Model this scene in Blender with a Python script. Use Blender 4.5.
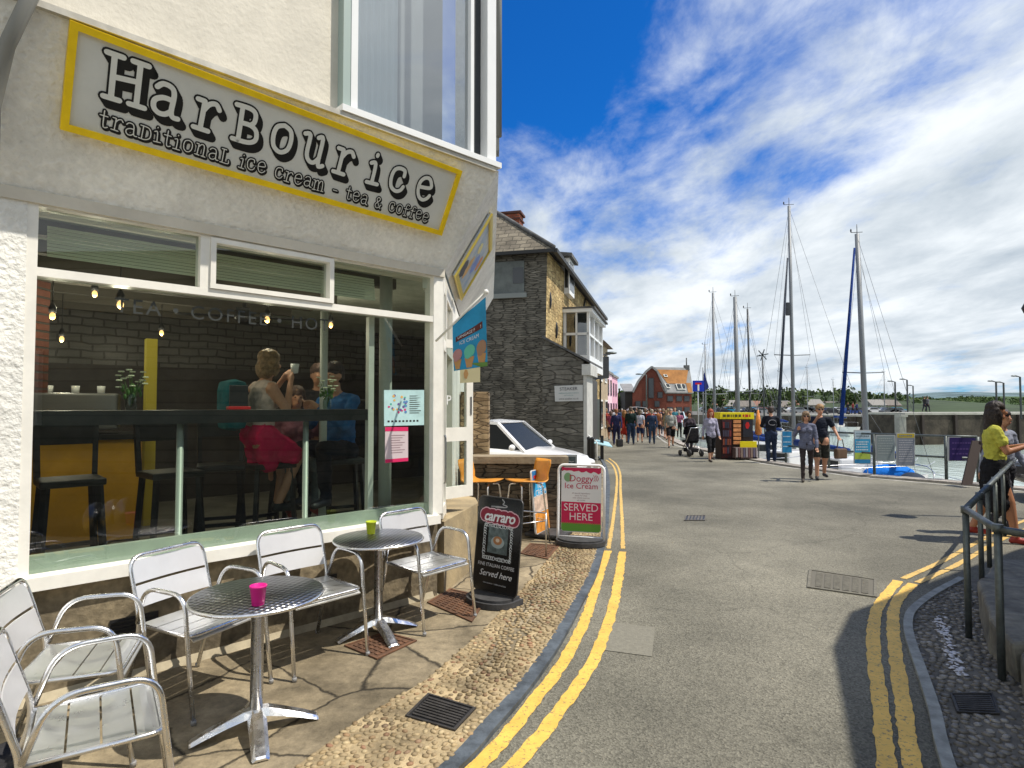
import bpy, bmesh, math, random
from math import sin, cos, tan, pi, sqrt, atan2, radians, hypot
from mathutils import Vector, Matrix
import numpy as np
random.seed(7)
for o in list(bpy.data.objects): bpy.data.objects.remove(o)
SC = bpy.context.scene
COL = SC.collection

# ------------------------------------------------------------------ camera
CAMH, F, TP = 1.70, 600.0, 21/600.0
TH = math.atan(TP)
cd = bpy.data.cameras.new('camera'); cam = bpy.data.objects.new('camera', cd); COL.objects.link(cam)
cam.location = (0, 0, CAMH); cam.rotation_euler = (pi/2+TH, 0, 0)
cd.sensor_width = 36; cd.lens = 36*F/1024; cd.clip_start = .05; cd.clip_end = 6000
SC.camera = cam
SC.render.resolution_x, SC.render.resolution_y = 1024, 768
SC.view_settings.view_transform = 'Standard'; SC.view_settings.look = 'None'
SC.view_settings.exposure = 0.45; SC.view_settings.gamma = 1

# ------------------------------------------------------------------ sun and sky
SUN = Vector((.98*cos(radians(59)), -.2*cos(radians(59)), sin(radians(59)))).normalized()
ld = bpy.data.lights.new('sun', 'SUN'); ld.energy = 3.9; ld.angle = radians(.55); ld.color = (1, .93, .82)
sun = bpy.data.objects.new('sun', ld); COL.objects.link(sun)
sun.rotation_euler = SUN.to_track_quat('Z', 'Y').to_euler(); sun.location = (20, -5, 30)
wd = bpy.data.worlds.new('World'); SC.world = wd; wd.use_nodes = True
nt = wd.node_tree; N = nt.nodes; L = nt.links; N.clear()
def nd(t, **k):
    n = N.new(t)
    for a, b in k.items(): setattr(n, a, b)
    return n
out = nd('ShaderNodeOutputWorld'); bg = nd('ShaderNodeBackground'); bg.inputs['Strength'].default_value = .10
sky = nd('ShaderNodeTexSky', sky_type='NISHITA', sun_disc=False)
sky.sun_elevation = radians(59); sky.sun_rotation = atan2(SUN.x, SUN.y); sky.air_density = 1.0; sky.dust_density = .25; sky.ozone_density = 2.2
tc = nd('ShaderNodeTexCoord'); sep = nd('ShaderNodeSeparateXYZ'); L.new(tc.outputs['Generated'], sep.inputs[0])
def mth(op, a, b=None, c=None, clamp=False):
    m = nd('ShaderNodeMath', operation=op); m.use_clamp = clamp
    for i, v in enumerate((a, b, c)):
        if v is None: continue
        if isinstance(v, (int, float)): m.inputs[i].default_value = v
        else: L.new(v, m.inputs[i])
    return m.outputs[0]
zz = mth('MAXIMUM', sep.outputs[2], .0)
zp = mth('ADD', zz, .16)
px_ = mth('DIVIDE', sep.outputs[0], zp); py_ = mth('DIVIDE', sep.outputs[1], zp)
cmb = nd('ShaderNodeCombineXYZ'); L.new(px_, cmb.inputs[0]); L.new(py_, cmb.inputs[1])
def mapping(rot, sc, loc=(0, 0, 0)):
    m = nd('ShaderNodeMapping'); m.inputs['Rotation'].default_value = (0, 0, rot); m.inputs['Scale'].default_value = sc; m.inputs['Location'].default_value = loc
    L.new(cmb.outputs[0], m.inputs[0]); return m.outputs[0]
def noise(v, sc, det=6, rough=.55, dist=0):
    n = nd('ShaderNodeTexNoise'); n.inputs['Scale'].default_value = sc; n.inputs['Detail'].default_value = det
    n.inputs['Roughness'].default_value = rough; n.inputs['Distortion'].default_value = dist; L.new(v, n.inputs['Vector']); return n.outputs['Fac']
n1 = noise(mapping(.6, (1.0, .62, 1), (3.1, 1.7, 0)), 1.5, 9, .58, .25)
n2 = noise(mapping(.8, (1.2, .75, 1), (9, 4, 0)), 3.6, 9, .62, .3)
n3 = noise(mapping(.9, (.8, .5, 1), (2, 8, 0)), .55, 3, .5, 0)
# coverage rises to the right and toward the horizon, clear at upper left
cov = mth('ADD', mth('MULTIPLY', mth('ABSOLUTE', px_), .20), mth('MULTIPLY', mth('ABSOLUTE', py_), .085))
cov = mth('SUBTRACT', cov, .20)
cov = mth('MINIMUM', cov, .145)
cov = mth('ADD', cov, mth('MINIMUM', mth('MULTIPLY', mth('MAXIMUM', mth('MULTIPLY', sep.outputs[1], -1), 0), 1.2), .2))
dens = mth('ADD', mth('ADD', mth('MULTIPLY', n1, .74), mth('MULTIPLY', n2, .34)), mth('MULTIPLY', n3, .32))
dens = mth('ADD', dens, cov)
mr = nd('ShaderNodeMapRange', interpolation_type='SMOOTHSTEP'); L.new(dens, mr.inputs[0])
mr.inputs[1].default_value = .61; mr.inputs[2].default_value = .86
fac = mr.outputs[0]
# clear-sky colour, a polarised deep blue
tint = nd('ShaderNodeMix', data_type='RGBA', blend_type='MULTIPLY'); tint.inputs[0].default_value = 1
L.new(sky.outputs[0], tint.inputs[6]); tint.inputs[7].default_value = (.055, .50, 1.10, 1)
# cloud colour: white tops with grey undersides
sh = noise(mapping(.5, (1.0, .6, 1), (5, 2, 0)), 1.9, 7, .6, .2)
cr = nd('ShaderNodeValToRGB'); L.new(sh, cr.inputs[0])
cr.color_ramp.elements[0].position = .34; cr.color_ramp.elements[0].color = (3.9, 4.5, 5.1, 1)
cr.color_ramp.elements[1].position = .62; cr.color_ramp.elements[1].color = (7.2, 7.6, 7.9, 1)
mx = nd('ShaderNodeMix', data_type='RGBA'); L.new(fac, mx.inputs[0]); L.new(tint.outputs[2], mx.inputs[6]); L.new(cr.outputs[0], mx.inputs[7])
L.new(mx.outputs[2], bg.inputs[0]); L.new(bg.outputs[0], out.inputs[0])

# ------------------------------------------------------------------ geometry of the view (pixel of the photo -> place)
def ray(x, y):
    v = 384-y
    return Vector((x-512, F*cos(TH)-v*sin(TH), F*sin(TH)+v*cos(TH)))
CP = Vector((0, 0, CAMH))
def W(x, y, Y):
    r = ray(x, y); return CP+r*(Y/r.y)
def gz(Y): return 0.0 if Y < 6 else -.008*(min(Y, 70)-6)
def G_(x, y, dz=0.0):
    r = ray(x, y); z = 0
    for _ in range(30):
        t = (z+dz-CAMH)/r.z; p = CP+r*t; z = gz(p.y)
    return p
def hit(x, y, p0, n):
    r = ray(x, y); return CP+r*((p0-CP).dot(n)/r.dot(n))

# ------------------------------------------------------------------ materials
MATS = {}
def mat(name, col, rough=.7, metal=0.0, var=0.0, vs=6.0, bump=0.0, bs=60.0, spec=.4, coat=0, var2=None, emis=0, fine=0, det=5):
    """col: base colour; var: mottling strength at scale vs; var2: second colour blended by noise; bump at scale bs"""
    if name in MATS: return MATS[name]
    m = bpy.data.materials.new(name); m.use_nodes = True; t = m.node_tree; n = t.nodes; b = n['Principled BSDF']
    b.inputs['Base Color'].default_value = (*col, 1); b.inputs['Roughness'].default_value = rough
    b.inputs['Metallic'].default_value = metal; b.inputs['Specular IOR Level'].default_value = spec
    if coat: b.inputs['Coat Weight'].default_value = coat
    if emis: b.inputs['Emission Color'].default_value = (*col, 1); b.inputs['Emission Strength'].default_value = emis
    tcn = n.new('ShaderNodeTexCoord')
    if var or var2:
        nz = n.new('ShaderNodeTexNoise'); nz.inputs['Scale'].default_value = vs; nz.inputs['Detail'].default_value = det; nz.inputs['Roughness'].default_value = .65
        t.links.new(tcn.outputs['Object'], nz.inputs['Vector'])
        c2 = var2 if var2 else tuple(c*(1-var) for c in col)
        c1 = col if var2 else tuple(min(1, c*(1+var)) for c in col)
        r = n.new('ShaderNodeValToRGB'); r.color_ramp.elements[0].position = .36; r.color_ramp.elements[1].position = .64
        r.color_ramp.elements[0].color = (*c2, 1); r.color_ramp.elements[1].color = (*c1, 1)
        t.links.new(nz.outputs['Fac'], r.inputs[0]); o = r.outputs[0]
        if fine:
            nf = n.new('ShaderNodeTexNoise'); nf.inputs['Scale'].default_value = bs; nf.inputs['Detail'].default_value = 2
            t.links.new(tcn.outputs['Object'], nf.inputs['Vector'])
            rf = n.new('ShaderNodeMapRange'); t.links.new(nf.outputs['Fac'], rf.inputs[0]); rf.inputs[1].default_value = .3; rf.inputs[2].default_value = .7
            rf.inputs[3].default_value = 1-fine; rf.inputs[4].default_value = 1+fine
            mm = n.new('ShaderNodeMix'); mm.data_type = 'RGBA'; mm.blend_type = 'MULTIPLY'; mm.inputs[0].default_value = 1
            t.links.new(o, mm.inputs[6]); t.links.new(rf.outputs[0], mm.inputs[7]); o = mm.outputs[2]
        t.links.new(o, b.inputs['Base Color'])
    if bump:
        nb = n.new('ShaderNodeTexNoise'); nb.inputs['Scale'].default_value = bs; nb.inputs['Detail'].default_value = 4
        t.links.new(tcn.outputs['Object'], nb.inputs['Vector'])
        bp = n.new('ShaderNodeBump'); bp.inputs['Strength'].default_value = 1; bp.inputs['Distance'].default_value = bump
        t.links.new(nb.outputs['Fac'], bp.inputs['Height']); t.links.new(bp.outputs[0], b.inputs['Normal'])
    MATS[name] = m; return m
def nodes(m):
    t = m.node_tree; return t, t.nodes, t.links, t.nodes['Principled BSDF']

def brickmat(name, c1, c2, mortar, bw, bh, msz=.012, rough=.9, bump=.01, vs=3.0, along=None, offs=.5, squash=1.0, mottle=.35):
    """courses laid in a wall: u runs along direction `along` (x,y), v is height"""
    if name in MATS: return MATS[name]
    m = bpy.data.materials.new(name); m.use_nodes = True; t, n, l, b = nodes(m)
    tcn = n.new('ShaderNodeTexCoord'); sp = n.new('ShaderNodeSeparateXYZ'); l.new(tcn.outputs['Object'], sp.inputs[0])
    ax, ay = along or (1, 0)
    def mt(op, a, b_):
        q = n.new('ShaderNodeMath'); q.operation = op
        for i, v in enumerate((a, b_)):
            if isinstance(v, (int, float)): q.inputs[i].default_value = v
            else: l.new(v, q.inputs[i])
        return q.outputs[0]
    u = mt('ADD', mt('MULTIPLY', sp.outputs[0], ax), mt('MULTIPLY', sp.outputs[1], ay))
    cb = n.new('ShaderNodeCombineXYZ'); l.new(u, cb.inputs[0]); l.new(sp.outputs[2], cb.inputs[1])
    nz = n.new('ShaderNodeTexNoise'); nz.inputs['Scale'].default_value = 3.5; nz.inputs['Detail'].default_value = 3; l.new(cb.outputs[0], nz.inputs['Vector'])
    va = n.new('ShaderNodeVectorMath'); va.operation = 'MULTIPLY_ADD'; va.inputs[1].default_value = (bh*.7, bh*.7, 0); l.new(nz.outputs['Color'], va.inputs[0]); l.new(cb.outputs[0], va.inputs[2])
    br = n.new('ShaderNodeTexBrick'); l.new(va.outputs[0], br.inputs['Vector'])
    br.inputs['Color1'].default_value = (*c1, 1); br.inputs['Color2'].default_value = (*c2, 1); br.inputs['Mortar'].default_value = (*mortar, 1)
    br.inputs['Scale'].default_value = 1; br.inputs['Brick Width'].default_value = bw; br.inputs['Row Height'].default_value = bh
    br.inputs['Mortar Size'].default_value = msz; br.inputs['Mortar Smooth'].default_value = .3; br.inputs['Bias'].default_value = 0
    br.offset = offs; br.squash = squash; br.squash_frequency = 3
    n2 = n.new('ShaderNodeTexNoise'); n2.inputs['Scale'].default_value = vs; n2.inputs['Detail'].default_value = 7; n2.inputs['Roughness'].default_value = .7; l.new(tcn.outputs['Object'], n2.inputs['Vector'])
    rr = n.new('ShaderNodeMapRange'); l.new(n2.outputs['Fac'], rr.inputs[0]); rr.inputs[1].default_value = .3; rr.inputs[2].default_value = .7; rr.inputs[3].default_value = 1-mottle; rr.inputs[4].default_value = 1+mottle
    mm = n.new('ShaderNodeMix'); mm.data_type = 'RGBA'; mm.blend_type = 'MULTIPLY'; mm.inputs[0].default_value = 1
    l.new(br.outputs['Color'], mm.inputs[6]); l.new(rr.outputs[0], mm.inputs[7]); l.new(mm.outputs[2], b.inputs['Base Color'])
    h = mt('SUBTRACT', mt('MULTIPLY', n2.outputs['Fac'], .8), br.outputs['Fac'])
    bp = n.new('ShaderNodeBump'); bp.inputs['Strength'].default_value = 1; bp.inputs['Distance'].default_value = bump
    l.new(h, bp.inputs['Height']); l.new(bp.outputs[0], b.inputs['Normal'])
    b.inputs['Roughness'].default_value = rough; b.inputs['Specular IOR Level'].default_value = .25
    MATS[name] = m; return m

def glassmat(name, tintc=(.75, .82, .80), refl=1.0, rough=0.0):
    if name in MATS: return MATS[name]
    m = bpy.data.materials.new(name); m.use_nodes = True; t, n, l, b = nodes(m); n.remove(b)
    o = n['Material Output']; tr = n.new('ShaderNodeBsdfTransparent'); tr.inputs[0].default_value = (*tintc, 1)
    gl = n.new('ShaderNodeBsdfGlossy'); gl.inputs['Roughness'].default_value = rough
    fr = n.new('ShaderNodeFresnel'); fr.inputs[0].default_value = 1.5
    q = n.new('ShaderNodeMath'); q.operation = 'MULTIPLY'; q.use_clamp = True; q.inputs[1].default_value = 1.7*refl; l.new(fr.outputs[0], q.inputs[0])
    ge = n.new('ShaderNodeNewGeometry'); fb = n.new('ShaderNodeMath'); fb.operation = 'SUBTRACT'; fb.inputs[0].default_value = 1; l.new(ge.outputs['Backfacing'], fb.inputs[1]); q2 = n.new('ShaderNodeMath'); q2.operation = 'MULTIPLY'; l.new(q.outputs[0], q2.inputs[0]); l.new(fb.outputs[0], q2.inputs[1]); q = q2
    mxx = n.new('ShaderNodeMixShader'); l.new(q.outputs[0], mxx.inputs[0]); l.new(tr.outputs[0], mxx.inputs[1]); l.new(gl.outputs[0], mxx.inputs[2])
    l.new(mxx.outputs[0], o.inputs[0]); MATS[name] = m; return m

# ------------------------------------------------------------------ mesh builder
class B:
    def __init__(s): s.v = []; s.f = []; s.mi = []; s.m = 0; s.sm = []; s.smooth = False
    def add(s, vs, fs, smooth=None):
        k = len(s.v); s.v += [Vector(p) for p in vs]
        for f in fs: s.f.append(tuple(i+k for i in f)); s.mi.append(s.m); s.sm.append(s.smooth if smooth is None else smooth)
        return s
    def hexa(s, p):   # 8 points: bottom 4 ccw, top 4 ccw
        return s.add(p, [(3, 2, 1, 0), (4, 5, 6, 7), (0, 1, 5, 4), (1, 2, 6, 5), (2, 3, 7, 6), (3, 0, 4, 7)])
    def box(s, c, sz, rz=0, bev=0):
        x, y, z = [a/2 for a in sz]; cr, sr = cos(rz), sin(rz)
        if bev:
            bm = bmesh.new(); bmesh.ops.create_cube(bm, size=1); bmesh.ops.scale(bm, vec=sz, verts=bm.verts)
            bmesh.ops.bevel(bm, geom=bm.edges[:], offset=bev, segments=2, affect='EDGES', profile=.6)
            bm.verts.index_update()
            vs = [(c[0]+v.co.x*cr-v.co.y*sr, c[1]+v.co.x*sr+v.co.y*cr, c[2]+v.co.z) for v in bm.verts]
            fs = [tuple(v.index for v in f.verts) for f in bm.faces]; bm.free(); return s.add(vs, fs)
        pts = []
        for dz in (-z, z):
            for dx, dy in ((-x, -y), (x, -y), (x, y), (-x, y)):
                pts.append((c[0]+dx*cr-dy*sr, c[1]+dx*sr+dy*cr, c[2]+dz))
        return s.hexa(pts)
    def ext(s, poly, vec):  # extrude a planar 3D polygon
        n = len(poly); vec = Vector(vec); a = [Vector(p) for p in poly]; b_ = [p+vec for p in a]
        nn = Vector((0, 0, 0))
        for i in range(n): nn += a[i].cross(a[(i+1) % n])
        if nn.dot(vec) > 0: a.reverse(); b_.reverse()
        fs = [tuple(range(n)), tuple(reversed(range(n, 2*n)))]+[(i, i+n, (i+1) % n+n, (i+1) % n) for i in range(n)]
        return s.add(a+b_, fs)
    def prism(s, poly, z0, z1):
        return s.ext([(p[0], p[1], z0) for p in poly], (0, 0, z1-z0))
    def tube(s, pts, r, n=8, closed=False, cap=True, r2=None, smooth=True):
        pts = [Vector(p) for p in pts]
        m = len(pts); rings = []; up = None
        for i, p in enumerate(pts):
            if closed: d = (pts[(i+1) % m]-pts[i-1])
            else: d = pts[min(i+1, m-1)]-pts[max(i-1, 0)]
            if d.length < 1e-9: d = Vector((0, 0, 1))
            d.normalize()
            if up is None:
                up = Vector((0, 0, 1)) if abs(d.z) < .9 else Vector((1, 0, 0))
            a = d.cross(up)
            if a.length < 1e-6: a = d.cross(Vector((0, 1, 0)))
            a.normalize(); up = a.cross(d).normalized()
            rr = r if r2 is None else r+(r2-r)*i/(m-1)
            rings.append([p+(a*cos(2*pi*k/n)+up*sin(2*pi*k/n))*rr for k in range(n)])
        vs = [q for rg in rings for q in rg]; fs = []
        for i in range(m if closed else m-1):
            j = (i+1) % m
            for k in range(n): fs.append((i*n+k, i*n+(k+1) % n, j*n+(k+1) % n, j*n+k))
        if cap and not closed: fs += [tuple(reversed(range(n))), tuple(range((m-1)*n, m*n))]
        return s.add(vs, fs, smooth)
    def lathe(s, prof, c=(0, 0, 0), n=24, smooth=True):
        vs = []; fs = []
        for (r, z) in prof:
            for k in range(n): vs.append((c[0]+r*cos(2*pi*k/n), c[1]+r*sin(2*pi*k/n), c[2]+z))
        for i in range(len(prof)-1):
            for k in range(n): fs.append((i*n+k, i*n+(k+1) % n, (i+1)*n+(k+1) % n, (i+1)*n+k))
        if prof[0][0] > 1e-5: fs.append(tuple(reversed(range(n))))
        if prof[-1][0] > 1e-5: fs.append(tuple(range((len(prof)-1)*n, len(prof)*n)))
        return s.add(vs, fs, smooth)
    def ell(s, c, r, n=12, m=8, rot=None):
        vs = []; fs = []; c = Vector(c)
        for i in range(m+1):
            a = pi*i/m
            for k in range(n):
                p = Vector((r[0]*sin(a)*cos(2*pi*k/n), r[1]*sin(a)*sin(2*pi*k/n), -r[2]*cos(a)))
                if rot is not None: p = rot @ p
                vs.append(c+p)
        for i in range(m):
            for k in range(n): fs.append((i*n+k, i*n+(k+1) % n, (i+1)*n+(k+1) % n, (i+1)*n+k))
        return s.add(vs, fs, True)
    def bar(s, a, b_, w, h):  # rectangular bar between two points, h measured upwards
        a = Vector(a); b_ = Vector(b_); d = (b_-a).normalized(); sd = d.cross(Vector((0, 0, 1)))
        if sd.length < 1e-4: sd = Vector((1, 0, 0))
        sd.normalize(); u = sd.cross(d).normalized(); P = []
        for q in (a, b_):
            P += [q-sd*w/2-u*h/2, q+sd*w/2-u*h/2, q+sd*w/2+u*h/2, q-sd*w/2+u*h/2]
        return s.add(P, [(0, 1, 2, 3), (7, 6, 5, 4), (0, 4, 5, 1), (1, 5, 6, 2), (2, 6, 7, 3), (3, 7, 4, 0)])
    def build(s, name, mats, parent=None, local=False, fix=True):
        me = bpy.data.meshes.new(name); vs = s.v
        if parent is not None and not local:
            inv = WM(parent).inverted(); vs = [inv @ p for p in vs]
        me.from_pydata([tuple(p) for p in vs], [], s.f)
        mats = mats if isinstance(mats, (list, tuple)) else [mats]
        for m_ in mats: me.materials.append(m_)
        me.polygons.foreach_set('material_index', s.mi); me.polygons.foreach_set('use_smooth', s.sm)
        if fix:
            bm = bmesh.new(); bm.from_mesh(me); bmesh.ops.remove_doubles(bm, verts=bm.verts, dist=1e-6)
            bmesh.ops.recalc_face_normals(bm, faces=bm.faces); bm.to_mesh(me); bm.free()
        me.update()
        o = bpy.data.objects.new(name, me); COL.objects.link(o)
        if parent is not None: o.parent = parent
        return o
def WM(o):
    m = Matrix.Translation(o.location) @ o.rotation_euler.to_matrix().to_4x4() @ Matrix.Diagonal((*o.scale, 1))
    return (WM(o.parent) @ m) if o.parent else m
def tag(o, label, cat, group=None):
    o['label'] = label; o['category'] = cat
    if group: o['group'] = group
    return o
def thing(name, label, cat, loc=(0, 0, 0), rz=0, group=None):
    o = bpy.data.objects.new(name, None); COL.objects.link(o); o.location = loc; o.rotation_euler = (0, 0, rz); o.empty_display_size = .1
    return tag(o, label, cat, group)
def struct(o): o['kind'] = 'structure'; return o
def copy_tree(o, parent=None):
    c = o.copy(); COL.objects.link(c); c.parent = parent
    for ch in [q for q in bpy.data.objects if q.parent == o]: copy_tree(ch, c)
    return c
def fillet(pts, rad, k=5):
    pts = [Vector(p) for p in pts]; o = [pts[0]]
    for i in range(1, len(pts)-1):
        a, b_, c = pts[i-1], pts[i], pts[i+1]
        r = min(rad, (a-b_).length*.49, (c-b_).length*.49)
        p, q = b_+(a-b_).normalized()*r, b_+(c-b_).normalized()*r
        for j in range(k+1):
            t = j/k; o.append(p*(1-t)**2+b_*2*t*(1-t)+q*t*t)
    o.append(pts[-1]); return o
def textmesh(b_, s, mapf, size=1.0, align='CENTER', extr=0.0, spacing=1.0, bold=0, shear=0, curve_res=3):
    """letter faces laid through mapf(u,v)->point"""
    cu = bpy.data.curves.new('t', 'FONT'); cu.body = s; cu.size = size; cu.align_x = align; cu.align_y = 'CENTER'
    cu.space_character = spacing; cu.offset = bold; cu.shear = shear; cu.resolution_u = curve_res; cu.fill_mode = 'FRONT'
    o = bpy.data.objects.new('t', cu); COL.objects.link(o); me = bpy.data.meshes.new_from_object(o)
    fs = [tuple(p.vertices) for p in me.polygons]; vs = [mapf(v.co.x, v.co.y) for v in me.vertices]
    b_.add(vs, fs); bpy.data.meshes.remove(me); bpy.data.objects.remove(o); bpy.data.curves.remove(cu); return b_
def quadmap(tl, tr, br, bl, off=0.0):
    """(u,v) in 0..1 from bottom-left over a quad, pushed off along its normal"""
    tl, tr, br, bl = map(Vector, (tl, tr, br, bl)); n = (br-bl).cross(tl-bl).normalized()
    def f(u, v, o=0.0): return (bl*(1-u)+br*u)*(1-v)+(tl*(1-u)+tr*u)*v+n*(off+o)
    return f

def stonemat(name, c1, c2, mortar, sx, sz, along=(1, 0), rough=.92, bump=.03, mottle=.4, joint=.05, vs=4.0):
    """rubble laid in rough courses: warped flat cells with a colour each"""
    if name in MATS: return MATS[name]
    m = bpy.data.materials.new(name); m.use_nodes = True; t, n, l, b = nodes(m)
    tcn = n.new('ShaderNodeTexCoord'); dt = n.new('ShaderNodeVectorMath'); dt.operation = 'DOT_PRODUCT'; dt.inputs[1].default_value = (along[0]/sx, along[1]/sx, 0); l.new(tcn.outputs['Object'], dt.inputs[0])
    sp = n.new('ShaderNodeSeparateXYZ'); l.new(tcn.outputs['Object'], sp.inputs[0]); dv = n.new('ShaderNodeMath'); dv.operation = 'DIVIDE'; dv.inputs[1].default_value = sz; l.new(sp.outputs[2], dv.inputs[0])
    cb = n.new('ShaderNodeCombineXYZ'); l.new(dt.outputs['Value'], cb.inputs[0]); l.new(dv.outputs[0], cb.inputs[1])
    nz = n.new('ShaderNodeTexNoise'); nz.inputs['Scale'].default_value = .55; nz.inputs['Detail'].default_value = 3; l.new(cb.outputs[0], nz.inputs['Vector'])
    va = n.new('ShaderNodeVectorMath'); va.operation = 'MULTIPLY_ADD'; va.inputs[1].default_value = (.7, .45, 0); l.new(nz.outputs['Color'], va.inputs[0]); l.new(cb.outputs[0], va.inputs[2])
    v = n.new('ShaderNodeTexVoronoi'); v.voronoi_dimensions = '2D'; v.inputs['Scale'].default_value = 1; v.inputs['Randomness'].default_value = .75; l.new(va.outputs[0], v.inputs['Vector'])
    ve = n.new('ShaderNodeTexVoronoi'); ve.voronoi_dimensions = '2D'; ve.feature = 'DISTANCE_TO_EDGE'; ve.inputs['Scale'].default_value = 1; ve.inputs['Randomness'].default_value = .75; l.new(va.outputs[0], ve.inputs['Vector'])
    sc = n.new('ShaderNodeSeparateColor'); l.new(v.outputs['Color'], sc.inputs[0])
    m1 = n.new('ShaderNodeMix'); m1.data_type = 'RGBA'; m1.inputs[6].default_value = (*c1, 1); m1.inputs[7].default_value = (*c2, 1); l.new(sc.outputs[0], m1.inputs[0])
    j = n.new('ShaderNodeMapRange'); j.interpolation_type = 'SMOOTHSTEP'; l.new(ve.outputs['Distance'], j.inputs[0]); j.inputs[1].default_value = joint*.3; j.inputs[2].default_value = joint*1.6
    m2 = n.new('ShaderNodeMix'); m2.data_type = 'RGBA'; m2.inputs[6].default_value = (*mortar, 1); l.new(j.outputs[0], m2.inputs[0]); l.new(m1.outputs[2], m2.inputs[7])
    n2 = n.new('ShaderNodeTexNoise'); n2.inputs['Scale'].default_value = vs; n2.inputs['Detail'].default_value = 8; n2.inputs['Roughness'].default_value = .72; l.new(tcn.outputs['Object'], n2.inputs['Vector'])
    rr = n.new('ShaderNodeMapRange'); l.new(n2.outputs['Fac'], rr.inputs[0]); rr.inputs[1].default_value = .3; rr.inputs[2].default_value = .7; rr.inputs[3].default_value = 1-mottle; rr.inputs[4].default_value = 1+mottle
    m3 = n.new('ShaderNodeMix'); m3.data_type = 'RGBA'; m3.blend_type = 'MULTIPLY'; m3.inputs[0].default_value = 1; l.new(m2.outputs[2], m3.inputs[6]); l.new(rr.outputs[0], m3.inputs[7]); l.new(m3.outputs[2], b.inputs['Base Color'])
    ad = n.new('ShaderNodeMath'); ad.operation = 'MULTIPLY_ADD'; l.new(n2.outputs['Fac'], ad.inputs[0]); ad.inputs[1].default_value = .9; l.new(j.outputs[0], ad.inputs[2])
    ad2 = n.new('ShaderNodeMath'); ad2.operation = 'MULTIPLY_ADD'; l.new(sc.outputs[1], ad2.inputs[0]); ad2.inputs[1].default_value = .6; l.new(ad.outputs[0], ad2.inputs[2])
    bp = n.new('ShaderNodeBump'); bp.inputs['Distance'].default_value = bump; l.new(ad2.outputs[0], bp.inputs['Height']); l.new(bp.outputs[0], b.inputs['Normal'])
    b.inputs['Roughness'].default_value = rough; b.inputs['Specular IOR Level'].default_value = .2; MATS[name] = m; return m
# common materials
M_white = mat('white_paint', (.82, .80, .73), .35, var=.06, vs=5)
M_upvc = mat('white_upvc', (.78, .79, .78), .25, var=.03, vs=2)
M_alu = mat('polished_aluminium', (.80, .80, .80), .22, 1.0, var=.05, vs=12)
M_steel = mat('brushed_steel', (.62, .62, .62), .32, 1.0, var=.08, vs=20)
M_black = mat('black_plastic', (.018, .018, .02), .45, var=.2, vs=10)
M_rubber = mat('dark_rubber', (.05, .05, .052), .7, var=.25, vs=14, bump=.002, bs=90)
M_yellow = mat('yellow_paint', (.95, .64, .01), .45, var=.08, vs=8)
M_slate = mat('slate', (.10, .10, .10), .8, var=.4, vs=3, bump=.01, bs=20)
def smudge(m, lo, hi, sc):
    t, n, l, b = nodes(m); tcn = n.new('ShaderNodeTexCoord'); z = n.new('ShaderNodeTexNoise'); z.inputs['Scale'].default_value = sc; z.inputs['Detail'].default_value = 7; z.inputs['Roughness'].default_value = .7
    l.new(tcn.outputs['Object'], z.inputs['Vector']); r = n.new('ShaderNodeMapRange'); l.new(z.outputs['Fac'], r.inputs[0]); r.inputs[1].default_value = .35; r.inputs[2].default_value = .65; r.inputs[3].default_value = lo; r.inputs[4].default_value = hi; l.new(r.outputs[0], b.inputs['Roughness']); return m
smudge(M_alu, .16, .38, 9)
M_glass = glassmat('window_glass', (.82, .87, .84), 1.3)
M_dkglass = mat('dark_window_glass', (.025, .03, .035), .10, spec=.6)
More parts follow.
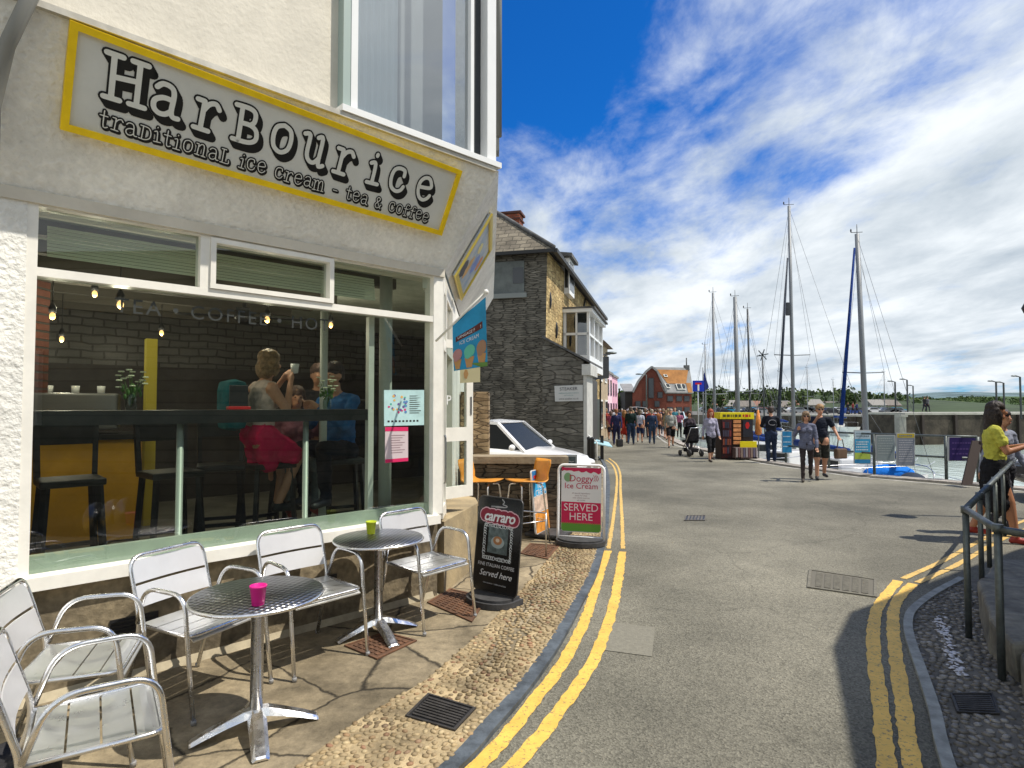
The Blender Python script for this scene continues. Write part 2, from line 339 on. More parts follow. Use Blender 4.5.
# ================================================================== GROUND
def interp(pts, y):  # X(Y) through points sorted by Y
    if y <= pts[0][1]:
        a, b_ = pts[0], pts[1]
    elif y >= pts[-1][1]: a, b_ = pts[-2], pts[-1]
    else:
        for a, b_ in zip(pts, pts[1:]):
            if a[1] <= y <= b_[1]: break
    t = (y-a[1])/(b_[1]-a[1]); return a[0]+(b_[0]-a[0])*t
def smooth2(P, k=8):
    P = [Vector(p) for p in P]; o = []
    for i in range(len(P)-1):
        p0 = P[max(i-1, 0)]; p1 = P[i]; p2 = P[i+1]; p3 = P[min(i+2, len(P)-1)]
        for j in range(k):
            t = j/k
            o.append(.5*((2*p1)+(p2-p0)*t+(2*p0-5*p1+4*p2-p3)*t*t+(3*p1-p0-3*p2+p3)*t**3))
    o.append(P[-1]); return o
def asphalt():
    m = mat('asphalt', (.2, .19, .165), .88, spec=.3); t, n, l, b = nodes(m)
    tcn = n.new('ShaderNodeTexCoord')
    def nz(sc, det, ro=.6):
        q = n.new('ShaderNodeTexNoise'); q.inputs['Scale'].default_value = sc; q.inputs['Detail'].default_value = det; q.inputs['Roughness'].default_value = ro
        l.new(tcn.outputs['Object'], q.inputs['Vector']); return q.outputs['Fac']
    r = n.new('ShaderNodeValToRGB'); l.new(nz(.55, 6, .62), r.inputs[0])
    r.color_ramp.elements[0].position = .38; r.color_ramp.elements[0].color = (.130, .124, .097, 1)
    r.color_ramp.elements[1].position = .64; r.color_ramp.elements[1].color = (.215, .203, .158, 1)
    v = n.new('ShaderNodeTexVoronoi'); v.inputs['Scale'].default_value = 95; l.new(tcn.outputs['Object'], v.inputs['Vector'])
    r2 = n.new('ShaderNodeMapRange'); l.new(v.outputs['Color'], r2.inputs[0]); r2.inputs[3].default_value = .55; r2.inputs[4].default_value = 1.5
    m2 = n.new('ShaderNodeMix'); m2.data_type = 'RGBA'; m2.blend_type = 'MULTIPLY'; m2.inputs[0].default_value = 1
    l.new(r.outputs[0], m2.inputs[6]); l.new(r2.outputs[0], m2.inputs[7])
    rp_ = n.new('ShaderNodeMapRange'); l.new(nz(.16, 3, .5), rp_.inputs[0]); rp_.inputs[1].default_value = .38; rp_.inputs[2].default_value = .62; rp_.inputs[3].default_value = .80; rp_.inputs[4].default_value = 1.18
    mp_ = n.new('ShaderNodeMix'); mp_.data_type = 'RGBA'; mp_.blend_type = 'MULTIPLY'; mp_.inputs[0].default_value = 1; l.new(m2.outputs[2], mp_.inputs[6]); l.new(rp_.outputs[0], mp_.inputs[7])
    ns_ = n.new('ShaderNodeMapRange'); l.new(nz(2.7, 9, .75), ns_.inputs[0]); ns_.inputs[1].default_value = .60; ns_.inputs[2].default_value = .74; ns_.inputs[3].default_value = 1.0; ns_.inputs[4].default_value = .62
    m2 = n.new('ShaderNodeMix'); m2.data_type = 'RGBA'; m2.blend_type = 'MULTIPLY'; m2.inputs[0].default_value = 1; l.new(mp_.outputs[2], m2.inputs[6]); l.new(ns_.outputs[0], m2.inputs[7])
    # hairline cracks and tar seams
    vc = n.new('ShaderNodeTexVoronoi'); vc.feature = 'DISTANCE_TO_EDGE'; vc.inputs['Scale'].default_value = .33
    wv = n.new('ShaderNodeVectorMath'); wv.operation = 'MULTIPLY_ADD'; wv.inputs[1].default_value = (.35, .35, 0)
    nn = n.new('ShaderNodeTexNoise'); nn.inputs['Scale'].default_value = 3; nn.inputs['Detail'].default_value = 5; l.new(tcn.outputs['Object'], nn.inputs['Vector'])
    l.new(nn.outputs['Color'], wv.inputs[0]); l.new(tcn.outputs['Object'], wv.inputs[2]); l.new(wv.outputs[0], vc.inputs['Vector'])
    r3 = n.new('ShaderNodeMapRange'); l.new(vc.outputs['Distance'], r3.inputs[0]); r3.inputs[1].default_value = .0; r3.inputs[2].default_value = .007; r3.inputs[3].default_value = .82; r3.inputs[4].default_value = 1
    m3 = n.new('ShaderNodeMix'); m3.data_type = 'RGBA'; m3.blend_type = 'MULTIPLY'; m3.inputs[0].default_value = 1
    l.new(m2.outputs[2], m3.inputs[6]); l.new(r3.outputs[0], m3.inputs[7]); l.new(m3.outputs[2], b.inputs['Base Color'])
    bp = n.new('ShaderNodeBump'); bp.inputs['Distance'].default_value = .006; bp.inputs['Strength'].default_value = .9
    l.new(v.outputs['Distance'], bp.inputs['Height']); l.new(bp.outputs[0], b.inputs['Normal']); return m
M_asph = asphalt()
QX = [(11.4, 11.6), (10.05, 13.9), (9.05, 15.0), (8.36, 18.3), (8.1, 22), (8.3, 28), (10.2, 40), (16, 62), (26, 95), (46, 150)]
def quayx(Y): return 70 if Y < 11.59 else interp(QX, Y)
QL = [(70, 3.0), (30, 7.5), (15, 10.4), (12.2, 11.2)]+QX
b = B(); Ys = [-14, -6, 0, 2, 4, 6, 8, 10, 11.6, 13.9, 15, 18.3, 22, 28, 34, 40, 50, 62, 70, 95, 150]
for y0, y1 in zip(Ys, Ys[1:]):
    xr0 = 70 if y0 < 11.6 else interp(QX, y0); xr1 = 70 if y1 < 11.6 else interp(QX, y1)
    if y0 < 11.6 and y1 <= 11.6: pass
    xl = -60
    if y1 <= 2.01 or y0 >= 11.6: b.add([(xl, y0, gz(y0)), (xr0, y0, gz(y0)), (xr1, y1, gz(y1)), (xl, y1, gz(y1))], [(0, 1, 2, 3)])
    else: b.add([(xl, y0, gz(y0)), (11.4, y0, gz(y0)), (11.4, y1, gz(y1)), (xl, y1, gz(y1))], [(0, 1, 2, 3)])
b.add([(11.4, 2, 0), (70, 2, 0), (70, 3, 0), (30, 7.5, -.012), (15, 10.4, -.035), (12.2, 11.2, -.04), (11.4, 11.6, -.045), (11.4, 8, -.016), (11.4, 6, 0), (11.4, 4, 0)], [tuple(range(10))])
struct(b.build('road', M_asph, fix=False))
# quay wall with granite coping
M_gran = mat('granite_coping', (.34, .31, .27), .85, var=.3, vs=3, bump=.01, bs=25)
M_quay = stonemat('quay_masonry', (.16, .15, .12), (.24, .22, .18), (.07, .07, .05), .7, .32)
b = B(); c = B()
for (x0, y0), (x1, y1) in zip(QL, QL[1:]):
    z0, z1 = gz(y0), gz(y1); b.add([(x0, y0, z0-.01), (x1, y1, z1-.01), (x1, y1, -6), (x0, y0, -6)], [(0, 1, 2, 3)])
    d = Vector((x1-x0, y1-y0, 0)); nrm = Vector((-d.y, d.x, 0)).normalized()*-.42   # towards land
    a0, a1 = Vector((x0, y0, z0+.05)), Vector((x1, y1, z1+.05)); a0 -= nrm*.1; a1 -= nrm*.1
    if nrm.x > 0: nrm = -nrm
    c.hexa([a0-Vector((0, 0, .3)), a1-Vector((0, 0, .3)), a1+nrm-Vector((0, 0, .3)), a0+nrm-Vector((0, 0, .3)), a0, a1, a1+nrm, a0+nrm])
struct(b.build('quay_wall', M_quay)); struct(c.build('quay_coping', M_gran))
# water
m = mat('harbour_water', (.46, .56, .51), .10, spec=.8); t, n, l, bb = nodes(m)
tcn = n.new('ShaderNodeTexCoord'); nz = n.new('ShaderNodeTexNoise'); nz.inputs['Scale'].default_value = 1.3; nz.inputs['Detail'].default_value = 5
mp = n.new('ShaderNodeMapping'); mp.inputs['Scale'].default_value = (1, .45, 1); l.new(tcn.outputs['Object'], mp.inputs[0]); l.new(mp.outputs[0], nz.inputs['Vector'])
bp = n.new('ShaderNodeBump'); bp.inputs['Distance'].default_value = .05; l.new(nz.outputs['Fac'], bp.inputs['Height']); l.new(bp.outputs[0], bb.inputs['Normal'])
struct(B().add([(-400, -60, -2.3), (3000, -60, -2.3), (3000, 3200, -2.3), (-400, 3200, -2.3)], [(0, 1, 2, 3)]).build('water', m, fix=False))

# kerb and left pavement
kpx = [(444, 768), (482, 727.6), (516, 690), (549, 645), (573, 604), (588, 577), (596, 553), (602, 529), (605, 500), (606, 480), (603, 465), (598, 457)]
KL = [(-2.3, .3), (-1.2, 1.5), (-.72, 2.25)]+[(p.x, p.y) for p in (G_(x, y) for x, y in kpx)]
KLs = [(p.x, p.y) for p in smooth2([(x, y, 0) for x, y in KL], 6)]
def offs2(P, w):
    o = []
    for i, p in enumerate(P):
        a = P[max(i-1, 0)]; c_ = P[min(i+1, len(P)-1)]; d = Vector((c_[0]-a[0], c_[1]-a[1])).normalized()
        o.append((p[0]+d.y*w, p[1]-d.x*w))
    return o
def ribbon(b, P, w0, w1, z0, z1, jit=0, seed=1):
    """strip between offsets w0..w1 (m, to the right of P) with top z1 and sides down to z0, following the ground fall"""
    rnd = random.Random(seed); A = offs2(P, w0); C = offs2(P, w1)
    if jit: A = [(x+rnd.uniform(-jit, jit), y) for x, y in A]; C = [(x+rnd.uniform(-jit, jit), y) for x, y in C]
    for i in range(len(P)-1):
        q = [A[i], C[i], C[i+1], A[i+1]]
        if z0 is None: b.add([(x, y, gz(y)+z1) for x, y in q], [(0, 1, 2, 3)])
        else: b.hexa([(x, y, gz(y)+z0) for x, y in q]+[(x, y, gz(y)+z1) for x, y in q])
M_kerb = mat('blue_slate_kerb', (.075, .09, .105), .75, var=.4, vs=9, bump=.004, bs=40)
b = B(); ribbon(b, KLs, 0, .085, -.05, .030); struct(b.build('kerb', M_kerb))
def slabs():
    m = mat('worn_concrete_slab', (.36, .30, .20), .9); t, n, l, b = nodes(m); tcn = n.new('ShaderNodeTexCoord')
    def nz(sc, det=6, ro=.65):
        q = n.new('ShaderNodeTexNoise'); q.inputs['Scale'].default_value = sc; q.inputs['Detail'].default_value = det; q.inputs['Roughness'].default_value = ro
        l.new(tcn.outputs['Object'], q.inputs['Vector']); return q
    r = n.new('ShaderNodeValToRGB'); l.new(nz(1.3).outputs['Fac'], r.inputs[0]); e = r.color_ramp
    e.elements[0].position = .34; e.elements[0].color = (.145, .118, .074, 1); e.elements[1].position = .66; e.elements[1].color = (.41, .335, .215, 1)
    r4 = n.new('ShaderNodeMapRange'); l.new(nz(14, 8, .75).outputs['Fac'], r4.inputs[0]); r4.inputs[1].default_value = .3; r4.inputs[2].default_value = .7; r4.inputs[3].default_value = .62; r4.inputs[4].default_value = 1.3
    m1 = n.new('ShaderNodeMix'); m1.data_type = 'RGBA'; m1.blend_type = 'MULTIPLY'; m1.inputs[0].default_value = 1; l.new(r.outputs[0], m1.inputs[6]); l.new(r4.outputs[0], m1.inputs[7])
    wv = n.new('ShaderNodeVectorMath'); wv.operation = 'MULTIPLY_ADD'; wv.inputs[1].default_value = (.16, .16, 0); l.new(nz(2.6).outputs['Color'], wv.inputs[0]); l.new(tcn.outputs['Object'], wv.inputs[2])
    vc = n.new('ShaderNodeTexVoronoi'); vc.feature = 'DISTANCE_TO_EDGE'; vc.inputs['Scale'].default_value = 1.25; l.new(wv.outputs[0], vc.inputs['Vector'])
    r3 = n.new('ShaderNodeMapRange'); l.new(vc.outputs['Distance'], r3.inputs[0]); r3.inputs[1].default_value = .003; r3.inputs[2].default_value = .018; r3.inputs[3].default_value = .18; r3.inputs[4].default_value = 1
    vd = n.new('ShaderNodeTexVoronoi'); vd.inputs['Scale'].default_value = 1.25; l.new(wv.outputs[0], vd.inputs['Vector'])
    r5 = n.new('ShaderNodeMapRange'); l.new(vd.outputs['Color'], r5.inputs[0]); r5.inputs[3].default_value = .72; r5.inputs[4].default_value = 1.25
    m2 = n.new('ShaderNodeMix'); m2.data_type = 'RGBA'; m2.blend_type = 'MULTIPLY'; m2.inputs[0].default_value = 1; l.new(m1.outputs[2], m2.inputs[6]); l.new(r3.outputs[0], m2.inputs[7])
    m3 = n.new('ShaderNodeMix'); m3.data_type = 'RGBA'; m3.blend_type = 'MULTIPLY'; m3.inputs[0].default_value = 1; l.new(m2.outputs[2], m3.inputs[6]); l.new(r5.outputs[0], m3.inputs[7])
    l.new(m3.outputs[2], b.inputs['Base Color'])
    ad = n.new('ShaderNodeMath'); ad.operation = 'ADD'; l.new(r3.outputs[0], ad.inputs[0]); l.new(r4.outputs[0], ad.inputs[1])
    bp = n.new('ShaderNodeBump'); bp.inputs['Distance'].default_value = .008; l.new(ad.outputs[0], bp.inputs['Height']); l.new(bp.outputs[0], b.inputs['Normal']); return m
M_slab = slabs()
KYs = [y for x, y in KLs if y < 17.2]
b = B()
yy = [-3, -1]+KYs
for y0, y1 in zip(yy, yy[1:]):
    b.add([(-9, y0, gz(y0)+.024), (interp(KLs, max(y0, .3))+.003, y0, gz(y0)+.024), (interp(KLs, max(y1, .3))+.003, y1, gz(y1)+.024), (-9, y1, gz(y1)+.024)], [(0, 1, 2, 3)])
struct(b.build('pavement', M_slab, fix=False))

def poly_in(p, P):
    x, y = p; c = False; j = len(P)-1
    for i in range(len(P)):
        if (P[i][1] > y) != (P[j][1] > y) and x < (P[j][0]-P[i][0])*(y-P[i][1])/(P[j][1]-P[i][1])+P[i][0]: c = not c
        j = i
    return c
M_mortar = mat('cobble_mortar', (.33, .255, .145), .95, var=.5, vs=3.5, bump=.01, bs=50)
def cobmat(name, ramp, rough=.6):
    m = mat(name, (.3, .3, .3), rough); t, n, l, b = nodes(m); a = n.new('ShaderNodeAttribute'); a.attribute_name = 'tone'; a.attribute_type = 'GEOMETRY'
    r = n.new('ShaderNodeValToRGB'); e = r.color_ramp
    for i, (p, c_) in enumerate(ramp):
        q = e.elements[i] if i < 2 else e.elements.new(p)
        q.position = p; q.color = (*c_, 1)
    l.new(a.outputs['Fac'], r.inputs[0])
    nz = n.new('ShaderNodeTexNoise'); nz.inputs['Scale'].default_value = 60; tcn = n.new('ShaderNodeTexCoord'); l.new(tcn.outputs['Object'], nz.inputs['Vector'])
    mr_ = n.new('ShaderNodeMapRange'); l.new(nz.outputs['Fac'], mr_.inputs[0]); mr_.inputs[3].default_value = .7; mr_.inputs[4].default_value = 1.3
    mm = n.new('ShaderNodeMix'); mm.data_type = 'RGBA'; mm.blend_type = 'MULTIPLY'; mm.inputs[0].default_value = 1; l.new(r.outputs[0], mm.inputs[6]); l.new(mr_.outputs[0], mm.inputs[7])
    nl_ = n.new('ShaderNodeTexNoise'); nl_.inputs['Scale'].default_value = 2.2; nl_.inputs['Detail'].default_value = 5; l.new(tcn.outputs['Object'], nl_.inputs['Vector'])
    ml_ = n.new('ShaderNodeMapRange'); l.new(nl_.outputs['Fac'], ml_.inputs[0]); ml_.inputs[1].default_value = .35; ml_.inputs[2].default_value = .62; ml_.inputs[3].default_value = .52; ml_.inputs[4].default_value = 1.1
    m9 = n.new('ShaderNodeMix'); m9.data_type = 'RGBA'; m9.blend_type = 'MULTIPLY'; m9.inputs[0].default_value = 1; l.new(mm.outputs[2], m9.inputs[6]); l.new(ml_.outputs[0], m9.inputs[7])
    l.new(m9.outputs[2], b.inputs['Base Color']); return m
def cobbles(name, P, size, n, material, seed, z, avoid=()):
    rnd = random.Random(seed); xs = [p[0] for p in P]; ys = [p[1] for p in P]; pts = []; grid = {}
    cs = size*.8
    tries = 0
    while len(pts) < n and tries < n*14:
        tries += 1; x, y = rnd.uniform(min(xs), max(xs)), rnd.uniform(min(ys), max(ys))
        if not poly_in((x, y), P) or any(poly_in((x, y), a) for a in avoid): continue
        k = (int(x/cs), int(y/cs)); ok = True
        for dx in (-1, 0, 1):
            for dy in (-1, 0, 1):
                for q in grid.get((k[0]+dx, k[1]+dy), ()):
                    if hypot(q[0]-x, q[1]-y) < cs: ok = False
        if ok: grid.setdefault(k, []).append((x, y)); pts.append((x, y))
    bm = bmesh.new(); bmesh.ops.create_icosphere(bm, subdivisions=1, radius=1); base = [v.co.copy() for v in bm.verts]; fs = [tuple(v.index for v in f.verts) for f in bm.faces]; bm.free()
    vs = []; ff = []; tone = []
    for x, y in pts:
        a = rnd.uniform(0, pi); rx = size*rnd.uniform(.42, .68); ry = size*rnd.uniform(.34, .5); rz = size*rnd.uniform(.14, .24); k = len(vs); tn = rnd.random()
        for p in base:
            q = Vector((p.x*rx*rnd.uniform(.9, 1.1), p.y*ry*rnd.uniform(.9, 1.1), p.z*rz)); vs.append((x+q.x*cos(a)-q.y*sin(a), y+q.x*sin(a)+q.y*cos(a), gz(y)+z+q.z))
        ff += [tuple(i+k for i in f) for f in fs]; tone += [tn]*len(fs)
    me = bpy.data.meshes.new(name); me.from_pydata(vs, [], ff); me.materials.append(material); me.polygons.foreach_set('use_smooth', [True]*len(ff))
    at = me.attributes.new('tone', 'FLOAT', 'FACE'); at.data.foreach_set('value', tone)
    o = bpy.data.objects.new(name, me); COL.objects.link(o); return o
spx = [(280, 790), (302, 768), (360, 724), (427, 684), (480, 637), (536, 577), (559, 549), (575, 530)]
SL = [(p.x, p.y) for p in (G_(x, y) for x, y in spx)]; SL = [(-1.75, 1.2), (-1.35, 2.0)]+SL
KR = [p for p in KLs if .9 < p[1] < SL[-1][1]+.25]
CP1 = SL+list(reversed(KR))
grate_px = [(405, 722), (428, 699), (476, 714), (455, 737)]
GRP = [(p.x, p.y) for p in (G_(x, y) for x, y in grate_px)]
gb = Vector((sum(p[0] for p in GRP)/4, sum(p[1] for p in GRP)/4)); GRB = [(gb.x+(p[0]-gb.x)*1.12, gb.y+(p[1]-gb.y)*1.12) for p in GRP]
b = B(); b.add([(x, y, gz(y)+.028) for x, y in CP1], [tuple(range(len(CP1)))]); struct(b.build('cobble_bed', M_mortar, fix=False))
M_cob = cobmat('beach_cobbles', [(0, (.38, .29, .16)), (1, (.34, .28, .17)), (.3, (.30, .22, .12)), (.55, (.47, .37, .21)), (.80, (.36, .26, .13)), (.95, (.30, .16, .09))], .7)
o = cobbles('cobblestones', CP1, .040, 5200, M_cob, 3, .028, [GRB]); o['kind'] = 'stuff'; tag(o, 'tan and brown rounded cobbles bedded in the strip between slabs and left kerb', 'cobbles')
# double yellow lines
def linemat(name, c1):
    m = mat(name, c1, .6, var=.12, vs=5, bump=.002, bs=80); t, n, l, b = nodes(m)
    # worn through to the asphalt in small spots
    tcn = n.new('ShaderNodeTexCoord'); nz = n.new('ShaderNodeTexNoise'); nz.inputs['Scale'].default_value = 42; nz.inputs['Detail'].default_value = 6; nz.inputs['Roughness'].default_value = .75
    l.new(tcn.outputs['Object'], nz.inputs['Vector']); r = n.new('ShaderNodeMapRange'); l.new(nz.outputs['Fac'], r.inputs[0]); r.inputs[1].default_value = .36; r.inputs[2].default_value = .45
    mm = n.new('ShaderNodeMix'); mm.data_type = 'RGBA'; mm.inputs[6].default_value = (.15, .13, .09, 1); l.new(r.outputs[0], mm.inputs[0])
    src = b.inputs['Base Color'].links[0].from_socket; l.new(src, mm.inputs[7]); l.new(mm.outputs[2], b.inputs['Base Color']); return m
M_line = linemat('yellow_road_paint', (.74, .46, .09)); M_line2 = linemat('old_yellow_road_paint', (.64, .42, .12))
def pxline(px, ext=None):
    P = [G_(x, y) for x, y in px]; P = [(p.x, p.y, 0) for p in P]
    if ext: P = [(x, y, 0) for x, y in ext]+P
    return [(p.x, p.y) for p in smooth2(P, 14)]
def subd(P, st=.035):
    o = []
    for a, c_ in zip(P, P[1:]):
        k = max(1, int(hypot(c_[0]-a[0], c_[1]-a[1])/st))
        o += [(a[0]+(c_[0]-a[0])*i/k, a[1]+(c_[1]-a[1])*i/k) for i in range(k)]
    o.append(P[-1]); return o
L1 = [(476, 768), (530, 706), (564.5, 660), (586, 618), (599, 577), (608, 551)]; L1b = [(608.5, 549), (613, 520), (616.5, 490), (616.5, 475), (612.5, 465), (606, 460)]
L2 = [(512, 768), (563, 706), (593.5, 660), (611, 615), (618.5, 580), (622.5, 552)]; L2b = [(623, 549), (622, 520), (620.5, 490), (620, 473), (616, 464), (609, 458.5)]
R1 = [(887, 768), (880, 700.6), (873.5, 649), (875, 617), (882.5, 600.6), (898, 581)]; R1b = [(903, 579), (941, 562), (980, 541), (1006, 528), (1040, 515)]
R2 = [(913, 768), (902.5, 700.6), (895, 649), (893, 617), (898, 600), (913, 584)]; R2b = [(918, 583), (957, 565), (999, 541), (1022, 531), (1060, 517)]
for k, (a, w, ex, mt_) in enumerate([(L1, .042, [(-1.9, .7), (-.75, 2.05)], M_line), (L2, .042, [(-1.7, .6), (-.55, 2.05)], M_line), (L1b, .025, None, M_line2), (L2b, .025, None, M_line2),
                       (R1, .042, [(.3, .3), (1.05, 1.55)], M_line), (R2, .042, [(.42, .3), (1.17, 1.55)], M_line), (R1b, .030, None, M_line2), (R2b, .030, None, M_line2)]):
    P = subd(pxline(a, ex)); b = B(); ribbon(b, P, -w, w, None, .005, jit=.007, seed=k); struct(b.build('yellow_line', mt_, fix=False))
# white edge line along the quay
b = B(); ribbon(b, [(11.6, 10.6), (9.6, 13.2), (8.45, 14.8), (7.7, 18.3), (7.4, 24), (7.7, 30), (9.5, 40)], -.06, .06, None, .005); struct(b.build('white_line', mat('white_road_paint', (.40, .39, .34), .7, var=.3, vs=4), fix=False))
# right kerb, gutter cobbles
kr = [(962, 580), (957, 583), (935, 595), (915, 610), (908.5, 622), (910, 640), (922, 675), (935, 715), (948, 768)]
KRr = [(p.x, p.y) for p in smooth2([G_(x, y) for x, y in kr]+[Vector((1.28, 1.4, 0))], 6)]
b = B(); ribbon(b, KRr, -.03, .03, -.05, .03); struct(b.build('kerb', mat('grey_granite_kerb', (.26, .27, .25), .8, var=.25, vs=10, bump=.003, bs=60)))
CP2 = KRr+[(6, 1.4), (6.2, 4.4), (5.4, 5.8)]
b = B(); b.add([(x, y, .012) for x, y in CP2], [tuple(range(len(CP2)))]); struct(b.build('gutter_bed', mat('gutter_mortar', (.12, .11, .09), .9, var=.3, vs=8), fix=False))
g2px = [(950, 697), (993, 697), (1000, 718), (957, 716)]
GR2 = [(p.x, p.y) for p in (G_(x, y) for x, y in g2px)]
CP2b = KRr+[(3.0, 1.4), (3.3, 3.2), (3.95, 4.95)]
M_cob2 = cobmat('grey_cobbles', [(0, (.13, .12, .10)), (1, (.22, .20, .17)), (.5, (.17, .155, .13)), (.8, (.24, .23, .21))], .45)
gc = Vector((sum(p[0] for p in GR2)/4, sum(p[1] for p in GR2)/4))
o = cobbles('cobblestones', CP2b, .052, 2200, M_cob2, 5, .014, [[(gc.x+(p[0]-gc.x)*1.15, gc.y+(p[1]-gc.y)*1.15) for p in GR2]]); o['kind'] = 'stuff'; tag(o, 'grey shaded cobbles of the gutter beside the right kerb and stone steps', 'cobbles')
# spilled white residue among the gutter cobbles
M_chalk = mat('dried_white_spill', (.55, .55, .58), .5, var=.2, vs=30)
rnd = random.Random(4); b = B()
for k in range(150):
    t = rnd.random(); x = 938+22*t+rnd.gauss(0, 3); y = 618+60*t+rnd.gauss(0, 2); p = G_(x, y); r = rnd.uniform(.006, .018)
    b.lathe([(r, 0), (r*.6, .004), (0, .005)], (p.x, p.y, .019), 7)
o = b.build('spill', M_chalk); o['kind'] = 'stuff'; tag(o, 'white dried spill trickling between the grey gutter cobbles', 'spill')

# iron covers and grates
M_rust = mat('rusty_iron', (.20, .10, .055), .8, .2, vs=9, var2=(.10, .055, .035), bump=.006, bs=35)
M_iron = mat('cast_iron', (.06, .055, .05), .65, .5, var=.3, vs=14, bump=.003, bs=50)
def flatq(px): return [Vector((p.x, p.y, gz(p.y))) for p in (G_(x, y) for x, y in px)]
def bil(q, u, v): return (q[0]*(1-u)+q[1]*u)*(1-v)+(q[3]*(1-u)+q[2]*u)*v
def cover(px, label, nb, matl, base, z=.026, cells=None):
    q = flatq(px); c_ = sum(q, Vector())/4; t = thing('drain_cover', label, 'drain cover', c_)
    U = Vector((0, 0, 1)); b = B(); b.ext([p+U*z for p in q], U*.003); b.build('pit', M_black if cells is None else base, t)
    b = B()
    for i in range(4):
        e0, e1 = q[i], q[(i+1) % 4]; f0, f1 = e0+(c_-e0)*.09, e1+(c_-e1)*.09
        b.ext([e0+U*(z+.002), e1+U*(z+.002), f1+U*(z+.002), f0+U*(z+.002)], U*.008)
    b.build('frame', matl, t)
    b = B()
    if cells:
        for i in range(cells[0]):
            for j in range(cells[1]):
                u0, v0 = .1+.8*(i+.15)/cells[0], .1+.8*(j+.15)/cells[1]; u1, v1 = .1+.8*(i+.85)/cells[0], .1+.8*(j+.85)/cells[1]
                b.ext([bil(q, u0, v0)+U*(z+.0031), bil(q, u1, v0)+U*(z+.0031), bil(q, u1, v1)+U*(z+.0031), bil(q, u0, v1)+U*(z+.0031)], U*.006)
        b.build('raised_pattern', matl, t)
    else:
        for i in range(nb):
            v0 = .1+.8*(i+.22)/nb; v1 = .1+.8*(i+.78)/nb
            b.ext([bil(q, .08, v0)+U*(z+.0035), bil(q, .92, v0)+U*(z+.0035), bil(q, .92, v1)+U*(z+.0035), bil(q, .08, v1)+U*(z+.0035)], U*.006)
        b.build('bars', matl, t)
    return t
cover([(428, 699), (476, 714), (455, 737), (405, 722)], 'slotted iron drain grate set in the tan cobble strip', 8, M_iron, None, .027)
cover(g2px, 'slotted iron gutter grate in the dark cobbles by the right steps', 8, M_iron, None, .016)
cover([(344, 650), (385, 636), (417, 645), (377, 664)], 'rusty square cover under the far cafe table', 0, M_rust, mat('rust_base', (.11, .06, .035), .9), .026, (7, 5))
cover([(427, 606), (450, 592), (488, 601), (472, 626)], 'large rusty cover in the pavement beside the black coffee board', 0, M_rust, mat('rust_base', (.11, .06, .035)), .026, (9, 6))
cover([(520, 556), (530, 546), (560, 548), (548, 562)], 'dark rusty cover left of the ice cream board base', 0, M_rust, mat('rust_base', (.11, .06, .035)), .026, (7, 5))
cover([(684, 521), (686, 516), (706, 516), (705, 521)], 'small slotted drain in the middle of the road', 5, mat('worn_grate', (.12, .11, .095), .7, var=.2, vs=20), None, .004)
M_mh = mat('manhole_infill', (.16, .15, .118), .85, var=.2, vs=20, bump=.004, bs=60)
cover([(807, 588), (809, 570), (877, 580), (877, 598)], 'long concrete filled inspection cover in the road by the yellow lines', 0, M_mh, mat('mh_base', (.135, .126, .10), .9), .0025, (14, 6))
q = flatq([(600, 650), (608, 622), (655, 628), (652, 657)]); b = B(); b.add([p+Vector((0, 0, .004)) for p in q], [(0, 1, 2, 3)])
struct(b.build('road_patch', mat('asphalt_patch', (.20, .19, .15), .9, var=.12, vs=30, bump=.004, bs=90), fix=False))

# ================================================================== ICE CREAM SHOP
F0 = G_(140, 681); F0.z = 0; F1 = G_(442, 598); F1.z = 0
dF = (F1-F0).normalized(); nF = Vector((dF.y, -dF.x, 0))
OF = hit(436, 500, F0, nF); OF.z = 0        # s = 0 at the corner post
def FP(s, o, z): return OF+dF*s+nF*o+Vector((0, 0, z))
def fsz(x, y, o=0.0):
    p = hit(x, y, OF+nF*o, nF); return (p-OF).dot(dF), p.z
print('facade', F0, dF, [tuple(round(a, 2) for a in fsz(x, y)) for x, y in [(22, 590), (37, 190), (432, 520), (430, 268), (445, 270), (200, 240), (335, 260), (430, 313), (32, 257), (380, 400)]])
zA = fsz(445, 270)[1]; sA = fsz(445, 270)[0]
A = FP(sA, 0, 0)
D = W(457, 312, 7.4); D.z = 0; dS = (D-A).normalized(); nS = Vector((dS.y, -dS.x, 0))
def SP(t, o, z): return A+dS*t+nS*o+Vector((0, 0, z))
SL_ = .58   # outward flare of the fascia per metre of height
zT = 3.74; oT = (zT-zA)*SL_
def corner(o):   # plan corner of both walls pushed out by o
    p = A+nF*o; q = A+nS*o; # p + dF*s = q + dS*t
    m_ = Matrix(((dF.x, -dS.x), (dF.y, -dS.y))); r = m_.inverted() @ Vector((q.x-p.x, q.y-p.y)); return p+dF*r[0]
print('corner A', A, 'zA', zA, 'E', corner(oT), 'D', D)
M_rough = mat('roughcast_render', (.82, .81, .755), .92, var=.13, vs=1.6, bump=.016, bs=30, fine=.07)
t_, n_, l_, b_ = nodes(M_rough)
M_smooth = mat('cream_painted_render', (.62, .58, .49), .8, var=.08, vs=2.5, bump=.004, bs=30)
M_plinth = mat('stained_plinth_render', (.27, .22, .14), .92, vs=2.6, var2=(.11, .09, .06), bump=.01, bs=22, fine=.25)
shop = thing('ice_cream_shop', 'cream rendered corner ice cream shop with big shopfront window and flared fascia', 'shop', (OF.x, OF.y, 0))
U3 = Vector((0, 0, 1))
sL = fsz(24, 500)[0]; zs = .74; zh = zA-.03
print('sL', sL)
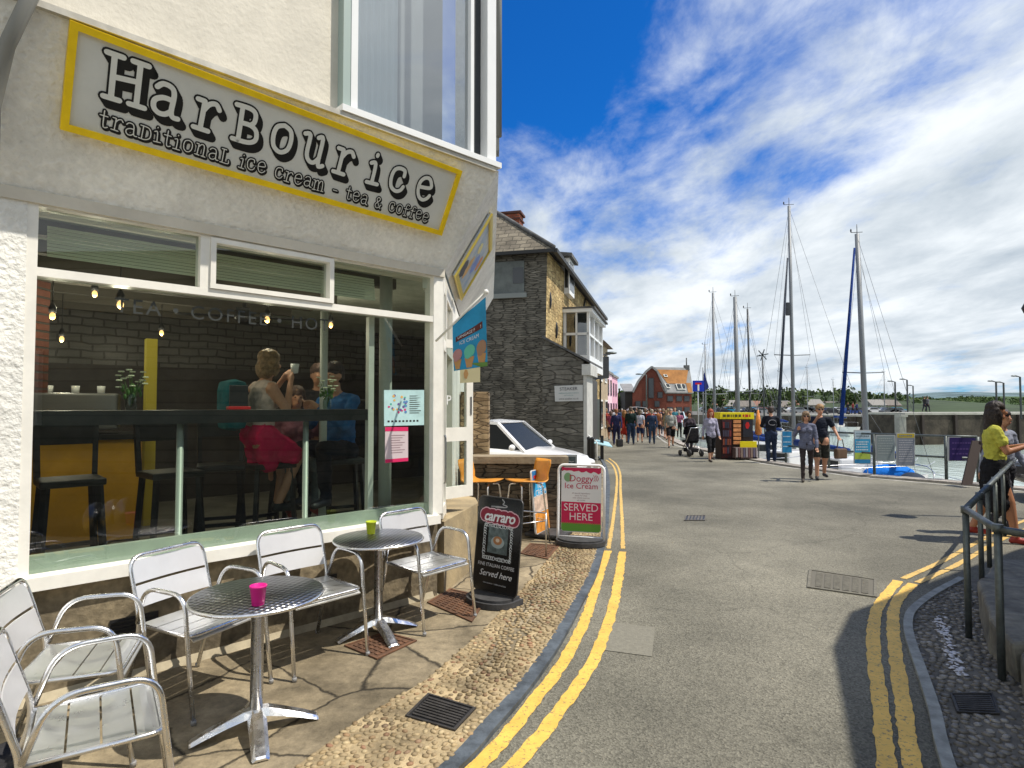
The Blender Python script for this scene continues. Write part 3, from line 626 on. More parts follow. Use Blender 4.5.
# walls: left pier, plinth, head, flares, upper storey
b = B()
def fbox(b, s0, s1, o0, o1, z0, z1):
    return b.hexa([FP(s0, o0, z0), FP(s1, o0, z0), FP(s1, o1, z0), FP(s0, o1, z0), FP(s0, o0, z1), FP(s1, o0, z1), FP(s1, o1, z1), FP(s0, o1, z1)])
def sbox(b, s0, s1, o0, o1, z0, z1):
    return b.hexa([SP(s0, o0, z0), SP(s1, o0, z0), SP(s1, o1, z0), SP(s0, o1, z0), SP(s0, o0, z1), SP(s1, o0, z1), SP(s1, o1, z1), SP(s0, o1, z1)])
fbox(b, -6.5, sL-.02, -.25, .0, .66, zA); b.build('wall', M_rough, shop)
b = B(); fbox(b, -6.5, sA-.05, -.22, -.03, -.1, .66); b.build('plinth', M_plinth, shop)
b = B(); fbox(b, -6.5, sA-.02, -.4, -.034, -.1, .028); b.ext([FP(-6.5, 0, .024), FP(sA-.1, 0, .024), FP(sA-.1, -.05, .10), FP(-6.5, -.05, .10)], nF*-.02); b.build('skirting', mat('concrete_fillet', (.38, .33, .23), .9, var=.2, vs=7), shop)
# small dark vents in the plinth
for s_ in (fsz(135, 640)[0], fsz(322, 585)[0]):
    b = B(); fbox(b, s_-.13, s_+.13, -.026, -.018, .30, .40); [fbox(b, s_-.12, s_+.12, -.0175, -.010, .312+.022*i, .320+.022*i) for i in range(4)]; b.build('air_vent', M_black, shop)
zt0 = zA
Et = corner(oT)
bf = B(); NS = 40
def flare(z): return (z-zt0)*SL_
b = B(); K = 14
rows = [zt0+(zT-zt0)*i/K for i in range(K+1)]
for z0, z1 in zip(rows, rows[1:]):
    c0, c1 = corner(flare(z0)), corner(flare(z1))
    b.add([FP(-6.5, flare(z0), z0), c0+U3*z0, c1+U3*z1, FP(-6.5, flare(z1), z1)], [(0, 1, 2, 3)])
    b.add([c0+U3*z0, SP(6, flare(z0), z0), SP(6, flare(z1), z1), c1+U3*z1], [(0, 1, 2, 3)])
b.build('fascia', M_rough, shop, fix=False)
b = B(); b.add([FP(-6.5, -.3, zt0-.004), corner(0)+U3*(zt0-.004), FP(sA, -.3, zt0-.004)], [(0, 1, 2)]); 
fbox(b, -6.5, sA-.01, -.3, .014, zt0-.07, zt0-.0); b.build('head_moulding', M_smooth, shop)
# upper storey
ou = oT-.10; Cu = corner(ou); sU = (Cu-OF).dot(dF); sW = fsz(338, 60, ou)[0]
b = B(); fbox(b, -6.5, sW, ou-.3, ou, zT, 7.5)
b.build('upper_wall', M_smooth, shop)
b = B(); b.hexa([FP(-6.5, ou, zT-.02), FP(sU, ou, zT-.02), FP(sU+.0, oT+.02, zT-.02), FP(-6.5, oT+.02, zT-.02), FP(-6.5, ou, zT+.015), FP(sU, ou, zT+.015), FP(sU, oT+.02, zT+.015), FP(-6.5, oT+.02, zT+.015)]); b.build('ledge', mat('cream_ledge', (.50, .48, .42), .8, var=.2, vs=5), shop)
b = B(); sbox(b, .15, 6, ou-.3, ou, zT, 7.5); b.build('upper_side_wall', M_rough, shop)
b = B(); fbox(b, -6.5, sU-.2, ou-.5, -3, 7.4, 7.5); b.build('roof', M_slate, shop)
# corner bay window upstairs
wn = B(); s1 = (corner(oT)-OF).dot(dF)-.03; s0 = sW
fbox(wn, s0-.03, s1+.035, ou-.05, oT+.035, zT+.016, zT+.062)
win = wn.build('bay_window', M_upvc, shop)
b = B(); g0 = fsz(357, 60, oT-.03)[0]; g1 = fsz(472, 60, oT-.03)[0]
fbox(b, s0, s0+.06, ou-.02, oT-.02, zT+.06, 6.9)
b.build('jamb', mat('green_grey_jamb', (.32, .40, .37), .5), win)
b = B(); fbox(b, s0+.06, g0, oT-.10, oT-.015, zT+.06, 6.9); fbox(b, s1-.10, s1, oT-.10, oT+.0, zT+.06, 6.9); fbox(b, g0, g1, oT-.08, oT-.03, zT+.062, zT+.10); fbox(b, g1-.02, g1+.015, oT-.11, oT-.02, zT+.06, 6.9)
b.build('window_frame', M_upvc, win)
b = B(); fbox(b, g1+.017, s1-.102, oT-.14, oT-.09, zT+.06, 6.9); b.build('dark_gap', mat('gap_shade', (.03, .035, .04), .5), win)  # dark strip stands in for the shade in the gap
b = B(); fbox(b, g0, g1-.02, oT-.065, oT-.060, zT+.10, 6.9); b.build('pane', glassmat('sky_glass', (.80, .85, .87), 4.2), win)
b = B(); pts = [FP(g0+.01+.36*i/30, oT-.085+.012*sin(i*1.3), 0) for i in range(31)]
for p, q in zip(pts, pts[1:]): b.add([p+U3*(zT+.06), q+U3*(zT+.06), q+U3*6.9, p+U3*6.9], [(0, 1, 2, 3)], True)
b.build('curtain', mat('white_net_curtain', (.8, .8, .8), .9), win)
b = B(); fbox(b, g0-.1, s1, oT-.8, oT-.78, zT, 6.9); b.build('dark_room', mat('dim_room', (.30, .31, .32), .9), win)
b = B(); e = corner(oT)+dS*.10; b.tube([e+U3*(zT+.35), e+U3*7], .03, 8); b.build('downpipe', mat('grey_pipe', (.22, .22, .20), .5), shop)
b = B(); sbox(b, .05, .20, ou, oT+.01, zT+.3, 7.3); b.build('corner_trim', mat('grey_trim', (.25, .26, .24), .6), shop)
# drainpipe at the left end
b = B(); p = hit(30, 0, OF+nF*(oT+.02), nF); q = hit(6, 50, OF+nF*.40, nF); r_ = hit(-8, 110, OF+nF*.2, nF)
b.tube([p+nF*.03+U3*.5, p+nF*.05, q+nF*.05, r_+nF*.05, r_+nF*.06-U3*.6], .035, 10); b.build('drainpipe', mat('grey_pipe', (.22, .22, .20)), shop)
# shopfront frame
sR = 0.0
sA_ = sA-.0
div1 = fsz(206, 250)[0]; div2 = fsz(334, 280)[0]; zb = 2.475
print('div', div1, div2, fsz(203, 222), fsz(430, 313), fsz(32, 257), fsz(38, 192), fsz(430, 268))
sf = B()
fbox(sf, sL-.03, sR+.02, -.13, .045, zs-.075, zs)      # sill
fbox(sf, sL-.03, sL+.03, -.12, -.005, zs+.0, zh)
fbox(sf, sR-.03, sA-.015, -.14, -.005, zs, zh)        # corner post
fbox(sf, sL+.03, sR-.03, -.12, -.010, zb-.04, zb+.01)
fbox(sf, sL+.03, sR-.03, -.12, -.010, zh-.05, zh)
fbox(sf, div1-.03, div1+.03, -.12, -.012, zb+.01, zh-.05)
sfo = sf.build('shopfront', M_white, shop)
b = B()   # opening light in the middle
for (a0, a1, z0, z1) in ((div1+.03, div2, zb+.012, zb+.045), (div1+.03, div2, zh-.085, zh-.052), (div1+.031, div1+.065, zb+.045, zh-.085), (div2-.035, div2, zb+.045, zh-.085)):
    fbox(b, a0, a1, -.10, .004, z0, z1)
b.build('opening_light_frame', M_white, sfo)
b = B(); fbox(b, sL+.03, sR-.03, -.30, -.125, zs-.01, zs+.004); fbox(b, sL+.02, sR-.02, -.119, -.075, zs+.001, zs+.10); b.build('inner_sill', mat('pale_green_sill', (.52, .56, .48), .5, var=.1, vs=3), sfo)
b = B(); fbox(b, sL+.03, sR-.03, -.068, -.062, zs+.001, zb-.04); b.build('pane', M_glass, sfo)
for a0, a1 in ((sL+.03, div1-.03), (div1+.065, div2-.035), (div2, sR-.03)):
    b = B(); fbox(b, a0, a1, -.068, -.062, zb+.01, zh-.05); b.build('pane', M_glass, sfo)
# faint lettering on the glass
M_faint = mat('faint_lettering', (.035, .04, .037), .6)
b = B(); zt_ = zb-.16; textmesh(b, 'TEA \u2022 COFFEE \u2022 HOT', lambda u, v: FP(-2.55+u+.85, -.060, zt_+v), .13, 'CENTER', spacing=1.2); b.build('window_lettering', M_faint, sfo, fix=False)

# interior of the shop
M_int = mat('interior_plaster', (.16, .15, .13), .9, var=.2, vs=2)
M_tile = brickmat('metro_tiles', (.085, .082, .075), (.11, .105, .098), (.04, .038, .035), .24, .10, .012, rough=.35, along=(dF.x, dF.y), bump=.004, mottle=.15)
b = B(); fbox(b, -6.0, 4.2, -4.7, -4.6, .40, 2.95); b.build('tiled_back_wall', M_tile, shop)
b = B(); fbox(b, -6.0, 4.1, -4.6, -4.55, .44, 2.2); b.build('dark_clutter_band', mat('dark_clutter_band', (.035, .03, .028), .6, var=.3, vs=2), shop)  # added dark band, stands in for dark clutter low on the wall
b = B(); fbox(b, -6.0, -5.9, -4.6, -.25, .40, 2.95); b.build('inner_wall', M_int, shop)
b = B(); b.add([FP(-6, -4.7, .44), FP(-6, -.22, .44), FP(sA-.15, -.22, .44), SP(6.2, -.1, .44)], [(0, 1, 2, 3)]); b.build('inner_floor', mat('cafe_floor', (.20, .19, .165), .5, var=.3, vs=3), shop, fix=False)
b = B(); b.add([FP(-6, -4.7, 2.92), FP(-6, -.02, 2.92), FP(sA, -.02, 2.92), SP(6.2, -.1, 2.92)], [(0, 1, 2, 3)]); b.build('ceiling', mat('boarded_ceiling', (.42, .44, .38), .8, var=.15, vs=4), shop, fix=False)
b = B()
for k in range(7): fbox(b, -6, .0, -.75-.6*k, -.66-.6*k, 2.82, 2.918)
b.build('beams', mat('dark_beam', (.09, .08, .065), .7), shop)
# roller blind valance seen in the top lights
b = B()
for k in range(9): fbox(b, sL+.1, sR-.45, -.32+.003*k, -.312+.003*k, zh-.10-.022*k, zh-.083-.022*k)
b.build('blind', mat('pale_green_blind', (.58, .62, .48), .8), sfo)
# inside right: white posts and passage
b = B(); p = FP(fsz(382, 400)[0]-.05, -.16, 0); fbox(b, fsz(380, 400)[0]-.03, fsz(380, 400)[0]+.02, -.18, -.13, zs, zb-.04); b.build('inner_post', M_white, sfo)
b = B(); p = FP(-.18, -.55, 0); b.lathe([(.06, .44), (.06, 2.9)], (p.x, p.y, 0), 16); p = FP(-.62, -.9, 0); b.lathe([(.035, .44), (.035, 2.9)], (p.x, p.y, 0), 12); b.build('round_column', mat('pale_column', (.48, .50, .46), .6), shop)
# yellow pier and counter
M_ycount = mat('mustard_counter', (.80, .42, .03), .5, var=.12, vs=3)
b = B(); fbox(b, -1.62, -1.52, -3.0, -2.9, .44, 2.4); b.build('yellow_pier', mat('yellow_wall', (.55, .45, .05), .7), shop)
# side (door) wall
b = B(); sbox(b, 0, 2.4, -.2, -.02, 2.15+.6, zA); sbox(b, .0, .05, -.09, -.01, zs, zh); sbox(b, .34, .44, -.09, -.01, .42, zh); sbox(b, 1.3, 1.4, -.09, -.01, .42, zh); sbox(b, .05, .34, -.08, -.012, zs-.06, zs+.04); sbox(b, .05, .34, -.08, -.012, 2.2, 2.3); sbox(b, .44, 1.3, -.08, -.012, 2.2, 2.3)
dw = b.build('doorway_frame', M_white, shop)
b = B(); sbox(b, .05, .34, -.05, -.045, zs+.04, 2.2); sbox(b, .05, .34, -.05, -.045, 2.3, 2.75); sbox(b, .44, 1.3, -.05, -.045, 2.3, 2.75); b.build('pane', M_glass, dw)
b = B(); sbox(b, 1.4, 6.4, -.25, -.015, -.2, zA); b.build('side_wall', M_rough, shop)
b = B(); g_ = G_(478, 566); b.prism([(A.x+.0, A.y+.02), (g_.x, g_.y), (g_.x-.05, g_.y+.35), (A.x-.3, A.y+2.2), (A.x-.3, A.y+.3)], -.1, .66); b.build('door_plinth', mat('sand_plinth', (.42, .33, .19), .9, vs=3, var2=(.26, .21, .13), bump=.006, bs=30), shop)
# glazed leaf standing open
P0 = W(438, 500, A.y+.32); P1 = W(471.5, 496.5, A.y+.62); zb0 = P0.z; dl = (Vector((P1.x, P1.y, 0))-Vector((P0.x, P0.y, 0))); wl = dl.length; dl.normalize(); nl = Vector((dl.y, -dl.x, 0)); PL = Vector((P0.x, P0.y, 0))
zt1 = W(471.5, 342, P1.y).z
def lbox(b, a0, a1, z0, z1, o0=-.02, o1=.02): return b.hexa([PL+dl*a0+nl*o0+U3*z0, PL+dl*a1+nl*o0+U3*z0, PL+dl*a1+nl*o1+U3*z0, PL+dl*a0+nl*o1+U3*z0, PL+dl*a0+nl*o0+U3*z1, PL+dl*a1+nl*o0+U3*z1, PL+dl*a1+nl*o1+U3*z1, PL+dl*a0+nl*o1+U3*z1])
b = B(); w6 = wl*.17
zm0 = W(450, 442, P0.y).z; zm1 = W(450, 428, P0.y).z; zb1 = zb0+.11
lbox(b, 0, w6, zb0, zt1); lbox(b, wl-w6*1.15, wl, zb0, zt1); lbox(b, w6, wl-w6*1.15, zb0, zb1); lbox(b, w6, wl-w6*1.15, zm0, zm1); lbox(b, w6, wl-w6*1.15, zt1-.08, zt1)
door = b.build('glazed_door', M_white, shop)
b = B(); lbox(b, w6, wl-w6*1.15, zb1, zm0, -.004, .004); lbox(b, w6, wl-w6*1.15, zm1, zt1-.08, -.004, .004); b.build('pane', M_glass, door)
b = B(); b.tube(fillet([PL+dl*.04+nl*.02+U3*(zb1+.05), PL+dl*.04+nl*.06+U3*(zb1+.05), PL+dl*.04+nl*.06+U3*(zm0+.06), PL+dl*.04+nl*.02+U3*(zm0+.06)], .02), .009); lbox(b, wl-.04, wl-.02, zm1+.12, zm1+.30, .02, .026); b.build('handle', M_steel, door)
b = B()
textmesh(b, 'P', lambda u, v: PL+dl*(w6+.05+u)+nl*.006+U3*(zm1+.26+v), .13); b.build('door_lettering', M_upvc, door, fix=False)

# ------------------------------------------------------------------ shop sign
GLY = {
'H': (.86, [[(.16, 0), (.16, 1)], [(.70, 0), (.70, 1)], [(.16, .5), (.70, .56)], [(0, 0), (.34, 0)], [(0, 1), (.34, 1)], [(.54, 0), (.88, 0)], [(.54, 1), (.88, 1)]]),
'a': (.66, [[(.10, .62), (.22, .74), (.42, .72), (.50, .56), (.50, .16), (.56, .03), (.68, .03)], [(.50, .42), (.28, .42), (.10, .30), (.10, .12), (.22, .02), (.38, .04), (.50, .16)]]),
'r': (.62, [[(.20, 0), (.20, .72)], [(.03, .72), (.20, .72)], [(.03, 0), (.40, 0)], [(.20, .48), (.32, .68), (.48, .74), (.58, .62)]]),
'B': (.72, [[(.16, 0), (.16, .9)], [(.0, 0), (.42, 0), (.62, .12), (.60, .36), (.42, .47), (.16, .47)], [(.0, .9), (.36, .9), (.52, .80), (.52, .58), (.42, .47)]]),
'o': (.66, [[(.32, .76), (.12, .66), (.06, .40), (.12, .12), (.32, .0), (.52, .12), (.58, .40), (.52, .66), (.32, .76)]]),
'u': (.76, [[(.0, .76), (.16, .76), (.16, .24), (.26, .04), (.42, .02), (.56, .20)], [(.42, .76), (.56, .76), (.56, .0), (.72, .0)]]),
'i': (.40, [[(.03, .62), (.19, .62), (.19, 0)], [(.0, 0), (.40, 0)], [(.19, .88), (.20, .92)]]),
'c': (.62, [[(.52, .54), (.50, .72), (.30, .76), (.12, .66), (.06, .40), (.12, .12), (.32, .0), (.50, .06), (.58, .2)]]),
'e': (.62, [[(.08, .40), (.52, .46), (.52, .62), (.40, .76), (.22, .74), (.08, .58), (.06, .32), (.16, .08), (.34, .0), (.50, .08), (.58, .2)]]),
't': (.50, [[(.22, 1), (.22, .16), (.32, .02), (.46, .08)], [(.02, .70), (.42, .70)]]),
'D': (.72, [[(.16, 0), (.16, .8)], [(0, 0), (.36, 0), (.60, .18), (.62, .5), (.50, .74), (.32, .8), (0, .8)]]),
'n': (.72, [[(.16, 0), (.16, .72)], [(.02, .72), (.16, .72)], [(.02, 0), (.30, 0)], [(.16, .5), (.32, .74), (.50, .66), (.54, 0)], [(.42, 0), (.68, 0)]]),
'L': (.60, [[(.16, 0), (.16, .9)], [(.02, .9), (.32, .9)], [(.02, 0), (.54, 0), (.56, .22)]]),
'm': (.95, [[(.14, 0), (.14, .72)], [(.0, .72), (.14, .72)], [(.0, 0), (.26, 0)], [(.14, .52), (.28, .74), (.42, .66), (.46, 0)], [(.46, .52), (.58, .74), (.74, .66), (.78, 0)], [(.38, 0), (.56, 0)], [(.70, 0), (.90, 0)]]),
'f': (.50, [[(.18, 0), (.18, .80), (.30, .98), (.46, .90)], [(.02, .60), (.40, .60)], [(.04, 0), (.34, 0)]]),
'&': (.70, [[(.60, 0), (.14, .62), (.18, .84), (.34, .86), (.40, .70), (.10, .32), (.10, .12), (.26, .0), (.46, .10), (.60, .34)]]),
'-': (.50, [[(.06, .38), (.40, .38)]]), ' ': (.42, []),
'C': (.62, [[(.52, .54), (.50, .72), (.30, .76), (.12, .66), (.06, .40), (.12, .12), (.32, .0), (.50, .06), (.58, .2)]]),
}
class Z: k = 0
def stroke(b, pts, w, mapf, z):
    P = [Vector((p[0], p[1], 0)) for p in pts]
    if len(P) > 2: P = smooth2(P, 4)
    h = w/2
    for i, p in enumerate(P):
        Z.k = (Z.k+1) % 23; zz_ = z+Z.k*.00002
        b.add([mapf(p.x+h*cos(2*pi*k/10), p.y+h*sin(2*pi*k/10), zz_) for k in range(10)], [tuple(range(10))])
        if i:
            q = P[i-1]; d = (p-q)
            if d.length < 1e-6: continue
            d.normalize(); s_ = Vector((-d.y, d.x, 0))*h; Z.k = (Z.k+1) % 23; zz_ = z+Z.k*.00002
            b.add([mapf(v.x, v.y, zz_) for v in (q+s_, q-s_, p-s_, p+s_)], [(0, 1, 2, 3)])
flz = FP(0, 0, zA); e1 = dF; e2 = (nF*SL_+U3).normalized(); n3 = e1.cross(e2).normalized()
if n3.dot(nF) < 0: n3 = -n3
so = .035
c4 = [hit(x, y, flz+n3*so, n3) for x, y in ((77, 20), (462, 172), (440, 235), (53, 127))]
def uv_(p): q = p-(flz+n3*so); return q.dot(e1), q.dot(e2)
uvs = [uv_(p) for p in c4]; print('sign corners', [tuple(round(a, 2) for a in q) for q in uvs])
u0 = (uvs[0][0]+uvs[3][0])/2; u1_ = (uvs[1][0]+uvs[2][0])/2; vb0, vb1 = uvs[3][1], uvs[2][1]; hh = ((uvs[0][1]-uvs[3][1])+(uvs[1][1]-uvs[2][1]))/2
tilt = (vb1-vb0)/(u1_-u0)
def SG(u, v, o=0.0):   # u, v metres from the sign's bottom-left
    return flz+n3*(so+o)+e1*(u0+u)+e2*(vb0+tilt*u+v)
Lw = u1_-u0
print('sign', Lw, hh, tilt)
sg = thing('shop_sign', 'long yellow framed shop sign with black western lettering on the fascia', 'sign', SG(0, 0))
def sgq(b, u0_, u1__, v0, v1, o0, o1): return b.hexa([SG(u0_, v0, o0), SG(u1__, v0, o0), SG(u1__, v1, o0), SG(u0_, v1, o0), SG(u0_, v0, o1), SG(u1__, v0, o1), SG(u1__, v1, o1), SG(u0_, v1, o1)])
b = B(); sgq(b, .02, Lw-.02, .02, hh-.02, -.03, .0); b.build('panel', mat('pale_grey_panel', (.66, .67, .63), .6, var=.05, vs=4), sg)
b = B(); fr = .038
for a in ((0, Lw, 0, fr), (0, Lw, hh-fr, hh), (0, fr, fr, hh-fr), (Lw-fr, Lw, fr, hh-fr)): sgq(b, *a, -.03, .018)
b.build('frame', M_yellow, sg)
M_ink = mat('black_ink', (.008, .008, .008), .6); M_letter = mat('letter_grey', (.74, .75, .70), .6)
def letters(bk, wh, s_, x0, y0, H, adv, sw, ol, sh, rnd_, exact=None):
    x = x0
    for i, ch in enumerate(s_):
        w_, st = GLY[ch]
        dy = rnd_.uniform(-.03, .05)*H if H > .1 else rnd_.uniform(-.05, .05)*H; an = rnd_.uniform(-.06, .06)
        gx = exact[i]-w_*H/2 if exact else x
        if exact and exact[i] is None: continue
        def T(px, py): return (gx+(px*cos(an)-py*sin(an))*H, y0+dy+(px*sin(an)+py*cos(an))*H)
        for pl in st:
            q = [T(*p) for p in pl]
            for k in range(5):
                f_ = (k+1)/5; stroke(bk, [(a+sh*f_*.8, c_-sh*f_) for a, c_ in q], sw+2*ol, lambda a, c_, z: SG(a, c_, z), .0005+.0004*k)
            stroke(bk, q, sw+2*ol, lambda a, c_, z: SG(a, c_, z), .0028)
            if wh: stroke(wh, q, sw, lambda a, c_, z: SG(a, c_, z), .0036)
        x += w_*H+adv
    return x
def upos(x, y):
    q = uv_(hit(x, y, flz+n3*so, n3)); return q[0]-u0, q[1]-vb0-tilt*(q[0]-u0)
cx = [upos(x, y) for x, y in ((126, 82), (165, 98), (208, 108), (249, 122), (284, 132), (316, 145), (345, 157), (377, 163), (400, 172), (426, 184))]
print('letter u,v', [tuple(round(a, 2) for a in q) for q in cx])
rr_ = random.Random(12); bk = B(); wh = B()
letters(bk, wh, 'HarBourice', 0, hh*.43, hh*.41, 0, hh*.052, hh*.019, hh*.062, rr_, [q[0] for q in cx])
ua, ub = upos(98, 128)[0], upos(428, 222)[0]
txt = 'traDitionaL ice cream - tea & coffee'; Hs = hh*.165; wsum = sum(GLY[ch][0] for ch in txt)*Hs; adv = (ub-ua-wsum)/len(txt)
letters(bk, wh, txt, ua, hh*.135, Hs, adv, hh*.010, hh*.016, hh*.012, rr_)
bk.build('lettering', M_ink, sg, fix=False); wh.build('lettering_highlight', M_letter, sg, fix=False)
# second sign on the side fascia
e2s = (nS*SL_+U3).normalized(); n3s = dS.cross(e2s).normalized()
if n3s.dot(nS) < 0: n3s = -n3s
fo = A+U3*zA
def S2(a, v, o=0.0): return fo+dS*a+e2s*v+n3s*(.03+o)
def suv(x, y): q = hit(x, y, fo+n3s*.03, n3s)-fo; return q.dot(dS), q.dot(e2s)
q4 = [suv(x, y) for x, y in ((454, 271), (494, 197), (492, 236), (458, 293))]; print('sign2', q4)
a0, a1 = .42, 1.75; v0_, v1_ = .06, .78
sg2 = thing('picture_sign', 'yellow framed picture sign on the side fascia above the door', 'sign', S2(a0, v0_))
b = B(); b.hexa([S2(a0, v0_, -.02), S2(a1, v0_, -.02), S2(a1, v1_, -.02), S2(a0, v1_, -.02), S2(a0, v0_, 0), S2(a1, v0_, 0), S2(a1, v1_, 0), S2(a0, v1_, 0)]); b.build('panel', mat('picture_panel', (.62, .64, .62), .5, vs=4, var2=(.30, .42, .60)), sg2)
b = B(); f_ = .05
for (p0_, p1_, p2_, p3_) in ((a0, a1, v0_, v0_+f_), (a0, a1, v1_-f_, v1_), (a0, a0+f_, v0_+f_, v1_-f_), (a1-f_, a1, v0_+f_, v1_-f_)):
    b.hexa([S2(p0_, p2_, -.02), S2(p1_, p2_, -.02), S2(p1_, p3_, -.02), S2(p0_, p3_, -.02), S2(p0_, p2_, .02), S2(p1_, p2_, .02), S2(p1_, p3_, .02), S2(p0_, p3_, .02)])
b.build('frame', mat('pale_yellow_frame', (.72, .56, .10), .5), sg2)
for (au, av, r1, r2_, c_) in ((.72, .22, .16, .10, (.05, .05, .07)), (.95, .30, .10, .14, (.75, .45, .15)), (1.25, .42, .14, .12, (.2, .3, .7)), (1.50, .5, .09, .10, (.7, .25, .1)), (1.0, .55, .12, .06, (.85, .75, .3))):
    b = B(); b.add([S2(au+r1*cos(2*pi*k/16)*(1+.2*sin(3*k)), av+r2_*sin(2*pi*k/16), .002+.0004*av) for k in range(16)], [tuple(range(16))]); b.build('painted_shape', mat('sign_blob%d' % int(c_[0]*100+c_[2]*10), c_, .5), sg2, fix=False)
# posters behind the window
def poster(px, name, label, cols, grp=None, o=-.058):
    q = [hit(x, y, OF+nF*o, nF) for x, y in px]; t = thing(name, label, 'poster', sum(q, Vector())/4); f = quadmap(*q)
    b = B(); b.ext([q[3], q[2], q[1], q[0]], nF*.002); b.build('paper', cols[0], t); return t, quadmap(*[p+nF*.003 for p in q])
t, f = poster([(384, 390), (424, 390), (424, 425), (384, 426)], 'poster', 'pale blue menu poster with coloured dots inside the shop window', [mat('pale_blue_paper', (.45, .66, .66), .7, vs=8, var=.1)])
rnd = random.Random(2); dots = {}
for k in range(26):
    cc = rnd.choice([(.6, .05, .2), (.1, .25, .5), (.05, .4, .3), (.7, .4, .1), (.15, .1, .3)]); b = dots.setdefault(cc, B()); u, v, r = rnd.uniform(.08, .55), rnd.uniform(.35, .85), rnd.uniform(.018, .035)
    b.add([f(u+r*cos(2*pi*i/8), v+r*1.2*sin(2*pi*i/8), .0003*k*.1) for i in range(8)], [tuple(range(8))])
for cc, b in dots.items(): b.build('printed_dots', mat('dot%d' % int(cc[0]*100), cc, .6), t, fix=False)
b = B()
for k in range(9): b.add([f(.62, .82-.06*k), f(.62+rnd.uniform(.15, .3), .82-.06*k), f(.92 if k % 2 else .85, .84-.06*k), f(.62, .84-.06*k)], [(0, 1, 2, 3)])
for k in range(9): b.add([f(.08+.09*k, .10), f(.13+.09*k, .10), f(.13+.09*k, .15), f(.08+.09*k, .15)], [(0, 1, 2, 3)])
b.build('printed_lines', M_ink, t, fix=False)
t, f = poster([(385, 427), (408, 427), (408, 461), (385, 463)], 'poster', 'small white poster with pink bands inside the shop window', [mat('pinkish_paper', (.60, .50, .52), .7)])
b = B(); b.add([f(0, 0), f(1, 0), f(1, .1), f(0, .1)], [(0, 1, 2, 3)]); b.add([f(0, .88), f(1, .88), f(1, 1), f(0, 1)], [(0, 1, 2, 3)]); b.build('printed_bands', mat('pink_print', (.65, .02, .12), .6), t, fix=False)
b = B(); [b.add([f(.25, .75-.07*k), f(.85-.1*(k % 3), .75-.07*k), f(.85-.1*(k % 3), .772-.07*k), f(.25, .772-.07*k)], [(0, 1, 2, 3)]) for k in range(8)]; b.build('printed_lines', mat('grey_print', (.3, .2, .22), .6), t, fix=False)
from mathutils import noise as mnoise
# ================================================================== PEOPLE
def rcone_mesh(b, a, c, ra, rb, n=10):
    a, c = Vector(a), Vector(c); d = c-a; Lh = d.length
    if Lh < 1e-5: return b.ell(a, (ra, ra, ra), n, 6)
    d.normalize(); u = Vector((0, 0, 1)) if abs(d.z) < .9 else Vector((1, 0, 0)); x = d.cross(u).normalized(); y = d.cross(x)
    pr = [(-ra, 0.0)]+[(-ra*cos(t), ra*sin(t)) for t in (.5, 1.05)]+[(0, ra), (Lh, rb)]+[(Lh+rb*sin(t), rb*cos(t)) for t in (.5, 1.05)]+[(Lh+rb, 0)]
    vs = [a+d*pr[0][0]]; fs = []
    for h, r in pr[1:-1]: vs += [a+d*h+(x*cos(2*pi*k/n)+y*sin(2*pi*k/n))*r for k in range(n)]
    vs.append(a+d*pr[-1][0]); m = len(pr)-2
    for k in range(n): fs.append((0, 1+(k+1) % n, 1+k))
    for i in range(m-1):
        for k in range(n): fs.append((1+i*n+k, 1+i*n+(k+1) % n, 1+(i+1)*n+(k+1) % n, 1+(i+1)*n+k))
    for k in range(n): fs.append((1+(m-1)*n+k, 1+(m-1)*n+(k+1) % n, len(vs)-1))
    return b.add(vs, fs, True)
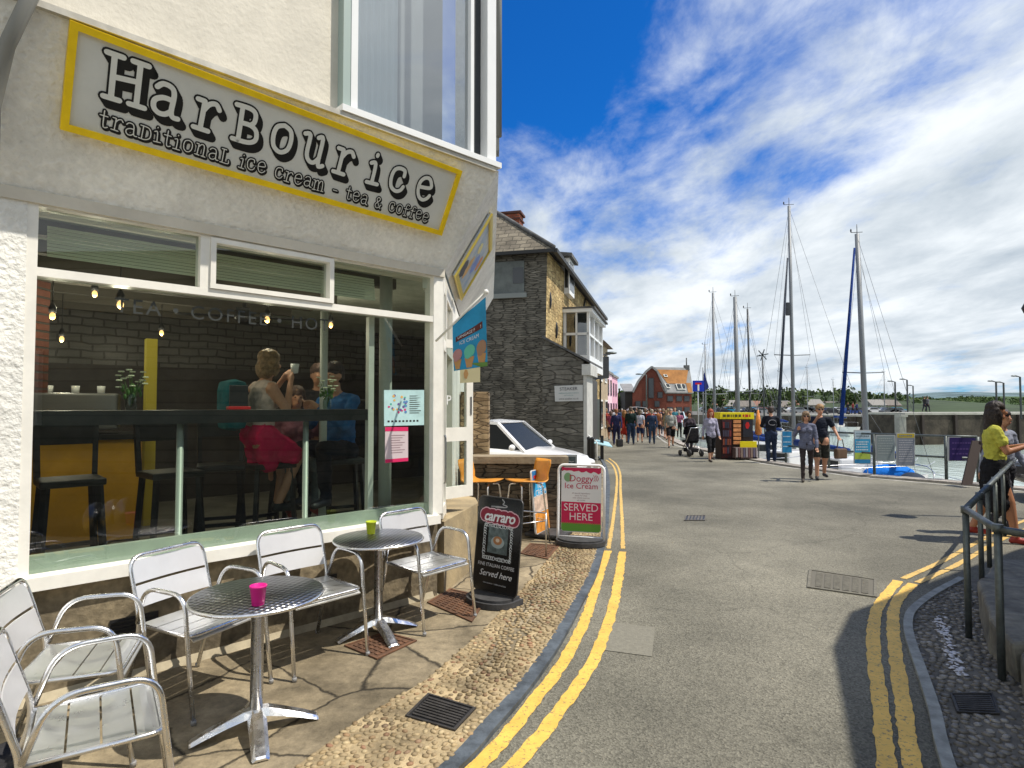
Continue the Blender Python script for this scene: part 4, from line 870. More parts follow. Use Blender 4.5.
def remesh(prims, vox, name, mats, regions, parent, smooth=2):
    b = B()
    for p in prims:
        if p[0] == 'c': rcone_mesh(b, *p[1:5])
        else: b.ell(p[1], p[2], 14, 10, p[3])
    me = bpy.data.meshes.new(name); me.from_pydata([tuple(v) for v in b.v], [], b.f)
    o = bpy.data.objects.new(name, me); COL.objects.link(o)
    m = o.modifiers.new('r', 'REMESH'); m.mode = 'VOXEL'; m.voxel_size = vox
    s_ = o.modifiers.new('s', 'SMOOTH'); s_.iterations = smooth; s_.factor = .5
    dg = bpy.context.evaluated_depsgraph_get(); ev = o.evaluated_get(dg); m2 = bpy.data.meshes.new_from_object(ev)
    bpy.data.objects.remove(o); bpy.data.meshes.remove(me)
    m2.name = name; m2.materials.clear()
    for q in mats: m2.materials.append(q)
    nf = len(m2.polygons); C = np.empty(nf*3); m2.polygons.foreach_get('center', C); C = C.reshape(-1, 3)
    if regions and nf:
        best = np.full(nf, 1e9); idx = np.zeros(nf, int)
        for p in prims:
            if p[0] == 'c':
                a, c = np.array(p[1]), np.array(p[2]); d = c-a; q = C-a; t = np.clip((q@d)/max(d@d, 1e-9), 0, 1)
                dist = np.linalg.norm(q-t[:, None]*d, axis=1)-(p[3]+(p[4]-p[3])*t); rg = p[5]
            else:
                q = C-np.array(p[1])
                if p[3] is not None: q = q@np.array(p[3])
                dist = (np.linalg.norm(q/np.array(p[2]), axis=1)-1)*min(p[2]); rg = p[4]
            w = dist < best; best[w] = dist[w]; idx[w] = rg
        m2.polygons.foreach_set('material_index', idx.tolist())
    m2.polygons.foreach_set('use_smooth', [True]*nf); m2.update()
    if vox < .0165*1.1:   # creases in cloth, tufts in hair
        isb = bool(regions); vv = set()
        for p_ in m2.polygons:
            if not isb or p_.material_index in (1, 2): vv.update(p_.vertices)
        am, f1, f2 = (.010, 9, 16) if isb else (.009, 26, 10)
        nv = len(m2.vertices); co = np.empty(nv*3); m2.vertices.foreach_get('co', co); co = co.reshape(-1, 3); no = np.empty(nv*3); m2.vertex_normals.foreach_get('vector', no); no = no.reshape(-1, 3)
        for i in vv:
            x, y, z = co[i]; q = Vector((x*f1, y*f1, z*f2)); r = 1-abs(mnoise.noise(q))*2.2; co[i] += no[i]*am*(r*.7+.5*mnoise.noise(q*2.3))
        m2.vertices.foreach_set('co', co.ravel())
        m2.update()
    ob = bpy.data.objects.new(name, m2); COL.objects.link(ob); ob.parent = parent; return ob
SKIN = mat('skin', (.52, .27, .17), .55, var=.08, vs=20); SKIN2 = mat('tanned_skin', (.42, .19, .10), .5, var=.08, vs=20)
def cloth(c, name=None):
    nm = name or 'cloth_%03d_%03d_%03d' % tuple(int(v*500) for v in c)
    return mat(nm, c, .85, var=.22, vs=6, bump=.022, bs=13, spec=.15)
def haircol(c): return mat('hair_%02d_%02d' % (int(c[0]*200), int(c[1]*200)), c, .6, var=.4, vs=30, bump=.006, bs=70)
def person(label, loc, face, h=1.70, top=(.1, .1, .12), bottom=(.05, .06, .1), sleeve='long', leg='trousers', shoe=(.03, .03, .03), hair=(.08, .05, .03), hs='short', stride=.12,
           arms=None, skin=SKIN, build_=1.0, vox=.022, grp=None, seated=None, lean=0, head=(0, 0), glasses=False, two=None, legs=None, hem=None, topless=False):
    """face: direction the person looks (world x,y). Local: +y forward, +x right hand"""
    rz = atan2(-face[0], face[1]); t = thing('person', label, 'person', loc, rz, grp); k = h/1.72; R = []
    V = lambda x, y, z: (x*k, y*k, z*k)
    w = build_; female = hs in ('long', 'bob', 'pony')
    sh = .165 if female else .185
    SK, TP_, BT, SHO = 0, 1, 2, 3
    def c(a, b_, ra, rb, rg): R.append(('c', V(*a), V(*b_), ra*k, rb*k, rg))
    def e(a, r, rg, rot=None): R.append(('e', V(*a), tuple(q*k for q in r), rot, rg))
    hz = .92
    ly = lean
    P = Vector((0, 0, hz)); CH = Vector((0, ly*.30, 1.24)); NK = Vector((0, ly*.5, 1.44)); HD = Vector((head[0], ly*.6+.02+head[1], 1.605))
    if seated:
        dz = seated-hz; 
    else: dz = 0
    for q in (P, CH, NK, HD): q.z += dz
    # torso
    e((0, P.y, P.z+.0), (.155*w, .105*w, .13), BT)
    c((-.06*w, P.y, P.z+.06), (-.085*w, CH.y-.005, CH.z+.05), .085*w, .085*w, TP_); c((.06*w, P.y, P.z+.06), (.085*w, CH.y-.005, CH.z+.05), .085*w, .085*w, TP_)
    e((0, (P.y+CH.y)/2+.02*w, P.z+.16), (.135*w, .10*w*w, .17), TP_)
    e((0, CH.y, CH.z+.03), (.16*w, .105*w, .19), TP_)
    if female: e((-.07, CH.y+.085, CH.z+.02), (.06, .05, .06), TP_); e((.07, CH.y+.085, CH.z+.02), (.06, .05, .06), TP_)
    c((-sh+.03, CH.y, 1.385+dz), (sh-.03, CH.y, 1.385+dz), .058*w, .058*w, TP_)
    if hem:
        for q in (-.055, .055): c((q, P.y, P.z+.02), (q*1.2, P.y, P.z-hem*.5), .112*w, .118*w, TP_)
    c((0, CH.y, 1.40+dz), (0, NK.y, 1.46+dz), .062, .052, SK)
    c((0, NK.y, 1.44+dz), (HD.x, HD.y-.02, 1.56+dz), .052, .048, SK)
    # head
    e((HD.x, HD.y-.005, HD.z+.02), (.074, .092, .098), SK); e((HD.x, HD.y+.025, HD.z-.055), (.052, .058, .058), SK)
    e((HD.x, HD.y+.094, HD.z-.012), (.013, .022, .022), SK); e((HD.x-.076, HD.y-.005, HD.z-.005), (.012, .022, .03), SK); e((HD.x+.076, HD.y-.005, HD.z-.005), (.012, .022, .03), SK)
    e((HD.x, HD.y+.078, HD.z-.058), (.024, .012, .010), SK)
    # legs
    for s_ in (-1, 1):
        hp = Vector((s_*.085*w, P.y, P.z-.03)); st = stride*s_
        if legs: kn, an = Vector(legs[0 if s_ < 0 else 1][0]), Vector(legs[0 if s_ < 0 else 1][1])
        elif seated: kn = Vector((s_*.13, .40, P.z+.02)); an = Vector((s_*.12, .36, P.z-.42))
        else: kn = Vector((s_*.095, st*.75+.03, .49)); an = Vector((s_*.10, st*1.5-.02, .085+(.05 if st < -.05 else 0)))
        rr = dict(trousers=.012, capri=.012, shorts=.02, skirt=.0, dress=0, leggings=-.004)[leg]
        c(hp, kn, .088*w+rr if leg != 'shorts' or True else .1, (.058+rr)*w, BT if leg in ('trousers', 'capri', 'leggings') else SK)
        cut = an+(kn-an)*.35 if leg == 'capri' else an
        c(kn, an+Vector((0, 0, .02)), (.056+(rr if leg == 'trousers' else 0))*w, .040+(.012 if leg == 'trousers' else 0), BT if leg in ('trousers', 'leggings') else SK)
        if leg == 'capri': c(kn, kn+(an-kn)*.4, .064, .060, BT)
        e(tuple(kn+(an-kn)*.3+Vector((0, -.018, 0))), (.048, .05, .10), BT if leg in ('trousers', 'leggings') else SK)
        if leg == 'shorts': c(hp, hp+(kn-hp)*.85, .105*w, .092*w, BT)
        tz = an.z-.05
        toe = Vector((an.x+s_*.015, an.y+.16, tz)); c((an.x, an.y-.02, an.z-.035), tuple(toe), .042, .034, SHO); c((an.x, an.y-.035, tz+.005), (an.x, an.y, an.z-.01), .036, .040, SHO)
    if leg == 'skirt' or leg == 'dress':
        ht = .48 if leg == 'skirt' else .52
        if not seated:
            for q in (-.05, .05): c((q, P.y, P.z+.03), (q*1.6, P.y, P.z-(hz-ht)*.55), .12*w, .135*w, BT); c((q, P.y, P.z-.1), (q*1.9, P.y, ht), .13*w, .125*w, BT)
        else:
            for q in (-.08, .08): kk = Vector(legs[0][0]) if legs else Vector((0, .40, P.z+.02)); c((q, P.y, P.z+.03), (q*1.4, kk.y*.75, P.z+(kk.z-P.z)*.75), .12, .11, BT); c((q, P.y+.02, P.z), (q*1.2, P.y+.06, P.z-.22), .11, .09, BT)
    # arms
    for i, s_ in enumerate((-1, 1)):
        S = Vector((s_*sh*1.02, CH.y, 1.375+dz))
        if arms and arms[i]: el, wr = Vector(arms[i][0])+Vector((0, 0, dz)), Vector(arms[i][1])+Vector((0, 0, dz))
        else: sw = -stride*s_; el = S+Vector((s_*.05, -.02+sw*.5, -.275)); wr = el+Vector((s_*-.0, .05+sw*.9, -.245))
        lo = sleeve == 'long'; c(S, el, .054*w, .040 if not lo else .046, TP_ if lo else SK)
        c(el, wr, .038 if not lo else .044, .026 if not lo else .034, TP_ if lo else SK)
        if sleeve == 'short': c(S, S+(el-S)*.55, .062*w, .060, TP_)
        if sleeve == 'none': e(tuple(S), (.055, .055, .055), SK)
        d = (wr-el).normalized(); pm = wr+d*.06; sd = d.cross(Vector((0, 1, 0)));
        if sd.length < .2: sd = d.cross(Vector((0, 0, 1)))
        sd.normalize(); c(wr, pm, .025, .030, SK); fw = d.cross(sd)*(1 if d.cross(sd).y > 0 else -1)
        for q, (of, ln) in enumerate(((-.026, .062), (-.009, .072), (.009, .068), (.026, .052))):
            p0 = pm+sd*of+d*.015; p1 = p0+d*ln*.55+fw*.006; p2 = p1+d*ln*.4+fw*.022
            c(p0, p1, .0095, .009, SK); c(p1, p2, .009, .008, SK)
        tside = sd*(-.028 if sd.x*s_ > 0 else .028); p0 = wr+tside*.7+d*.015; c(p0, p0+tside*.9+d*.035+fw*.01, .0115, .010, SK); c(p0+tside*.9+d*.035+fw*.01, p0+tside*.8+d*.062+fw*.024, .010, .008, SK)
    remesh(R, vox*k, 'body', [skin, cloth(top), cloth(bottom), mat('shoe_%02d' % int(shoe[0]*99), shoe, .5)], True, t)
    if hs != 'bald':
        Hh = []
        def he(a, r): Hh.append(('e', V(*a), tuple(q*k for q in r), None, 0))
        he((HD.x, HD.y-.014, HD.z+.058), (.090, .100, .084)); he((HD.x, HD.y-.05, HD.z-.005), (.080, .065, .07))
        if hs == 'bob': he((HD.x, HD.y-.05, HD.z-.04), (.09, .075, .11)); he((HD.x-.078, HD.y-.0, HD.z-.03), (.022, .05, .08)); he((HD.x+.078, HD.y-.0, HD.z-.03), (.022, .05, .08))
        if hs == 'long': he((HD.x, HD.y-.06, HD.z-.08), (.10, .07, .18)); he((HD.x-.085, HD.y-.01, HD.z-.07), (.03, .055, .14)); he((HD.x+.085, HD.y-.01, HD.z-.07), (.03, .055, .14)); he((HD.x, HD.y-.085, HD.z-.19), (.085, .045, .10))
        if hs == 'pony': he((HD.x, HD.y-.10, HD.z+.02), (.04, .05, .05)); Hh.append(('c', V(HD.x, HD.y-.13, HD.z), V(HD.x, HD.y-.12, HD.z-.2), .032*k, .015*k, 0))
        # keep the face clear
        ho = remesh(Hh, max(.010, vox*.8)*k, 'hair', [haircol(hair)], False, t, 1)
    if hs == 'cap': pass
    if vox < .016:
        for s_ in (-1, 1):
            b = B(); b.ell(V(HD.x+s_*.030, HD.y+.083, HD.z+.012), (.009*k, .006*k, .006*k), 8, 6); b.build('eye', mat('dark_eye', (.03, .02, .015), .3), t, local=True)
        b = B(); b.ell(V(HD.x, HD.y+.090, HD.z-.058), (.022*k, .006*k, .004*k), 8, 6); b.build('mouth', mat('lips', (.40, .12, .10), .5), t, local=True)
    if glasses:
        b = B()
        for s_ in (-1, 1): b.ell(V(HD.x+s_*.033, HD.y+.094, HD.z+.012), (.027*k, .006*k, .019*k), 10, 6)
        b.tube([V(HD.x-.078, HD.y, HD.z+.018), V(HD.x-.06, HD.y+.088, HD.z+.018), V(HD.x+.06, HD.y+.088, HD.z+.018), V(HD.x+.078, HD.y, HD.z+.018)], .004*k, 6)
        b.build('sunglasses', M_black, t, local=True)
    return t
def foot(x, y, dz=0):
    p = G_(x, y); return Vector((p.x, p.y, gz(p.y)+dz))
def atY(x, Y): 
    r = ray(x, 405); return Vector((r.x/r.y*Y, Y, gz(Y)))
# woman in the yellow top at the railing, eating, side on
FY = foot(996, 541)
person('woman in a bright yellow top and black skirt eating beside the right railings', FY, (.86, -.5), 1.74, (.50, .49, .08), (.012, .012, .014), 'short', 'skirt', (.30, .03, .02), (.022, .014, .010), 'long', stride=.13,
       arms=[((-.19, .12, 1.14), (-.08, .34, 1.20)), ((.20, .10, 1.12), (.10, .36, 1.22))], vox=.0105, skin=SKIN2, head=(0, .02), build_=1.04)
b = B(); p0 = FY+Vector((.33, -.20, 1.27)); b.lathe([(0, -.05), (.03, -.03), (.036, .03), (.036, .045)], p0, 14); o = b.build('tub', mat('white_tub', (.75, .7, .7), .5)); tag(o, 'small white ice cream tub held by the woman in the yellow top', 'tub')
q = FY+Vector((.46, .42, .02)); person('person in a grey top standing behind the woman in yellow', q, (.3, -.9), 1.62, (.22, .24, .30), (.05, .05, .06), 'long', 'trousers', hs='short', vox=.014, hair=(.03, .02, .02))
# pair walking
p = foot(807, 481.5); person('woman in a grey blue cardigan and dark trousers walking along the quay', p, (-.35, -.94), 1.60, (.13, .14, .20), (.045, .035, .035), 'long', 'leggings', (.05, .04, .03), (.20, .13, .07), 'bob', stride=.10, vox=.012, glasses=True, hem=.08,
    arms=[None, ((.26, -.02, 1.14), (.20, .12, 1.28))])
p = foot(821, 479.5); person('tall person in a navy t-shirt, dark shorts and sunglasses beside the woman in the cardigan', p, (-.25, -.97), 1.77, (.018, .022, .035), (.035, .035, .03), 'short', 'shorts', (.03, .02, .02), (.30, .18, .08), 'short', stride=.07, vox=.012, glasses=True, skin=SKIN,
    arms=[((-.30, -.02, 1.16), (-.34, .14, 1.00)), ((.23, .12, 1.18), (.14, .30, 1.40))])
b = B(); c0 = p+Vector((.42, -.10, .62)); b.box(c0, (.30, .12, .24), .3, .03); b.tube([c0+Vector((-.1, -.03, .14)), c0+Vector((-.06, -.02, .33)), c0+Vector((.06, .02, .33)), c0+Vector((.1, .03, .14))], .010, 6); o = b.build('shoulder_bag', mat('brown_leather', (.13, .08, .05), .6, var=.2, vs=9)); tag(o, 'brown handbag hanging beside the tall person in sunglasses', 'bag')
# man in black at the kiosk seen from behind
p = foot(771.5, 463); person('man in a black jacket with a round back print facing the harbour', p, (.25, .97), 1.74, (.014, .016, .024), (.02, .03, .06), 'long', 'trousers', hs='short', hair=(.04, .025, .02), stride=.05, vox=.015, arms=[((-.26, .08, 1.13), (-.14, .22, 1.10)), ((.26, .08, 1.13), (.14, .22, 1.10))])
# red haired woman
p = foot(711, 461.5); person('woman with long red hair in a lavender cardigan walking past the kiosk', p, (.12, -1), 1.66, (.30, .29, .38), (.015, .015, .018), 'long', 'capri', (.04, .03, .03), (.28, .055, .02), 'long', stride=.10, vox=.014, hem=.10)
p = foot(719.5, 457); person('child in blue jeans sitting on the quay edge beside the booking kiosk', p, (.2, -.98), 1.35, (.38, .38, .42), (.04, .09, .18), 'long', 'trousers', (.6, .6, .6), (.20, .12, .06), 'short', seated=.48, vox=.018)
# pushchair
pc = foot(690.5, 456); t = thing('pushchair', 'black hooded pushchair rolling along the road by the quay', 'pushchair', pc, .25)
def wheel_(b, c, r, w): b.tube([Vector(c)-Vector((w/2, 0, 0)), Vector(c)+Vector((w/2, 0, 0))], r, 14)
for sx in (-1, 1):
    for sy, r in ((-.32, .13), (.30, .10)):
        b = B(); wheel_(b, (sx*.24, sy, r), r, .04); b.build('wheel', M_rubber, t, local=True)
b = B()
for sx in (-1, 1): b.tube(fillet([(sx*.22, .30, .10), (sx*.22, -.10, .55), (sx*.22, -.42, 1.02)], .1), .014, 6); b.tube([(sx*.22, -.32, .13), (sx*.22, .0, .5)], .014, 6)
b.tube([(-.22, -.42, 1.02), (.22, -.42, 1.02)], .018, 6); b.build('frame', M_steel, t, local=True)
b = B(); b.box((0, .02, .52), (.40, .46, .10), 0, .03); b.box((0, -.20, .78), (.40, .10, .50), 0, .03); b.box((0, -.02, .22), (.36, .44, .14), 0, .03); b.build('seat', cloth((.014, .014, .018)), t, local=True)
b = B(); vs = []; fs = []
for i in range(9):
    a = -.25+pi*.62*i/8
    for j in range(9): u = -1+2*j/8; vs.append((u*.23, -.16+.32*sin(a)*sqrt(max(0, 1-.35*u*u)), .80+.32*cos(a)*sqrt(1-.25*u*u)))
for i in range(8):
    for j in range(8): fs.append((i*9+j, i*9+j+1, (i+1)*9+j+1, (i+1)*9+j))
b.add(vs, fs, True); b.build('hood', cloth((.014, .014, .018)), t, local=True)
p = foot(682, 456); person('adult in dark clothes steering the pushchair', atY(689, pc.y+.62), (-.1, -1), 1.6, (.05, .04, .05), (.05, .045, .06), 'long', 'trousers', hair=(.06, .03, .02), hs='bob', arms=[((-.22, .12, 1.12), (-.18, .34, 1.02)), ((.22, .12, 1.12), (.18, .34, 1.02))], vox=.02)
# the crowd in the street
away = (.26, .97)
cr_ = [
 ('man in a grey shirt and black shorts walking up the street alone', 671, 447.5, (-.2, -.98), 1.68, (.30, .31, .29), (.012, .012, .014), 'long', 'shorts', (.30, .24, .20), 'short', 1.12, .20),
 ('person in a navy gilet over white sleeves walking away in jeans', 652, 444.5, away, 1.66, (.03, .05, .10), (.03, .05, .09), 'long', 'trousers', (.30, .26, .20), 'short', 1.05, .12),
 ('broad man in a dark green jacket and jeans walking away', 631, 445, away, 1.78, (.015, .03, .028), (.025, .045, .09), 'long', 'trousers', (.10, .08, .06), 'short', 1.16, .14),
 ('person in a white and navy top with bare legs in the crowd', 640, 443, away, 1.65, (.45, .47, .55), (.02, .03, .08), 'short', 'shorts', (.12, .09, .06), 'bob', 1.0, .12),
 ('woman in a red dress walking away in the crowd', 624.5, 443, away, 1.62, (.30, .03, .02), (.32, .03, .02), 'short', 'dress', (.25, .12, .04), 'long', 1.0, .12),
 ('person in a navy coat carrying a black bag walking away', 616.5, 446, away, 1.68, (.03, .035, .10), (.02, .022, .06), 'long', 'trousers', (.25, .10, .05), 'short', 1.02, .10),
 ('woman in a pink top with bare legs near the pink houses', 611, 441, away, 1.58, (.35, .08, .14), (.04, .03, .05), 'short', 'shorts', (.10, .06, .05), 'bob', 1.0, .10),
 ('child with reddish hair by the corner of the stone house', 597, 441, (.4, .9), 1.45, (.05, .03, .04), (.02, .02, .03), 'long', 'trousers', (.22, .08, .03), 'bob', .95, .05),
 ('person in a dark coat behind the reddish haired child', 601.5, 438, away, 1.66, (.03, .03, .05), (.03, .03, .04), 'long', 'trousers', (.05, .03, .02), 'short', 1.0, .08),
 ('person in a black jacket ahead of the gilet wearer', 645.5, 438, away, 1.72, (.02, .02, .025), (.03, .04, .07), 'long', 'trousers', (.14, .09, .06), 'short', 1.0, .1),
 ('tanned person in an orange vest in the middle of the crowd', 658, 437.5, away, 1.70, (.30, .12, .05), (.03, .03, .04), 'none', 'shorts', (.12, .07, .04), 'short', 1.0, .14),
 ('dark dressed person just left of the man in the grey shirt', 663.5, 435, away, 1.72, (.02, .02, .02), (.03, .03, .04), 'long', 'trousers', (.25, .18, .12), 'short', 1.0, .1),
]
tb = {}
for (lb, x, y, fc, h, tp, bt, sl, lg, hr, hs, bd, stt) in cr_:
    tb[lb] = person(lb, foot(x, y), fc, h, tp, bt, sl, lg, (.04, .03, .03), hr, hs, stt, vox=.021, build_=bd, grp='people walking in the street')
b = B(); p = foot(771.5, 463); c0 = p+Vector((-.04, -.20, 1.26)); b.tube([c0+Vector((.12*cos(a*.6), -.0, .085*sin(a*.6))) for a in range(10)], .009, 5); jk = b.build('back_print', mat('faded_print', (.22, .22, .24), .7)); jk.parent = [o for o in bpy.data.objects if o.get('label', '').startswith('man in a black jacket')][0]; jk.matrix_parent_inverse = WM(jk.parent).inverted()
# backpack, bag
b = B(); p = foot(596.5, 441)+Vector((-.05, -.20, .98)); b.box(p, (.27, .16, .36), -.3, .05); tag(b.build('backpack', cloth((.02, .28, .50))), 'bright blue backpack worn by the child at the stone house corner', 'backpack')
b = B(); p = foot(618, 447)+Vector((.05, -.1, .19)); b.box(p, (.30, .18, .34), .2, .05); b.tube([p+Vector((-.08, 0, .16)), p+Vector((0, 0, .36)), p+Vector((.08, 0, .16))], .01, 6); tag(b.build('black_bag', M_black), 'black bag low beside the person in the navy coat', 'bag')
b = B(); p = foot(651, 444.5)
# far crowd
rnd = random.Random(21); pal = [((.30, .05, .04), 'red top'), ((.45, .45, .48), 'white top'), ((.03, .05, .12), 'navy top'), ((.10, .10, .10), 'charcoal top'), ((.30, .22, .12), 'tan top'), ((.05, .20, .25), 'teal top'), ((.35, .12, .20), 'pink top'), ((.02, .02, .02), 'black top'), ((.2, .25, .35), 'pale blue top'), ((.28, .10, .03), 'rust top')]
xs_far = [606, 613, 619, 622, 627, 629, 633, 636.5, 642, 648, 650, 655, 660, 666, 668, 675, 679]
for i, x in enumerate(xs_far):
    Y = 31+rnd.uniform(0, 26); c_, nm = pal[i % len(pal)]; left = 606+i*0
    pos = atY(x, Y); wh_ = 'behind the man in the grey shirt' if x > 661 else ('behind the gilet wearer' if x > 643 else ('behind the broad man in green' if x > 626 else 'near the pink houses'))
    person('distant walker in a %s %s' % (nm, wh_), pos, away if i % 3 else (-.26, -.97), rnd.uniform(1.58, 1.8), c_, rnd.choice([(.03, .04, .08), (.02, .02, .02), (.2, .17, .12)]), rnd.choice(['long', 'short']), rnd.choice(['trousers', 'shorts', 'trousers']), (.05, .04, .04), rnd.choice([(.05, .03, .02), (.30, .22, .12), (.4, .38, .35), (.15, .08, .04)]), rnd.choice(['short', 'bob', 'short']), .13, vox=.032, grp='people walking in the street')

# ================================================================== CAFE INTERIOR PEOPLE AND FURNITURE
M_dk = mat('black_painted_wood', (.016, .017, .018), .4, var=.2, vs=8)
IFZ = .44
def ip(x, o):   # point inside the shop on the view ray of column x, o metres behind the window
    r = ray(x, 405); r.z = 0; p = Vector((0, 0, 0)); k = ((OF+nF*(-o)-p).dot(nF))/r.dot(nF); return p+r*k
# bar shelf along the window
t = thing('window_bar', 'long black bar shelf on steel posts just inside the shop window', 'bar shelf', FP(-1.5, -.4, IFZ))
b = B(); fbox(b, sL+.05, fsz(384, 400)[0]-.05, -.52, -.14, 1.575, 1.665); b.build('shelf', M_dk, t)
for x in (179, 305):
    s_ = fsz(x, 500, -.24)[0]; b = B(); q = FP(s_, -.24, 0); b.lathe([(.09, IFZ), (.09, IFZ+.01), (.022, IFZ+.02), (.022, 1.57)], (q.x, q.y, 0), 14); b.build('post', mat('pale_steel_post', (.55, .58, .52), .4, .3), t)
def barstool(pos, rz, label, hs_=1.16, mt=M_dk, back=True, grp='black bar stools inside the cafe'):
    t = thing('bar_stool', label, 'bar stool', pos, rz, grp)
    b = B(); b.box((0, 0, hs_-IFZ), (.38, .38, .05), 0, .015); b.build('seat', mt, t, local=True)
    for sx in (-1, 1):
        for sy in (-1, 1):
            b = B(); b.bar((sx*.15, sy*.15, hs_-IFZ-.02), (sx*.19, sy*.19, 0), .035, .035); b.build('leg', mt, t, local=True)
    for sy in (-1, 1):
        b = B(); b.bar((-.18, sy*.175, .24), (.18, sy*.175, .24), .03, .03); b.build('footrest', mt, t, local=True)
    for sx in (-1, 1):
        b = B(); b.bar((sx*.175, -.02, .24+.1), (sx*.175, .02, .34), .02, .02)
    if back:
        b = B(); b.bar((-.17, -.17, hs_-IFZ), (-.18, -.22, hs_-IFZ+.40), .035, .03); b.bar((.17, -.17, hs_-IFZ), (.18, -.22, hs_-IFZ+.40), .035, .03); b.box((0, -.21, hs_-IFZ+.33), (.34, .025, .16), 0, .008); b.build('backrest', mt, t, local=True)
    return t
def upz(p, z=IFZ): return Vector((p.x, p.y, z))
yaw_out = atan2(-nF.x, nF.y)
barstool(upz(ip(72, .95)), yaw_out, 'black bar stool at the left end in front of the mustard counter')
barstool(upz(ip(172, 1.0)), yaw_out+.1, 'black bar stool between the counter and the woman with the pink jumper')
barstool(upz(ip(268, 1.15)), yaw_out+.05, 'black bar stool under the woman with the pink jumper', back=False)
barstool(upz(ip(343, 1.1)), yaw_out-.3, 'black bar stool under the man in the blue shirt')
barstool(upz(ip(222, 1.3)), yaw_out-.3, 'black bar stool beside the teal rucksack')
# mustard counter
t = thing('counter', 'mustard yellow serving counter with a black worktop inside the shop', 'counter', upz(ip(85, 2.2)))
p0, p1 = ip(28, 2.4), ip(140, 2.2); d_ = (p1-p0).normalized(); n__ = Vector((d_.y, -d_.x, 0))
b = B(); b.prism([(v.x, v.y) for v in (p0-d_*1.2, p1, p1-n__*.7, p0-d_*1.2-n__*.7)], IFZ+.02, 1.38); b.build('counter_body', M_ycount, t)
b = B(); b.prism([(v.x, v.y) for v in (p0-d_*1.2+n__*.05, p1+n__*.05+d_*.05, p1-n__*.75+d_*.05, p0-d_*1.2-n__*.75)], 1.382, 1.43); b.build('worktop', M_dk, t)
# shelves with bottles and machines behind the counter
t = thing('coffee_machine', 'chrome coffee machine on the counter behind the window bar', 'coffee machine', upz(ip(75, 2.6), 1.44))
q = upz(ip(75, 2.6), 1.44); b = B(); b.box(q+Vector((0, 0, .20)), (.7, .40, .34), atan2(d_.y, d_.x), .02); b.build('machine_body', mat('dull_chrome', (.28, .28, .28), .3, .8), t)
for k in range(3): b = B(); b.lathe([(.03, .0), (.035, .07)], q+d_*(-.2+.2*k)+Vector((0, 0, .37)), 10); b.build('cup', M_upvc, t)
rnd = random.Random(9)
t = thing('bottle_shelf', 'dark wall shelf lined with jars and bottles behind the counter', 'shelf', FP(-4.2, -4.5, 1.6))
for z in (1.6, 1.95, 2.3):
    b = B(); fbox(b, -5.8, -2.4, -4.59, -4.3, z, z+.03); b.build('shelf_board', M_dk, t)
    for k in range(16):
        q = FP(-5.7+.21*k, -4.43, z+.03); r = rnd.uniform(.03, .05); hh_ = rnd.uniform(.12, .24); b = B(); b.lathe([(r, 0), (r, hh_*.65), (r*.4, hh_*.8), (r*.4, hh_)], q, 9); b.build('bottle', mat(*rnd.choice([('amber_glass', (.25, .12, .03), .2), ('clear_jar', (.35, .35, .33), .2), ('dark_bottle', (.03, .05, .03), .2)])), t)
# dark column and pendants
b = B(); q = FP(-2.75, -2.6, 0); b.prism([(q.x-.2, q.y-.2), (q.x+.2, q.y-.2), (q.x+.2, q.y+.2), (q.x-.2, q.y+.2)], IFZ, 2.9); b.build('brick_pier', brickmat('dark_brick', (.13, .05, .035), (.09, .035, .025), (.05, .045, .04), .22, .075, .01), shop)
M_bulb = mat('warm_bulb', (1, .55, .2), .4, emis=1.6)
for x, y, o_ in ((118, 300, .9), (266, 316, 1.3), (50, 312, 2.0), (92, 290, 2.3), (330, 322, 1.8), (160, 330, 3.2), (60, 336, 3.4)):
    q = ip(x, o_); z = CAMH+(405-y)*q.y/600; t = thing('pendant_light', 'bare bulb pendant %s' % {118: 'hanging nearest the left part of the window', 266: 'hanging above the woman with the pink jumper', 50: 'at the far left above the counter', 92: 'between counter and ceiling at the left', 330: 'above the man in blue', 160: 'hanging deep inside over the brick pier', 60: 'lowest and deepest over the counter'}[x], 'pendant light', (q.x, q.y, z), group='pendant lights in the cafe')
    b = B(); b.tube([(q.x, q.y, z+.06), (q.x, q.y, 2.9)], .004, 5); b.build('cord', M_black, t)
    b = B(); b.lathe([(.012, .08), (.028, .04), (.028, 0)], (q.x, q.y, z), 10); b.build('lamp_holder', M_black, t); b = B(); b.ell((q.x, q.y, z-.03), (.022, .022, .032)); b.build('bulb', M_bulb, t)
    pl_ = bpy.data.lights.new('bulb_light', 'POINT'); pl_.energy = 7; pl_.color = (1, .86, .66); pl_.shadow_soft_size = .05; po = bpy.data.objects.new('bulb_light', pl_); COL.objects.link(po); po.location = (0, 0, -.10); po.parent = t
# ceiling fan
q = FP(-.95, -2.0, 2.55); t = thing('ceiling_fan', 'dark ceiling fan over the cafe room', 'ceiling fan', q)
b = B(); b.lathe([(.06, 0), (.09, .03), (.09, .1), (.02, .12), (.02, .36)], q, 14); b.build('motor', M_black, t)
for k in range(4):
    a = k*pi/2+.4; dd = Vector((cos(a), sin(a), 0)); b = B(); b.bar(q+dd*.1+U3*.05, q+dd*.62+U3*.05, .12, .01); b.build('blade', M_dk, t)
